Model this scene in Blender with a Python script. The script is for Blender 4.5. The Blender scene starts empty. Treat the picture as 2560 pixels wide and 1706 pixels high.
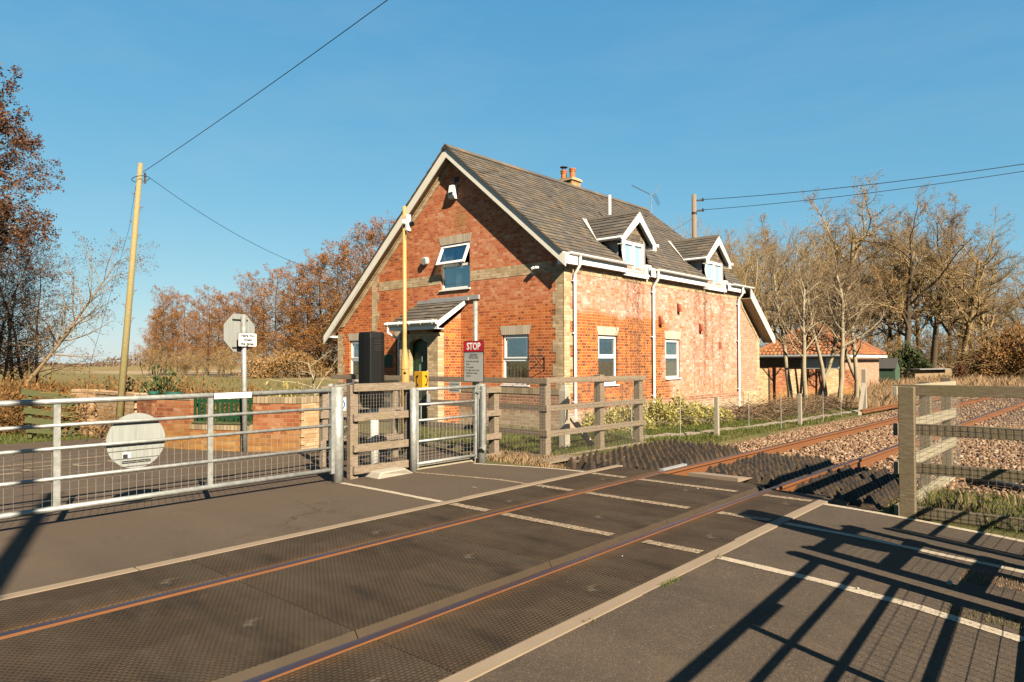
import bpy, math, random
import numpy as np
from mathutils import Vector, Matrix
R = math.radians
PI = math.pi
sc = bpy.context.scene
C = sc.collection
rng = random.Random(7)

# ------------------------------------------------------------------ materials
ALB = .40      # all base colours are written for a one-stop-darker exposure and scaled here
class NT:
    def __init__(s, name):
        s.m = bpy.data.materials.new(name); s.m.use_nodes = True
        s.t = s.m.node_tree; s.t.nodes.clear()
        s.out = s.n('OutputMaterial')
    def n(s, typ, **kw):
        nd = s.t.nodes.new('ShaderNode' + typ)
        for k, v in kw.items():
            if hasattr(nd, k): setattr(nd, k, v)
        return nd
    def set(s, nd, i, v):
        if isinstance(v, bpy.types.NodeSocket): s.t.links.new(v, nd.inputs[i])
        elif v is not None:
            if isinstance(v, tuple) and len(v) == 3 and nd.inputs[i].type == 'RGBA': v = v + (1,)
            nd.inputs[i].default_value = v
    def math(s, op, a, b=None, c=None, clamp=False):
        nd = s.n('Math', operation=op, use_clamp=clamp); s.set(nd, 0, a)
        if b is not None: s.set(nd, 1, b)
        if c is not None: s.set(nd, 2, c)
        return nd.outputs[0]
    def mix(s, f, a, b, mode='MIX'):
        nd = s.n('MixRGB', blend_type=mode); s.set(nd, 0, f); s.set(nd, 1, a); s.set(nd, 2, b)
        return nd.outputs[0]
    def coord(s):
        return s.n('TexCoord').outputs['Object']
    def xyz(s, v=None):
        nd = s.n('SeparateXYZ'); s.set(nd, 0, v if v is not None else s.coord()); return nd.outputs
    def comb(s, x, y, z=0.0):
        nd = s.n('CombineXYZ'); s.set(nd, 0, x); s.set(nd, 1, y); s.set(nd, 2, z); return nd.outputs[0]
    def map(s, v, sc_=(1, 1, 1), loc=(0, 0, 0), rot=(0, 0, 0)):
        nd = s.n('Mapping'); s.set(nd, 0, v); s.set(nd, 1, loc); s.set(nd, 2, rot); s.set(nd, 3, sc_); return nd.outputs[0]
    def noise(s, v=None, scale=5., detail=4., rough=.55, out=0, dist=0.):
        nd = s.n('TexNoise'); s.set(nd, 'Vector', v if v is not None else s.coord())
        s.set(nd, 'Scale', scale); s.set(nd, 'Detail', detail); s.set(nd, 'Roughness', rough); s.set(nd, 'Distortion', dist)
        return nd.outputs[out]
    def voro(s, v=None, scale=5., feature='F1', out=0, rand=1.):
        nd = s.n('TexVoronoi', feature=feature); s.set(nd, 'Vector', v if v is not None else s.coord())
        s.set(nd, 'Scale', scale); s.set(nd, 'Randomness', rand); return nd.outputs[out]
    def ramp(s, f, stops, interp='LINEAR'):
        nd = s.n('ValToRGB'); r = nd.color_ramp; r.interpolation = interp
        while len(r.elements) < len(stops): r.elements.new(.5)
        for e, (p, c) in zip(r.elements, stops):
            e.position = p; e.color = (c if len(c) == 4 else tuple(c) + (1,)) if isinstance(c, (tuple, list)) else (c, c, c, 1)
        s.set(nd, 0, f); return nd.outputs[0]
    def step(s, v, lo, hi):
        nd = s.n('MapRange'); s.set(nd, 0, v); s.set(nd, 1, lo); s.set(nd, 2, hi); nd.clamp = True; return nd.outputs[0]
    def bump(s, h, strength=.4, dist=.01, nrm=None):
        nd = s.n('Bump'); s.set(nd, 'Height', h); s.set(nd, 'Strength', strength); s.set(nd, 'Distance', dist)
        if nrm is not None: s.set(nd, 'Normal', nrm)
        return nd.outputs[0]
    def island(s): return s.n('NewGeometry').outputs['Random Per Island']
    def pbr(s, col, rough=.8, metal=0., bump=None, spec=.3, trans=None):
        nd = s.n('BsdfPrincipled'); s.set(nd, 'Base Color', s.mix(1., col, (ALB, ALB, ALB), 'MULTIPLY')); s.set(nd, 'Roughness', rough); s.set(nd, 'Metallic', metal)
        s.set(nd, 'Specular IOR Level', spec)
        if bump is not None: s.set(nd, 'Normal', bump)
        s.t.links.new(nd.outputs[0], s.out.inputs[0]); return s.m

def plain(name, col, rough=.6, metal=0., var=.12, scale=6., bumpk=0., spec=.3):
    t = NT(name); n = t.noise(scale=scale, detail=5)
    c = t.mix(n, tuple(v * (1 - var) for v in col), tuple(min(1, v * (1 + var)) for v in col))
    return t.pbr(c, rough, metal, t.bump(t.noise(scale=scale * 8), bumpk, .004) if bumpk else None, spec)

M = {}
def brick_mat(name, axis, zones):
    """zones(t, u, z, rnd, blotch)->brick colour; courses 75 mm"""
    t = NT(name); o = t.xyz(t.n('NewGeometry').outputs['Position']); u = o[0] if axis == 'x' else o[1]; z = o[2]
    w = t.noise(scale=3., detail=2)
    v = t.comb(u, t.math('ADD', z, t.math('MULTIPLY', t.math('SUBTRACT', w, .5), .01)), 0.)
    b = t.n('TexBrick', offset=.5, squash=.5, squash_frequency=2)
    t.set(b, 'Vector', v); t.set(b, 'Scale', 1.); t.set(b, 'Mortar Size', .0065); t.set(b, 'Mortar Smooth', .25)
    t.set(b, 'Brick Width', .225); t.set(b, 'Row Height', .075); t.set(b, 'Color1', (0, 0, 0)); t.set(b, 'Color2', (1, 1, 1)); t.set(b, 'Mortar', (.5, .5, .5))
    cell = t.voro(t.map(v, (1 / .15, 1 / .075, 1)), 1., out=1); cs = t.xyz(cell)
    rnd = t.math('ADD', t.math('MULTIPLY', t.xyz(b.outputs['Color'])[0], .75), t.math('MULTIPLY', cs[0], .25))
    col, mortar = zones(t, u, z, rnd)
    fine = t.noise(v, 60., 3)
    col = t.mix(t.math('MULTIPLY', fine, .35), col, t.mix(1., col, (.6, .5, .45), 'MULTIPLY'))
    f = b.outputs['Fac']
    c = t.mix(f, col, mortar)
    h = t.math('SUBTRACT', t.math('MULTIPLY', fine, .3), f)
    M[name] = t.pbr(c, .88, 0, t.bump(h, .6, .006), .2)

RED = [(0, (.13, .036, .012)), (.16, (.38, .075, .016)), (.4, (.56, .125, .022)), (.7, (.66, .165, .03)), (1, (.72, .27, .09))]
PINK = [(0, (.46, .10, .03)), (.3, (.60, .165, .06)), (.6, (.68, .24, .10)), (.85, (.72, .31, .15)), (1, (.78, .46, .28))]
DARK = [(0, (.10, .04, .018)), (.25, (.24, .06, .018)), (.55, (.40, .10, .022)), (.8, (.52, .15, .025)), (1, (.64, .25, .04))]
PALE = [(0, (.50, .18, .10)), (.25, (.60, .27, .19)), (.5, (.66, .35, .28)), (.75, (.72, .45, .38)), (1, (.82, .66, .60))]
YEL = [(0, (.32, .21, .11)), (.3, (.54, .39, .22)), (.7, (.66, .50, .31)), (1, (.76, .61, .41))]
def z_gable(t, u, z, r):
    nz = t.noise(t.comb(u, z), .9, 4, .6); nf = t.noise(t.comb(u, z), 2.6, 5, .65)
    red = t.ramp(r, RED); pink = t.ramp(r, PINK)
    k = t.step(t.math('ADD', z, t.math('MULTIPLY', nz, 1.2)), 3.3, 3.9)
    k = t.math('MULTIPLY', k, t.step(t.math('ADD', u, t.math('MULTIPLY', nf, 3.)), 18.4, 15.6))
    col = t.mix(k, red, pink)
    eff = t.math('MULTIPLY', t.step(nf, .57, .68), .55)
    col = t.mix(t.math('MULTIPLY', eff, t.step(z, 3.2, 4.4)), col, (.62, .40, .30))
    # moss below the apex
    dy = t.math('ABSOLUTE', t.math('SUBTRACT', u, 13.75))
    mm = t.math('MULTIPLY', t.step(dy, .42, .1), t.math('MULTIPLY', t.step(z, 5.1, 5.5), t.step(z, 6.15, 5.7)))
    col = t.mix(t.math('MULTIPLY', mm, .6), col, (.33, .17, .03))
    # soot-dark lower right
    dk = t.math('MULTIPLY', t.step(t.math('ADD', z, nf), 3.0, 2.5), t.step(u, 12.2, 11.2))
    col = t.mix(t.math('MULTIPLY', dk, .55), col, t.ramp(r, [(0, (.07, .03, .015)), (.5, (.26, .06, .02)), (1, (.5, .11, .02))]))
    return col, t.mix(t.step(z, 2.9, 3.4), (.62, .38, .2), (.46, .29, .19))
def z_side(t, u, z, r):
    nz = t.noise(t.comb(u, z), 1.1, 4, .6); nf = t.noise(t.comb(u, z), 2.2, 5, .65)
    pale = t.ramp(t.math('ADD', t.math('MULTIPLY', r, .75), t.math('MULTIPLY', t.math('SUBTRACT', nf, .3), .8)), PALE)
    mid = t.ramp(r, [(0, (.46, .13, .05)), (.3, (.56, .20, .09)), (.6, (.62, .26, .17)), (.8, (.66, .33, .24)), (1, (.76, .56, .48))])
    col = t.mix(t.step(nf, .36, .62), mid, pale)
    col = t.mix(t.step(t.math('ADD', u, t.math('MULTIPLY', nz, 4)), 17.5, 14.6), col, mid)
    dark = t.ramp(r, DARK)
    e = t.math('ADD', t.math('MULTIPLY', t.math('SUBTRACT', nz, .5), .5), 0.)
    a = t.step(t.math('ADD', z, e), 2.92, 2.80)
    # the dark brick zone ends in a stepped line at about x = 19
    lim = t.step(t.math('ADD', u, t.math('ADD', t.math('MULTIPLY', z, -.25), t.math('MULTIPLY', nf, .6))), 18.35, 18.1)
    low = t.math('MULTIPLY', t.step(z, 1.25, 1.0), t.step(t.math('ADD', u, nf), 19.6, 19.2))
    k = t.math('MULTIPLY', a, t.math('MAXIMUM', lim, low))
    org = t.mix(.45, dark, (.54, .17, .035))
    band = t.step(t.math('ADD', z, e), 2.45, 2.75)
    dk = t.mix(band, dark, org)
    col = t.mix(k, col, dk)
    near = t.math('MULTIPLY', t.step(z, 1.3, .8), t.step(u, 18., 20.))
    col = t.mix(t.math('MULTIPLY', near, .6), col, t.ramp(r, [(0, (.38, .16, .06)), (.5, (.48, .27, .14)), (1, (.58, .42, .28))]))
    return col, t.mix(k, (.52, .33, .23), (.56, .32, .15))
def z_rear(t, u, z, r):
    return t.ramp(r, [(0, (.38, .18, .11)), (.5, (.46, .26, .17)), (1, (.54, .36, .26))]), (.48, .36, .26)
def z_yel(t, u, z, r): return t.mix(t.step(t.noise(t.comb(u, z), 1.7, 5), .5, .7), t.ramp(r, YEL), (.34, .26, .15)), (.40, .30, .18)
def z_plinth(t, u, z, r):
    nf = t.noise(t.comb(u, z), 2.5, 5)
    c = t.ramp(r, [(0, (.22, .08, .04)), (.5, (.36, .15, .08)), (1, (.46, .25, .15))])
    return t.mix(t.step(t.math('ADD', z, t.math('MULTIPLY', nf, .35)), .6, .42), c, t.ramp(r, [(0, (.32, .22, .13)), (.6, (.46, .35, .24)), (1, (.56, .46, .36))])), (.52, .42, .3)
def z_garden(t, u, z, r):
    nf = t.noise(t.comb(u, z), 1.6, 5)
    c = t.ramp(r, [(0, (.18, .05, .018)), (.4, (.33, .10, .035)), (.8, (.40, .16, .07)), (1, (.46, .28, .17))])
    c = t.mix(t.math('MULTIPLY', t.step(t.math('ADD', z, t.math('MULTIPLY', nf, .7)), .85, .5), .75), c, t.ramp(r, [(0, (.30, .13, .015)), (1, (.44, .25, .06))]))
    return c, (.30, .19, .10)
def z_gpale(t, u, z, r):
    return t.ramp(r, [(0, (.38, .22, .10)), (.5, (.54, .35, .19)), (1, (.64, .45, .28))]), (.34, .24, .13)
brick_mat('brick_gable', 'y', z_gable); brick_mat('brick_side', 'x', z_side); brick_mat('brick_rear', 'x', z_rear)
brick_mat('yellow_brick_y', 'y', z_yel); brick_mat('yellow_brick_x', 'x', z_yel)
brick_mat('chimney_brick', 'x', lambda t, u, z, r: (t.ramp(r, [(0, (.34, .12, .04)), (.4, (.5, .26, .11)), (1, (.58, .42, .24))]), (.34, .25, .15)))
brick_mat('plinth_y', 'y', z_plinth); brick_mat('plinth_x', 'x', z_plinth)
brick_mat('garden_y', 'y', z_garden); brick_mat('garden_x', 'x', z_garden); brick_mat('gpale_y', 'y', z_gpale); brick_mat('gpale_x', 'x', z_gpale)

def soldier(name, axis, c1, c2):
    t = NT(name); o = t.xyz(t.n('NewGeometry').outputs['Position']); u = o[0] if axis == 'x' else o[1]
    ph = t.math('DIVIDE', u, .072); fr = t.math('FRACT', ph)
    line = t.step(t.math('ABSOLUTE', t.math('SUBTRACT', fr, .5)), .41, .46)
    wn = t.n('TexWhiteNoise', noise_dimensions='1D'); t.set(wn, 'W', t.math('FLOOR', ph))
    c = t.mix(wn.outputs[0], c1, c2)
    M[name] = t.pbr(t.mix(line, c, tuple(v * .55 for v in c1)), .9, 0, t.bump(line, -.4, .004), .2)
soldier('soldier_y', 'y', (.46, .38, .28), (.60, .51, .38)); soldier('soldier_x', 'x', (.52, .44, .32), (.68, .58, .44))
soldier('coping_y', 'y', (.22, .17, .10), (.42, .32, .2)); soldier('coping_x', 'x', (.26, .20, .12), (.48, .36, .22))

def slate_mat(name, axis, along, lichen=.5, w=.28, h=.2):
    t = NT(name); o = t.xyz(t.n('NewGeometry').outputs['Position']); u = o[0] if axis == 'x' else o[1]
    z = t.math('MULTIPLY', o[2], along)
    v = t.comb(u, z)
    b = t.n('TexBrick', offset=.5); t.set(b, 'Vector', v); t.set(b, 'Scale', 1.); t.set(b, 'Mortar Size', .006); t.set(b, 'Mortar Smooth', .1)
    t.set(b, 'Brick Width', w); t.set(b, 'Row Height', h); t.set(b, 'Color1', (0, 0, 0)); t.set(b, 'Color2', (1, 1, 1)); t.set(b, 'Mortar', (0, 0, 0))
    r = t.xyz(b.outputs['Color'])[0]
    col = t.ramp(r, [(0, (.075, .058, .042)), (.5, (.135, .108, .078)), (1, (.22, .175, .12))])
    n = t.noise(t.map(t.coord(), (1, 1, 1)), 1.3, 6, .7)
    n2 = t.noise(t.coord(), 7., 5, .7)
    l = t.step(t.math('ADD', t.math('MULTIPLY', n, .6), t.math('MULTIPLY', n2, .4)), .50, .64)
    col = t.mix(t.math('MULTIPLY', l, lichen), col, (.36, .20, .07))
    col = t.mix(t.math('MULTIPLY', t.step(n2, .58, .75), .3), col, (.27, .25, .22))
    # saw profile: each course laps the one below
    saw = t.math('FRACT', t.math('DIVIDE', z, h))
    hgt = t.math('SUBTRACT', t.math('ADD', t.math('MULTIPLY', r, .5), t.math('MULTIPLY', t.math('SUBTRACT', 1., saw), .9)), t.math('MULTIPLY', b.outputs['Fac'], .6))
    col = t.mix(t.math('MULTIPLY', t.step(saw, .10, .02), .65), col, (.03, .024, .018))
    col = t.mix(t.math('MULTIPLY', b.outputs['Fac'], .7), col, (.03, .025, .02))
    M[name] = t.pbr(col, .75, 0, t.bump(hgt, .9, .02), .3)
slate_mat('slate_side', 'x', 1.57); slate_mat('slate_dormer', 'y', 1.5, .35, .26, .16); slate_mat('slate_porch', 'y', 1.9, .2, .3, .2)
slate_mat('slate_cheek', 'y', 1., .2, .2, .15); slate_mat('slate_front', 'x', 1., .35, .2, .14)

M['white'] = plain('white_upvc', (.92, .91, .88), .35, 0, .04, 3, 0, .5)
M['white_paint'] = plain('white_paint', (.60, .58, .53), .6, 0, .1, 5, .1)
M['barge'] = plain('barge_paint', (.86, .81, .70), .6, 0, .14, 4, .1)
M['soffit'] = plain('soffit_board', (.62, .48, .30), .7, 0, .12, 6)
M['lead'] = plain('lead_flashing', (.34, .34, .34), .6, .1, .3, 6, .3)
M['terracotta'] = plain('terracotta', (.50, .15, .035), .75, 0, .2, 9, .2)
M['black'] = plain('black_plastic', (.0035, .0035, .0035), .55, 0, .3, 5, 0, .18)
M['dark'] = plain('dark_metal', (.03, .028, .025), .6, .2)
M['darkgreen'] = plain('door_green', (.012, .05, .016), .4, 0, .2)
M['picket'] = plain('picket_green', (.006, .055, .016), .6, 0, .15, 8)
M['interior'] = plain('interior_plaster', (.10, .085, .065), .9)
M['curtain'] = plain('curtain_cloth', (.74, .71, .62), .9, 0, .1, 12)
M['blind'] = plain('blind_cloth', (.50, .55, .53), .8, 0, .05)
M['yellow'] = plain('yellow_paint', (.50, .31, .10), .5, 0, .08, 4)
M['phone'] = plain('phone_yellow', (.62, .32, .01), .4, 0, .05)
M['red'] = plain('sign_red', (.52, .012, .018), .45, 0, .05)
M['blue'] = plain('sign_blue', (.01, .12, .48), .45, 0, .05)
M['signgrey'] = plain('sign_face_grey', (.42, .42, .38), .5, 0, .05)
M['signback'] = plain('sign_back', (.30, .325, .31), .5, .1, .06, 2)
def signback():
    t = NT('sign_back_streaked'); co = t.coord(); st = t.noise(t.map(co, (26, 26, 1.2)), 1.6, 5, .65); n = t.noise(co, 14., 5)
    c = t.mix(t.step(st, .45, .72), (.36, .385, .37), (.25, .27, .25)); c = t.mix(t.math('MULTIPLY', n, .2), c, (.30, .27, .2)); M['signback'] = t.pbr(c, .5, .1)
signback()
M['maroon'] = plain('sign_maroon', (.06, .008, .012), .5)
M['ink'] = plain('sign_ink', (.02, .018, .03), .6)
M['reed'] = plain('reed_screen', (.26, .18, .10), .9, 0, .3, 8, .4)
M['concrete'] = plain('concrete', (.42, .37, .30), .9, 0, .2, 12, .4)
M['concrete_post'] = plain('concrete_post', (.34, .30, .23), .9, 0, .2, 14, .4)
M['trough'] = plain('cable_trough', (.30, .25, .19), .9, 0, .25, 8, .4)
M['rust_red'] = plain('red_vent', (.28, .07, .03), .7)
M['green_shed'] = plain('shed_green', (.045, .09, .05), .8, 0, .2, 5)
M['felt'] = plain('roof_felt', (.06, .055, .05), .9, 0, .2)
M['hosegrey'] = plain('ribbed_pipe', (.045, .045, .05), .6)
M['greenpot'] = plain('green_bin', (.01, .10, .06), .5)
M['wire'] = plain('mesh_wire', (.34, .32, .28), .5, .4)
M['wire_rust'] = plain('fence_wire', (.22, .19, .15), .6, .5)
M['wire_dark'] = plain('dark_mesh_wire', (.10, .095, .085), .7, .2)
M['cable'] = plain('cable_black', (.02, .03, .045), .6)
M['white_line'] = plain('x', (.5, .5, .5))

def galv():
    t = NT('galvanised'); n = t.noise(scale=14., detail=6, rough=.65); n2 = t.noise(scale=2.5)
    c = t.ramp(n, [(.3, (.24, .25, .24)), (.55, (.37, .38, .36)), (.7, (.48, .48, .45))])
    c = t.mix(t.math('MULTIPLY', n2, .25), c, (.45, .42, .36))
    c = t.mix(t.math('MULTIPLY', t.step(t.noise(scale=5.5, detail=6), .64, .72), .45), c, (.26, .15, .07))
    M['galv'] = t.pbr(c, t.math('ADD', .38, t.math('MULTIPLY', n, .25)), .35, t.bump(n, .15, .003), .5)
galv()
def wood(name, c1, c2, c3, scale=1.):
    t = NT(name)
    info = t.n('ObjectInfo').outputs['Random']
    isl = t.island()
    v = t.coord()
    nd = t.n('VectorMath', operation='ADD'); t.set(nd, 0, v); t.set(nd, 1, t.comb(t.math('MULTIPLY', isl, 13.), t.math('MULTIPLY', isl, 7.), t.math('MULTIPLY', isl, 3.)))
    n = t.noise(nd.outputs[0], 2.2 * scale, 3, .5); g = t.noise(t.map(nd.outputs[0], (4, 4, 26)), 3. * scale, 5, .6, dist=.8)
    g2 = t.noise(nd.outputs[0], 28., 5, .7)
    c = t.ramp(g, [(.28, c1), (.5, c2), (.72, c3)])
    c = t.mix(t.math('MULTIPLY', t.step(n, .45, .7), .4), c, tuple(x * y for x, y in zip(c2, (.9, 1.0, .62))))
    c = t.mix(t.math('MULTIPLY', isl, .3), c, c1)
    M[name] = t.pbr(c, .85, 0, t.bump(t.math('ADD', g, g2), .35, .006), .2)
wood('weathered_timber', (.13, .095, .065), (.25, .19, .14), (.37, .30, .225))
wood('new_timber', (.12, .088, .048), (.18, .14, .085), (.26, .205, .13))
wood('pale_timber', (.28, .235, .16), (.37, .32, .23), (.46, .40, .30))
wood('pole_timber', (.22, .17, .065), (.32, .26, .12), (.40, .33, .20))
wood('green_timber', (.05, .06, .02), (.09, .095, .035), (.15, .14, .06))
wood('bark_pale', (.22, .18, .12), (.36, .30, .2), (.52, .46, .35), 2)
wood('bark_tan', (.18, .115, .06), (.28, .19, .11), (.42, .33, .23), 2)
wood('bark_brush', (.10, .06, .03), (.22, .14, .08), (.40, .30, .2), 2)
wood('bark_dark', (.05, .035, .022), (.10, .07, .04), (.17, .12, .07), 2)
wood('bark_olive', (.18, .125, .055), (.35, .245, .12), (.52, .39, .22), 2)
wood('bark_orange', (.14, .075, .028), (.26, .145, .05), (.38, .23, .09), 2)

def asphalt():
    t = NT('asphalt'); co = t.coord()
    ag = t.voro(co, 170., out=1); a = t.xyz(ag)[0]; n = t.noise(co, .55, 6, .65); n2 = t.noise(co, 3.5, 6, .7); nf = t.noise(co, 220., 2)
    c = t.ramp(a, [(0, (.045, .034, .024)), (.5, (.085, .064, .045)), (.85, (.125, .096, .067)), (1, (.26, .20, .14))])
    pit = t.voro(co, 62., out=0); pn = t.noise(co, 9., 3); c = t.mix(t.math('MULTIPLY', t.step(pit, .24, .14), t.step(pn, .42, .62)), c, (.02, .015, .01))
    ag2 = t.xyz(t.voro(co, 85., out=1))[1]; c = t.mix(t.math('MULTIPLY', t.step(ag2, .94, .98), .6), c, (.22, .17, .12))
    dust = t.mix(t.step(n, .35, .7), (.125, .088, .056), (.068, .050, .034))
    c = t.mix(.38, c, dust)
    c = t.mix(t.math('MULTIPLY', t.step(n2, .52, .75), .4), c, (.18, .132, .088))
    x = t.xyz(co)
    st = t.noise(t.map(co, (.9, .22, 1)), 1.3, 5, .7); c = t.mix(t.math('MULTIPLY', t.step(st, .50, .72), .45), c, (.045, .034, .024))
    bl_ = t.noise(co, .8, 3, .5, dist=1.5); c = t.mix(t.math('MULTIPLY', t.step(bl_, .56, .60), .22), c, (.055, .042, .03))
    # the road beyond and between the gates is dustier than the patched footpath on the near side
    k = t.step(x[1], 3.2, 8.); c = t.mix(t.math('MULTIPLY', k, .6), c, t.mix(n2, (.165, .115, .075), (.105, .073, .048)))
    cr = t.n('TexVoronoi', feature='DISTANCE_TO_EDGE'); t.set(cr, 'Vector', t.map(co, (1, 1, 1))); t.set(cr, 'Scale', .42); wob = t.noise(co, 3., 5, .7, out=1)
    vv = t.n('VectorMath', operation='ADD'); t.set(vv, 0, co); t.set(vv, 1, wob); t.t.links.new(vv.outputs[0], cr.inputs['Vector'])
    c = t.mix(t.math('MULTIPLY', t.step(cr.outputs[0], .010, .004), t.math('MULTIPLY', t.step(t.noise(co, .35, 3), .50, .60), .7)), c, (.02, .015, .01))
    ty = t.math('MULTIPLY', t.step(t.math('ABSOLUTE', t.math('SUBTRACT', t.math('ABSOLUTE', t.math('SUBTRACT', x[0], 2.4)), .8)), .34, .08), .22); c = t.mix(t.math('MULTIPLY', ty, t.noise(co, 1.5, 4)), c, (.22, .165, .115))
    oil = t.noise(co, 2.1, 4, .6, dist=.6); c = t.mix(t.math('MULTIPLY', t.step(oil, .66, .72), .45), c, (.035, .027, .02))
    # red-brown grit specks
    sp = t.voro(co, 26., out=0); c = t.mix(t.math('MULTIPLY', t.step(sp, .085, .05), .7), c, (.17, .075, .03))
    sp2 = t.voro(t.map(co, loc=(3.3, 1, 0)), 6., out=0); c = t.mix(t.step(sp2, .022, .014), c, (.5, .44, .36))
    c = t.mix(1., c, (.86, .84, .82), 'MULTIPLY')
    M['asphalt'] = t.pbr(c, .92, 0, t.bump(t.math('ADD', a, nf), .55, .006), .2)
asphalt()
def line_mat():
    t = NT('road_paint'); co = t.coord(); n = t.noise(co, 45., 6, .75); n2 = t.noise(co, 4., 4)
    c = t.mix(n2, (.42, .34, .24), (.54, .46, .35))
    c = t.mix(t.step(n, .53, .61), c, (.16, .12, .085))
    M['paint'] = t.pbr(c, .8, 0, t.bump(n, .3, .003))
    t = NT('road_paint_worn'); co = t.coord(); n = t.noise(co, 38., 6, .8); n2 = t.noise(co, 3., 4)
    c = t.mix(n2, (.34, .24, .14), (.46, .36, .24))
    c = t.mix(t.step(n, .44, .56), c, (.09, .062, .038))
    M['paint_worn'] = t.pbr(c, .8, 0, t.bump(n, .4, .004))
line_mat()
def kerb_mat():
    t = NT('concrete_edging'); co = t.coord(); n = t.noise(co, 2., 6, .7); n2 = t.noise(co, 60., 5)
    c = t.mix(n, (.19, .135, .088), (.33, .25, .17)); c = t.mix(t.math('MULTIPLY', n2, .5), c, (.24, .18, .12))
    M['edging'] = t.pbr(c, .9, 0, t.bump(n2, .3, .004))
kerb_mat()
def rubber():
    # staggered scallop studs, 24 mm pitch, rust dust in the gaps
    t = NT('rubber_panel'); co = t.coord(); o = t.xyz(co)
    p = .036
    yy = t.math('DIVIDE', o[1], p * .8); row = t.math('FLOOR', yy)
    sh = t.math('MULTIPLY', t.math('FRACT', t.math('MULTIPLY', row, .5)), 1.)
    xx = t.math('ADD', t.math('DIVIDE', o[0], p), sh)
    fx = t.math('SUBTRACT', t.math('FRACT', xx), .5); fy = t.math('SUBTRACT', t.math('FRACT', yy), .5)
    d = t.math('SQRT', t.math('ADD', t.math('MULTIPLY', fx, fx), t.math('MULTIPLY', t.math('MULTIPLY', fy, fy), .8)))
    stud = t.step(d, .50, .30)
    n = t.noise(co, 1.1, 6, .7); n2 = t.noise(co, 5.5, 6, .7); nf = t.noise(co, 150., 3)
    top = t.mix(t.step(n, .38, .72), (.010, .0065, .003), (.066, .048, .029))
    lt = t.step(o[0], 4.2, 1.2); top = t.mix(t.math('MULTIPLY', lt, .45), top, (.095, .072, .046))
    top = t.mix(t.math('MULTIPLY', t.step(n2, .55, .72), .5), top, (.12, .088, .058))
    gap = t.mix(n2, (.010, .006, .003), (.085, .038, .011))
    c = t.mix(t.math('MAXIMUM', stud, t.math('MULTIPLY', t.step(t.noise(co, 7., 5, .7), .42, .62), .75)), gap, top)
    bnd = t.noise(t.map(co, (1., .18, 1)), 1.7, 5, .65); c = t.mix(t.math('MULTIPLY', t.step(bnd, .46, .66), .5), c, (.085, .064, .042)); bn2 = t.noise(t.map(co, (1., .3, 1), (5, 2, 0)), 2.6, 5, .65); c = t.mix(t.math('MULTIPLY', t.step(bn2, .50, .68), .6), c, (.010, .007, .004))
    rb = t.math('MULTIPLY', t.step(t.math('ABSOLUTE', t.math('SUBTRACT', t.math('ABSOLUTE', t.math('SUBTRACT', t.xyz(t.n('NewGeometry').outputs['Position'])[1], 4.19)), .90)), .13, .02), .6); c = t.mix(t.math('MULTIPLY', rb, t.noise(co, 4., 4)), c, (.16, .075, .022))
    pl = t.math('MULTIPLY', t.step(t.noise(co, 2.3, 4, .6), .66, .74), .5)
    c = t.mix(pl, c, (.20, .165, .12))
    sp = t.voro(co, 9., out=0); c = t.mix(t.step(sp, .03, .02), c, (.5, .42, .32))
    M['rubber'] = t.pbr(c, .72, 0, t.bump(t.math('ADD', stud, t.math('MULTIPLY', nf, .2)), .9, .006), .12)
    t = NT('rubber_edge'); n = t.noise(scale=9., detail=5)
    M['rubber_edge'] = t.pbr(t.mix(n, (.028, .016, .005), (.052, .030, .009)), .7, 0, t.bump(n, .2, .004))
rubber()
def rail_mats():
    t = NT('rail_rust'); co = t.coord(); n = t.noise(co, 3., 6, .7); n2 = t.noise(co, 40., 5)
    c = t.mix(n, (.15, .050, .014), (.27, .10, .022)); c = t.mix(t.math('MULTIPLY', n2, .4), c, (.13, .05, .02))
    M['rust'] = t.pbr(c, .75, .1, t.bump(n2, .2, .003))
    t = NT('rail_head'); co = t.coord(); n = t.noise(t.map(co, (.6, 14, 1)), 3., 4, .6)
    c = t.mix(t.step(n, .4, .66), (.09, .10, .16), (.22, .085, .025))
    M['railhead'] = t.pbr(c, t.math('ADD', .25, t.math('MULTIPLY', n, .25)), .75, None, .4)
    t = NT('pyramid_guard'); isl = t.island(); n = t.noise(scale=12., detail=5)
    c = t.mix(isl, (.016, .010, .006), (.042, .027, .013)); c = t.mix(t.math('MULTIPLY', t.step(n, .5, .7), .6), c, (.12, .06, .015))
    M['guard'] = t.pbr(c, .7, 0, t.bump(n, .3, .01))
rail_mats()
def stone_mats():
    t = NT('ballast_bed'); co = t.coord(); v = t.voro(co, 17., out=1); d = t.voro(co, 17., out=0); r = t.xyz(v)[0]
    c = t.ramp(r, [(0, (.10, .055, .03)), (.4, (.21, .125, .07)), (.75, (.30, .20, .125)), (1, (.38, .28, .19))])
    c = t.mix(t.step(d, .4, .65), c, (.06, .035, .02))
    M['bed'] = t.pbr(c, .9, 0, t.bump(t.math('MULTIPLY', d, -1.), 1., .05))
    t = NT('ballast_stone'); i = t.island(); n = t.noise(scale=30., detail=4)
    c = t.ramp(i, [(0, (.07, .036, .018)), (.3, (.16, .088, .045)), (.55, (.25, .155, .085)), (.85, (.34, .235, .145)), (1, (.44, .35, .25))])
    M['stone'] = t.pbr(t.mix(t.math('MULTIPLY', n, .3), c, (.30, .13, .05)), .9)
stone_mats()
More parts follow.
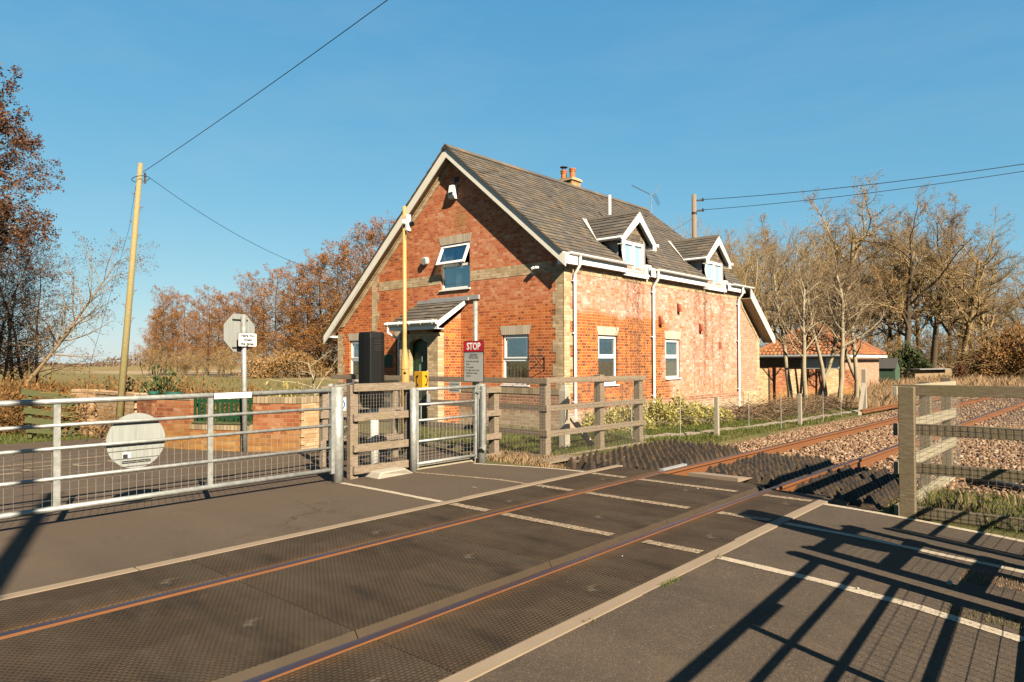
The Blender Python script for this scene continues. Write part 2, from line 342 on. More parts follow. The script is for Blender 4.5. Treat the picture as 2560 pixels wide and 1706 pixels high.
def ground_mat():
    t = NT('ground_grass'); co = t.coord(); o = t.xyz(co)
    n = t.noise(co, .35, 6, .65); n2 = t.noise(co, 6., 6, .7); n3 = t.noise(co, 60., 4)
    g = t.mix(n2, (.055, .068, .018), (.12, .125, .035))
    s = t.mix(n2, (.20, .135, .06), (.34, .25, .12))
    c = t.mix(t.step(n, .38, .6), g, t.mix(.5, g, s))
    c = t.mix(t.math('MULTIPLY', t.step(n3, .5, .7), .5), c, (.03, .03, .012))
    # the far field is cropped and straw coloured
    far = t.step(o[1], 24., 40.)
    field = t.mix(t.noise(t.map(co, (1, 1, 1)), .05, 5), (.20, .155, .058), (.26, .205, .085))
    field = t.mix(t.math('MULTIPLY', n2, .4), field, (.13, .13, .04))
    c = t.mix(far, c, field)
    fr = t.step(o[0], 34., 44.); dry = t.mix(n2, (.36, .26, .16), (.46, .36, .24)); c = t.mix(fr, c, dry)
    c = t.mix(t.step(o[1], 120., 160.), c, t.mix(t.step(n, .4, .6), (.33, .24, .10), (.20, .15, .06)))
    M['ground'] = t.pbr(c, .95, 0, t.bump(t.math('ADD', n2, n3), .6, .05), .1)
ground_mat()
def leafy(name, stops, rough=.7, tr=.25):
    t = NT(name); i = t.island(); n = t.noise(scale=.9, detail=3)
    c = t.mix(1., t.ramp(t.math('ADD', t.math('MULTIPLY', i, .8), t.math('MULTIPLY', n, .2)), stops), (.44, .42, .40), 'MULTIPLY')
    nd = t.n('BsdfPrincipled'); t.set(nd, 'Base Color', c); t.set(nd, 'Roughness', rough); t.set(nd, 'Specular IOR Level', .2)
    tl = t.n('BsdfTranslucent'); t.set(tl, 0, c); mx = t.n('MixShader'); t.set(mx, 0, tr)
    t.t.links.new(nd.outputs[0], mx.inputs[1]); t.t.links.new(tl.outputs[0], mx.inputs[2]); t.t.links.new(mx.outputs[0], t.out.inputs[0])
    M[name] = t.m
leafy('grass_green', [(0, (.05, .075, .012)), (.5, (.10, .135, .022)), (.8, (.17, .19, .04)), (1, (.34, .27, .11))])
leafy('grass_mixed', [(0, (.07, .085, .02)), (.4, (.15, .15, .04)), (.7, (.26, .21, .085)), (1, (.38, .28, .14))])
leafy('straw', [(0, (.24, .15, .07)), (.5, (.40, .27, .15)), (1, (.55, .40, .25))])
leafy('bramble', [(0, (.06, .05, .012)), (.35, (.17, .09, .025)), (.7, (.28, .13, .035)), (1, (.38, .23, .09))])
leafy('alder_far', [(0, (.15, .052, .010)), (.45, (.34, .125, .018)), (.8, (.46, .20, .03)), (1, (.50, .30, .08))])
leafy('alder_near', [(0, (.05, .022, .012)), (.45, (.12, .05, .02)), (.8, (.20, .09, .03)), (1, (.30, .17, .07))])
leafy('oak_leaf', [(0, (.20, .11, .035)), (.5, (.33, .19, .065)), (1, (.46, .30, .13))])
leafy('far_hedge', [(0, (.11, .075, .05)), (.5, (.18, .125, .085)), (1, (.26, .19, .13))])  # greyed, darkened brown: distance haze put into the leaf colour
leafy('variegated', [(0, (.12, .14, .03)), (.35, (.30, .28, .06)), (.7, (.50, .44, .15)), (1, (.62, .56, .28))])
leafy('evergreen', [(0, (.02, .035, .01)), (.6, (.055, .08, .02)), (1, (.10, .12, .035))])
leafy('vine', [(0, (.30, .16, .09)), (.6, (.46, .29, .19)), (1, (.6, .45, .33))])
def tile_mat():
    t = NT('pantile'); i = t.island(); n = t.noise(scale=2.5, detail=5)
    c = t.ramp(t.math('ADD', t.math('MULTIPLY', i, .6), t.math('MULTIPLY', n, .4)), [(0, (.10, .04, .018)), (.35, (.25, .085, .028)), (.7, (.36, .135, .04)), (1, (.42, .22, .09))])
    M['pantile'] = t.pbr(c, .8)
tile_mat()
def glass():
    t = NT('window_glass'); g = t.n('BsdfGlossy'); t.set(g, 0, (.9, .93, .95)); t.set(g, 1, .02)
    tr = t.n('BsdfTransparent'); t.set(tr, 0, (.86, .9, .88)); f = t.n('Fresnel'); t.set(f, 0, 1.55)
    mx = t.n('MixShader'); t.set(mx, 0, t.math('ADD', t.math('MULTIPLY', f.outputs[0], .75), .03, clamp=True))
    t.t.links.new(tr.outputs[0], mx.inputs[1]); t.t.links.new(g.outputs[0], mx.inputs[2]); t.t.links.new(mx.outputs[0], t.out.inputs[0])
    M['glass'] = t.m
    t = NT('dormer_glass'); g = t.n('BsdfGlossy'); t.set(g, 0, (.9, .95, 1.)); t.set(g, 1, .04)
    d = t.n('BsdfDiffuse'); t.set(d, 0, (.18, .24, .26)); mx = t.n('MixShader'); t.set(mx, 0, .45)
    t.t.links.new(d.outputs[0], mx.inputs[1]); t.t.links.new(g.outputs[0], mx.inputs[2]); t.t.links.new(mx.outputs[0], t.out.inputs[0])
    M['glass_dormer'] = t.m
glass()

# ------------------------------------------------------------------ mesh building
class MB:
    def __init__(s): s.v = []; s.f = []; s.mi = []; s.cur = 0
    def add(s, vs, fs):
        b = len(s.v); s.v += [tuple(v) for v in vs]; s.f += [tuple(i + b for i in f) for f in fs]; s.mi += [s.cur] * len(fs); return s
    def box(s, a, b, rot=None, piv=None):
        x0, y0, z0 = a; x1, y1, z1 = b
        vs = [Vector(p) for p in ((x0, y0, z0), (x1, y0, z0), (x1, y1, z0), (x0, y1, z0), (x0, y0, z1), (x1, y0, z1), (x1, y1, z1), (x0, y1, z1))]
        if rot is not None:
            pv = Vector(piv); vs = [rot @ (v - pv) + pv for v in vs]
        return s.add(vs, [(0, 3, 2, 1), (4, 5, 6, 7), (0, 1, 5, 4), (1, 2, 6, 5), (2, 3, 7, 6), (3, 0, 4, 7)])
    def beam(s, p, q, w, h, up=(0, 0, 1)):
        p = Vector(p); q = Vector(q); d = (q - p).normalized(); up = Vector(up)
        r = d.cross(up).normalized() * (w / 2); u = r.cross(d).normalized() * (h / 2)
        vs = [p - r - u, p + r - u, p + r + u, p - r + u, q - r - u, q + r - u, q + r + u, q - r + u]
        return s.add(vs, [(0, 1, 2, 3), (7, 6, 5, 4), (0, 4, 5, 1), (1, 5, 6, 2), (2, 6, 7, 3), (3, 7, 4, 0)])
    def tube(s, pts, r, n=8, cap=True):
        pts = [Vector(p) for p in pts]; rs = r if isinstance(r, (list, tuple)) else [r] * len(pts)
        vs = []; a = None
        for i, p in enumerate(pts):
            d = (pts[min(i + 1, len(pts) - 1)] - pts[max(i - 1, 0)]).normalized()
            if a is None: a = d.orthogonal().normalized()
            a = (a - d * a.dot(d)).normalized(); b = d.cross(a)
            for k in range(n):
                t = 2 * PI * k / n; vs.append(p + (a * math.cos(t) + b * math.sin(t)) * rs[i])
        fs = [(i * n + k, i * n + (k + 1) % n, (i + 1) * n + (k + 1) % n, (i + 1) * n + k) for i in range(len(pts) - 1) for k in range(n)]
        if cap: fs += [tuple(range(n - 1, -1, -1)), tuple(range((len(pts) - 1) * n, len(pts) * n))]
        return s.add(vs, fs)
    def prism(s, poly, d):
        """closed polygon (3D points) extruded by vector d"""
        n = len(poly); a = [Vector(p) for p in poly]; b = [p + Vector(d) for p in a]
        return s.add(a + b, [tuple(range(n - 1, -1, -1)), tuple(range(n, 2 * n))] + [(i, (i + 1) % n, n + (i + 1) % n, n + i) for i in range(n)])
    def lathe(s, c, prof, n=12):
        return s.tube([(c[0], c[1], c[2] + z) for z, r in prof], [r for z, r in prof], n)
    def quad(s, *p): return s.add(p, [tuple(range(len(p)))])
    def build(s, name, mats, parent=None, smooth=False, bevel=0):
        off = Vector((0, 0, 0))
        if parent is not None:
            off = parent_loc(parent)
        me = bpy.data.meshes.new(name)
        me.from_pydata([(v[0] - off[0], v[1] - off[1], v[2] - off[2]) for v in s.v], [], s.f)
        for m in (mats if isinstance(mats, (list, tuple)) else [mats]): me.materials.append(M[m])
        if any(s.mi): me.polygons.foreach_set('material_index', s.mi)
        if smooth: me.polygons.foreach_set('use_smooth', [True] * len(me.polygons))
        o = bpy.data.objects.new(name, me); C.objects.link(o)
        if parent is not None: o.parent = parent
        if bevel:
            b = o.modifiers.new('b', 'BEVEL'); b.width = bevel; b.segments = 2; b.limit_method = 'ANGLE'
        return o
def parent_loc(p):
    l = Vector(p.location)
    while p.parent: p = p.parent; l = l + Vector(p.location)
    return l
def tag(o, label, cat, group=None):
    o['label'] = label; o['category'] = cat
    if group: o['group'] = group
    return o
def thing(name, label, cat, loc, group=None):
    o = bpy.data.objects.new(name, None); C.objects.link(o); o.location = loc; o.empty_display_size = .2
    return tag(o, label, cat, group)
def struct(o, kind='structure'): o['kind'] = kind; return o
def copy_tree(o, parent=None):
    c = o.copy(); C.objects.link(c)
    if parent is not None: c.parent = parent
    for ch in list(o.children): copy_tree(ch, c)
    return c
def npmesh(name, verts, faces, k, mats, parent=None, matidx=None, smooth=False):
    """verts (N,3), faces (F,k) arrays"""
    me = bpy.data.meshes.new(name); nv, nf = len(verts), len(faces)
    off = np.array(parent_loc(parent)) if parent is not None else np.zeros(3)
    me.vertices.add(nv); me.vertices.foreach_set('co', (np.asarray(verts, float) - off).astype(np.float32).ravel())
    me.loops.add(nf * k); me.loops.foreach_set('vertex_index', np.asarray(faces, np.int32).ravel())
    me.polygons.add(nf); me.polygons.foreach_set('loop_start', np.arange(0, nf * k, k, dtype=np.int32))
    try: me.polygons.foreach_set('loop_total', np.full(nf, k, np.int32))
    except Exception: pass
    for m in (mats if isinstance(mats, (list, tuple)) else [mats]): me.materials.append(M[m])
    if matidx is not None: me.polygons.foreach_set('material_index', np.asarray(matidx, np.int32))
    if smooth: me.polygons.foreach_set('use_smooth', np.ones(nf, bool))
    me.update(calc_edges=True)
    o = bpy.data.objects.new(name, me); C.objects.link(o)
    if parent is not None: o.parent = parent
    return o
def segs_np(P0, P1, R0, R1, n=3):
    P0 = np.asarray(P0, float); P1 = np.asarray(P1, float); R0 = np.asarray(R0)[:, None]; R1 = np.asarray(R1)[:, None]
    d = P1 - P0; d /= np.linalg.norm(d, axis=1)[:, None] + 1e-9
    a = np.cross(d, np.array([.31, .17, .93])); a /= np.linalg.norm(a, axis=1)[:, None] + 1e-9; b = np.cross(d, a)
    V = []
    for P, Rr in ((P0, R0), (P1, R1)):
        for k in range(n):
            t = 2 * PI * k / n; V.append(P + (a * math.cos(t) + b * math.sin(t)) * Rr)
    V = np.stack(V, 1).reshape(-1, 3); m = len(P0); base = (np.arange(m) * 2 * n)[:, None]
    F = np.concatenate([base + np.array([[k, (k + 1) % n, n + (k + 1) % n, n + k]]) for k in range(n)], 0)
    return V, F
def cards(pos, size, r, aspect=.6):
    """small randomly turned quads, leaf-sized"""
    pos = np.asarray(pos, float); n = len(pos); rs = np.random.RandomState(r)
    a = rs.normal(size=(n, 3)); a /= np.linalg.norm(a, axis=1)[:, None]; b = np.cross(a, rs.normal(size=(n, 3))); b /= np.linalg.norm(b, axis=1)[:, None] + 1e-9
    s = size * rs.uniform(.6, 1.4, (n, 1)); w = s * aspect
    V = np.stack([pos - a * s, pos - b * w, pos + a * s, pos + b * w], 1).reshape(-1, 3)
    return V, np.arange(n * 4).reshape(-1, 4)
def text(s, loc, rot, size, mat, parent, name='lettering', ext=.001, align='CENTER', sx=1., space=1., bold=0.):
    c = bpy.data.curves.new('t', 'FONT'); c.body = s; c.size = size; c.align_x = align; c.align_y = 'CENTER'; c.extrude = ext; c.space_line = space; c.offset = bold; c.resolution_u = 3
    o = bpy.data.objects.new('t', c); C.objects.link(o)
    bpy.context.view_layer.update()
    me = bpy.data.meshes.new_from_object(o.evaluated_get(bpy.context.evaluated_depsgraph_get()))
    bpy.data.objects.remove(o)
    me.materials.clear(); me.materials.append(M[mat])
    q = bpy.data.objects.new(name, me); C.objects.link(q)
    q.parent = parent; q.location = Vector(loc) - parent_loc(parent); q.rotation_euler = rot; q.scale = (sx, 1, 1)
    return q

# ------------------------------------------------------------------ camera and light
cam = bpy.data.objects.new('camera', bpy.data.cameras.new('camera')); C.objects.link(cam); sc.camera = cam
a_, p_, r_ = .721468134, .0154764771, -.00368315949
fw = Vector((math.cos(a_) * math.cos(p_), math.sin(a_) * math.cos(p_), math.sin(p_)))
rt = Vector((math.sin(a_), -math.cos(a_), 0)); up = rt.cross(fw)
rt2 = rt * math.cos(r_) + up * math.sin(r_); up2 = -rt * math.sin(r_) + up * math.cos(r_)
mw = Matrix((rt2, up2, -fw)).transposed().to_4x4(); mw.translation = (0, 0, 1.6325)
cam.matrix_world = mw
cam.data.sensor_width = 36; cam.data.lens = 1717.635 * 36 / 2560; cam.data.shift_y = 23.8 / 2560; cam.data.clip_end = 6000; cam.data.clip_start = .05
SUN_EL = R(35.); SH = Vector((math.cos(R(69.2)), math.sin(R(69.2)), 0))      # direction shadows fall
sd = Vector((SH.x * math.cos(SUN_EL), SH.y * math.cos(SUN_EL), -math.sin(SUN_EL)))
sun = bpy.data.objects.new('sun', bpy.data.lights.new('sun', 'SUN')); C.objects.link(sun)
sun.data.energy = 5.0; sun.data.angle = R(.53); sun.data.color = (1., .86, .66); sun.rotation_euler = sd.to_track_quat('-Z', 'Y').to_euler(); sun.location = (-5, -20, 20)
w = bpy.data.worlds.new('World'); sc.world = w; w.use_nodes = True; nt = w.node_tree
sky = nt.nodes.new('ShaderNodeTexSky'); sky.sky_type = 'NISHITA'; sky.sun_disc = False; sky.sun_elevation = SUN_EL
sky.sun_rotation = math.atan2(-SH.x, -SH.y); sky.air_density = 1.0; sky.dust_density = .2; sky.ozone_density = 1.6; sky.altitude = 0
# clear March air: grade the sky's own colour towards a cleaner blue (per-channel response), then light with it
EXPO = 2.4
bg = nt.nodes['Background']; bg.inputs[1].default_value = .085
sp_ = nt.nodes.new('ShaderNodeSeparateColor'); cb_ = nt.nodes.new('ShaderNodeCombineColor'); nt.links.new(sky.outputs[0], sp_.inputs[0])
for k_, (g_, p2_) in enumerate(((.445, .87), (.50, .50), (.52, .30))):
    m1 = nt.nodes.new('ShaderNodeMath'); m1.operation = 'POWER'; nt.links.new(sp_.outputs[k_], m1.inputs[0]); m1.inputs[1].default_value = p2_
    m2 = nt.nodes.new('ShaderNodeMath'); m2.operation = 'MULTIPLY'; nt.links.new(m1.outputs[0], m2.inputs[0]); m2.inputs[1].default_value = g_ * .085 ** p2_ / .085 * 2 ** (.8 - EXPO)
    nt.links.new(m2.outputs[0], cb_.inputs[k_])
tc_ = nt.nodes.new('ShaderNodeTexCoord'); mp_ = nt.nodes.new('ShaderNodeMapping'); mp_.inputs['Scale'].default_value = (2.2, 1.0, 7.); mp_.inputs['Rotation'].default_value = (.1, .25, .6); nt.links.new(tc_.outputs['Generated'], mp_.inputs[0])
ns_ = nt.nodes.new('ShaderNodeTexNoise'); ns_.inputs['Scale'].default_value = 1.6; ns_.inputs['Detail'].default_value = 7; ns_.inputs['Roughness'].default_value = .62; nt.links.new(mp_.outputs[0], ns_.inputs['Vector'])
mr_ = nt.nodes.new('ShaderNodeMapRange'); mr_.inputs[1].default_value = .50; mr_.inputs[2].default_value = .80; mr_.inputs[3].default_value = 0.; mr_.inputs[4].default_value = .12; nt.links.new(ns_.outputs[0], mr_.inputs[0])
mx_ = nt.nodes.new('ShaderNodeMixRGB'); nt.links.new(mr_.outputs[0], mx_.inputs[0]); nt.links.new(cb_.outputs[0], mx_.inputs[1]); q_ = .55 / .085 * 2 ** -EXPO; mx_.inputs[2].default_value = (q_, q_ * 1.15, q_ * 1.25, 1)
nt.links.new(mx_.outputs[0], bg.inputs[0])
vs = sc.view_settings; vs.view_transform = 'Standard'; vs.look = 'None'; vs.exposure = EXPO; vs.gamma = 1.
sc.cycles.max_bounces = 6; sc.cycles.transparent_max_bounces = 12; sc.cycles.caustics_reflective = False; sc.cycles.caustics_refractive = False

# ------------------------------------------------------------------ ground
def sm(a, b, x):
    t = np.clip((x - a) / (b - a), 0, 1); return t * t * (3 - 2 * t)
def yc(x): return 4.19 - .0235 * np.maximum(np.asarray(x, float) - 7., 0) * sm(5, 11, np.asarray(x, float))
def gz(x, y):
    x = np.asarray(x, float); y = np.asarray(y, float)
    z = -.03 - .22 * sm(9, 22, x) * sm(-60, 0, x)
    track = np.maximum(sm(8.4, 9.1, x) * sm(7.2, 6.5, y) * sm(-6, -5, y), sm(1.4, 2.2, y) * sm(6.6, 6.1, y))
    z = np.where(track > 0, z * (1 - track) + -.34 * track, z)
    verge = sm(8.3, 8.6, x) * sm(2.6, 1.9, y) * sm(12., 9.5, x)
    z = z * (1 - verge) + verge * (-.06)
    far = sm(35, 70, np.hypot(x, y)); z = z * (1 - far) - .02 * far
    und = (np.sin(x * 1.7 + y * .6) + np.sin(y * 2.3 - x * .8)) * .012 * sm(8.6, 10, np.abs(x) + np.abs(y - 12) * .0)
    return z + und * (1 - far)
def at(px, d, z=None, lat=None):
    l = (px - 1280) / 1717.635 * d; p = Vector((0, 0, 0)) + Vector((fw.x, fw.y, 0)).normalized() * d + rt * l
    return (p.x, p.y, float(gz(p.x, p.y)) if z is None else z)

def grid_axis(a, b, fine, lo, hi):
    pts = list(np.arange(a, b + 1e-6, fine)); s = fine
    x = b
    while x < hi: s *= 1.25; x = min(x + s, hi); pts.append(x)
    s = fine; x = a
    while x > lo: s *= 1.25; x = max(x - s, lo); pts.insert(0, x)
    return np.array(pts)
gx = grid_axis(-6, 45, .35, -2500, 2500); gy = grid_axis(-8, 30, .35, -2500, 2500)
X, Y = np.meshgrid(gx, gy, indexing='ij'); Z = gz(X, Y)
V = np.stack([X, Y, Z], -1).reshape(-1, 3); nx, ny = len(gx), len(gy)
i, j = np.meshgrid(np.arange(nx - 1), np.arange(ny - 1), indexing='ij'); b = (i * ny + j).ravel()
F = np.stack([b, b + ny, b + ny + 1, b + 1], 1)
struct(npmesh('ground', V, F, 4, 'ground', smooth=True))

def sheet(name, pts, z, mat, kind='structure'):
    mb = MB(); mb.quad(*[(x, y, z) for x, y in pts]); o = mb.build(name, mat); o['kind'] = kind; return o
sheet('road', [(-14, -6), (6.4, -6), (7.1, -1), (7.72, .64), (8.0, 1.46), (8.25, 2.46), (8.25, 2.51), (-14, 2.51)], 0., 'asphalt')
sheet('road', [(-14, 5.90), (8.45, 5.90), (8.45, 6.05), (8.2, 6.9), (7.95, 7.75), (8.0, 8.1), (6.9, 8.3), (6.8, 11.1), (6.7, 11.3), (6.1, 12.1), (5.45, 13.5), (5.4, 16.4), (3.5, 16.85), (-3, 16.9), (-14, 16.2)], 0., 'asphalt')
sheet('path', [(6.9, 8.3), (8.6, 8.2), (8.9, 9.5), (9.0, 12.5), (7.6, 12.6), (7.5, 11.4), (6.8, 11.1)], -.006, 'asphalt')
def edging(name, y0, y1, x0, x1):
    mb = MB(); x = x0; r = random.Random(3)
    while x < x1 - .3:
        l = min(1.83, x1 - x); d = r.uniform(-.012, .012)
        mb.box((x, y0 + d, -.15), (x + l - .008, y1 + d, .004 + r.uniform(0, .003))); x += l
    struct(mb.build(name, 'edging', bevel=.006))
edging('kerb', 2.51, 2.625, -3.1, 8.5); edging('kerb', 5.785, 5.90, -3.35, 9.2)

def line(pts, w, z, mat):
    mb = MB(); P = [Vector((x, y, 0)) for x, y in pts]; L = []; r = random.Random(len(pts))
    # resample and fray the edges a little
    Q = []
    for a, b in zip(P, P[1:]):
        n = max(1, int((b - a).length / .12)); Q += [a.lerp(b, k / n) for k in range(n)]
    Q.append(P[-1])
    for k, q in enumerate(Q):
        d = (Q[min(k + 1, len(Q) - 1)] - Q[max(k - 1, 0)]).normalized(); nrm = Vector((-d.y, d.x, 0))
        e = r.uniform(-.006, .006); f = r.uniform(-.006, .006)
        L.append((q - nrm * (w / 2 + e), q + nrm * (w / 2 + f)))
    for (a, b), (c, d) in zip(L, L[1:]): mb.quad((a.x, a.y, z), (c.x, c.y, z), (d.x, d.y, z), (b.x, b.y, z))
    return struct(mb.build('road_marking', mat))
LA = [(5.0, .40), (4.75, -.4), (4.5, -1.2)]; Z1 = .0042
line([(5.44, 7.85), (5.46, 7.), (5.46, 5.905)], .085, Z1, 'paint')
line([(5.42, 2.50), (5.33, 1.7), (5.18, 1.0), (4.97, .42)], .10, Z1, 'paint')
line([(4.82, .30), (4.4, -.9)], .09, Z1, 'paint')
line([(6.66, 7.78), (6.86, 7.0), (7.0, 6.4), (7.0, 5.905)], .075, Z1, 'paint_worn')
line([(6.97, 2.50), (6.88, 1.8), (6.72, 1.2), (6.56, .55), (6.2, -.5)], .085, Z1, 'paint')
line([(7.84, 7.72), (7.98, 7.3), (8.16, 6.75), (8.27, 6.3), (8.30, 5.905)], .075, Z1, 'paint')
line([(8.19, 2.50), (8.08, 1.95), (7.94, 1.46), (7.66, .64), (7.3, -.4)], .085, Z1, 'paint')
PT = .0062
for x, ys in ((5.46, ((5.72, 5.16), (4.93, 3.56), (3.22, 2.67))), (7.0, ((5.72, 5.16), (4.93, 3.56), (3.22, 2.67))), (8.26, ((5.72, 5.16), (4.93, 3.56), (3.22, 2.67)))):
    for y0, y1 in ys: line([(x, y0), (x, y1)], .12, PT, 'paint_worn')
# worn lettering and centre line on the road beyond the gates
line([(2.2, 13.2), (3.2, 13.24), (4.4, 13.3)], .10, Z1, 'paint_worn')
def arc(cx, cy, rx, ry, a0, a1, w=.09):
    line([(cx + rx * math.cos(R(a)), cy + ry * math.sin(R(a))) for a in np.linspace(a0, a1, 9)], w, Z1, 'paint_worn')
arc(2.7, 12.5, .3, .28, -120, 120); line([(2.2, 12.28), (3.55, 12.36)], .06, Z1, 'paint_worn'); line([(3.05, 12.72), (3.5, 12.75)], .08, Z1, 'paint_worn')
arc(3.86, 12.45, .22, .2, 60, 300); arc(4.35, 12.5, .2, .18, 0, 330)
line([(6.35, 6.2), (6.38, 6.32)], .03, Z1, 'paint_worn')
for k, s in enumerate(('S', 'T', 'O', 'P')): pass

# ------------------------------------------------------------------ rubber crossing panels (one thing per panel)
def panel(y0, y1, x0, x1, label, slope=None):
    t = thing('crossing_panel', label, 'crossing panel', ((x0 + x1) / 2, (y0 + y1) / 2, 0), 'rubber crossing panels between the rails')
    mb = MB(); e0 = .055 if slope == 'lo' else .0; e1 = .10 if slope == 'hi' else 0.
    z = 0.001
    mb.box((x0 + .004, y0 + e0, -.14), (x1 - .004, y1 - e1, z))
    mb.build('studded_top', 'rubber', t, bevel=.004)
    m2 = MB()
    if slope == 'lo': m2.prism([(x0 + .004, y0 + e0 - .001, z - .004), (x0 + .004, y0, -.075), (x0 + .004, y0, -.14), (x0 + .004, y0 + e0 - .001, -.14)], (x1 - x0 - .008, 0, 0))
    if slope == 'hi': m2.prism([(x0 + .004, y1 - e1 + .001, z - .004), (x0 + .004, y1 - e1 + .001, -.14), (x0 + .004, y1, -.14), (x0 + .004, y1, -.018)], (x1 - x0 - .008, 0, 0))
    if m2.v: m2.build('rubber_edge', 'rubber_edge', t)
    return t
seam = [-3.28, -1.36, .56, 2.52, 4.42, 6.36, 8.3]
wher = ['', '', 'nearest the camera at lower left', 'crossing the middle of the road', 'crossed by the first white footpath line', 'crossed by the second footpath line', 'at the right end next to the track']
segn = [(seam[k], seam[k + 1]) for k in range(6)] + [(8.3, 8.78)]
lab = ['outside the left edge of the view, worn', 'under the left edge of the view', 'farthest left in view', 'left of the long white lines', 'crossed by the first long white line', 'crossed by the second long white line', 'short piece at the right end beside the ballast']
for k, (x0, x1) in enumerate(segn):
    x1b = {0: x1}.get(0) if k < 6 else None
    if k <= 1: 
        lo, mid, hi = x1, x1, x1
    lo = x1 if k < 6 else 8.72; mid = x1 if k < 6 else 8.95; hi = x1 if k < 6 else 9.08
    panel(2.63, 3.285, x0, lo, 'studded panel outside the near rail, ' + lab[k], 'hi' if False else None)
    panel(3.44, 4.965, x0, mid, 'wide studded panel between the rails, ' + lab[k], 'lo')
    panel(5.115, 5.78, x0, hi, 'narrow studded panel outside the far rail, ' + lab[k], 'lo' if False else None)
mb = MB(); mb.box((-3.5, 2.55, -.20), (9.0, 5.87, -.145)); struct(mb.build('track_bed', 'bed'))

# ------------------------------------------------------------------ rails
def rail(side, label):
    t = thing('rail', label, 'rail', (2., 4.19 + side * .855, 0), 'running rails')
    prof = [(-.036, .0), (.036, .0), (.038, -.035), (.010, -.05), (.010, -.15), (.075, -.17), (.075, -.185), (-.075, -.185), (-.075, -.17), (-.010, -.15), (-.010, -.05), (-.038, -.035)]
    xs = list(np.arange(-4, 12, .8)) + list(np.arange(12, 90, 2.))
    vs, fs, mi = [], [], []
    for x in xs:
        y = float(yc(x)) + side * .855
        for py, pz in prof: vs.append((x, y + py, pz + .003))
    n = len(prof)
    for i in range(len(xs) - 1):
        for k in range(n): fs.append((i * n + k, (i + 1) * n + k, (i + 1) * n + (k + 1) % n, i * n + (k + 1) % n)); mi.append(0)
    mb = MB(); mb.v = vs; mb.f = fs; mb.mi = mi; mb.build('web_and_foot', 'rust', t)
    h = MB(); vs = []; fs = []
    for x in xs:
        y = float(yc(x)) + side * .855; vs += [(x, y - .033, .0045), (x, y - .02, .0075), (x, y + .02, .0075), (x, y + .033, .0045)]
    for i in range(len(xs) - 1):
        for k in range(3): fs.append((i * 4 + k, (i + 1) * 4 + k, (i + 1) * 4 + k + 1, i * 4 + k + 1))
    h.v = vs; h.f = fs; h.mi = [0] * len(fs); h.build('running_surface', 'railhead', t, smooth=True)
rail(-1, 'nearer rusty steel rail with its worn top, sunk between rubber panels'); rail(1, 'farther rusty steel rail, the one closer to the cottage')
# timber-brown concrete sleepers showing through the ballast
k = 0; x = 9.45
while x < 40:
    yy = float(yc(x))
    if k == 0:
        t = MB(); t.box((-.13, -1.45, -.33), (.13, 1.45, -.185)); o = t.build('sleeper', 'trough')
        for q in (-.93, -.78, .78, .93):
            c_ = MB(); c_.box((-.05, q - .02, -.185), (.05, q + .02, -.13)); c_.build('rail_clip', 'dark', o)
        SL0 = o
    else: o = copy_tree(SL0)
    o.location = (x, yy, 0)
    d = ['nearest the crossing panels', 'second from the crossing panels', 'third from the crossing panels'][k] if k < 3 else None
    tag(o, ('concrete sleeper almost buried in ballast under the rails, ' + d) if d else 'concrete sleeper almost buried in brown ballast under the curving rails', 'sleeper', 'sleepers under the track'); k += 1; x += .72
# spare rail lying in the cess
mb = MB(); mb.beam((26.3, 6.75, -.14), (44., 6.1, -.12), .075, .05); mb.beam((26.3, 6.75, -.2), (44., 6.1, -.18), .03, .09); mb.beam((26.3, 6.75, -.25), (44, 6.1, -.23), .14, .02)
tag(mb.build('spare_rail', 'rust'), 'loose rusty rail lying on the ballast beside the track behind the timber post', 'spare rail')
# check rail heap far right
# ------------------------------------------------------------------ ballast
bx = np.arange(8.6, 100, .45); by = np.linspace(0, 1, 26)
VV = []; 
for x in bx:
    top = 6.75 - max(0, x - 20) * .03 ; bot = -3.5 if x > 10.6 else (2.05 if x < 10 else 2.05 - (x - 10) / .6 * 5.5)
    for s in by:
        y = bot + (top - bot) * s; z = -.175
        edge = min(1., (top - y) / .9); z -= (1 - edge) * .16
        if x > 45: z -= 0
        z += math.sin(x * 3.1 + y * 2.3) * .008 + (.03 if y < 2.2 and x > 10.6 else 0)
        VV.append((x, y, z))
n = len(by); m = len(bx); ii, jj = np.meshgrid(np.arange(m - 1), np.arange(n - 1), indexing='ij'); b = (ii * n + jj).ravel()
o = npmesh('ballast_bed', VV, np.stack([b, b + n, b + n + 1, b + 1], 1), 4, 'bed', smooth=True); struct(o)
rs = np.random.RandomState(5)
def stones(n, xr, yr, zf, size, keep=None):
    x = rs.uniform(*xr, n); y = rs.uniform(*yr, n)
    if keep is not None: k = keep(x, y); x = x[k]; y = y[k]
    return x, y
ico = np.array([(0, 0, 1.), (.9, 0, .35), (.28, .85, .4), (-.72, .53, .3), (-.7, -.55, .42), (.3, -.85, .3), (.7, .5, -.4), (-.3, .85, -.45), (-.9, 0, -.4), (-.25, -.85, -.35), (.72, -.5, -.45), (0, 0, -1.)])
icf = np.array([(0, 1, 2), (0, 2, 3), (0, 3, 4), (0, 4, 5), (0, 5, 1), (1, 6, 2), (2, 7, 3), (3, 8, 4), (4, 9, 5), (5, 10, 1), (2, 6, 7), (3, 7, 8), (4, 8, 9), (5, 9, 10), (1, 10, 6)])
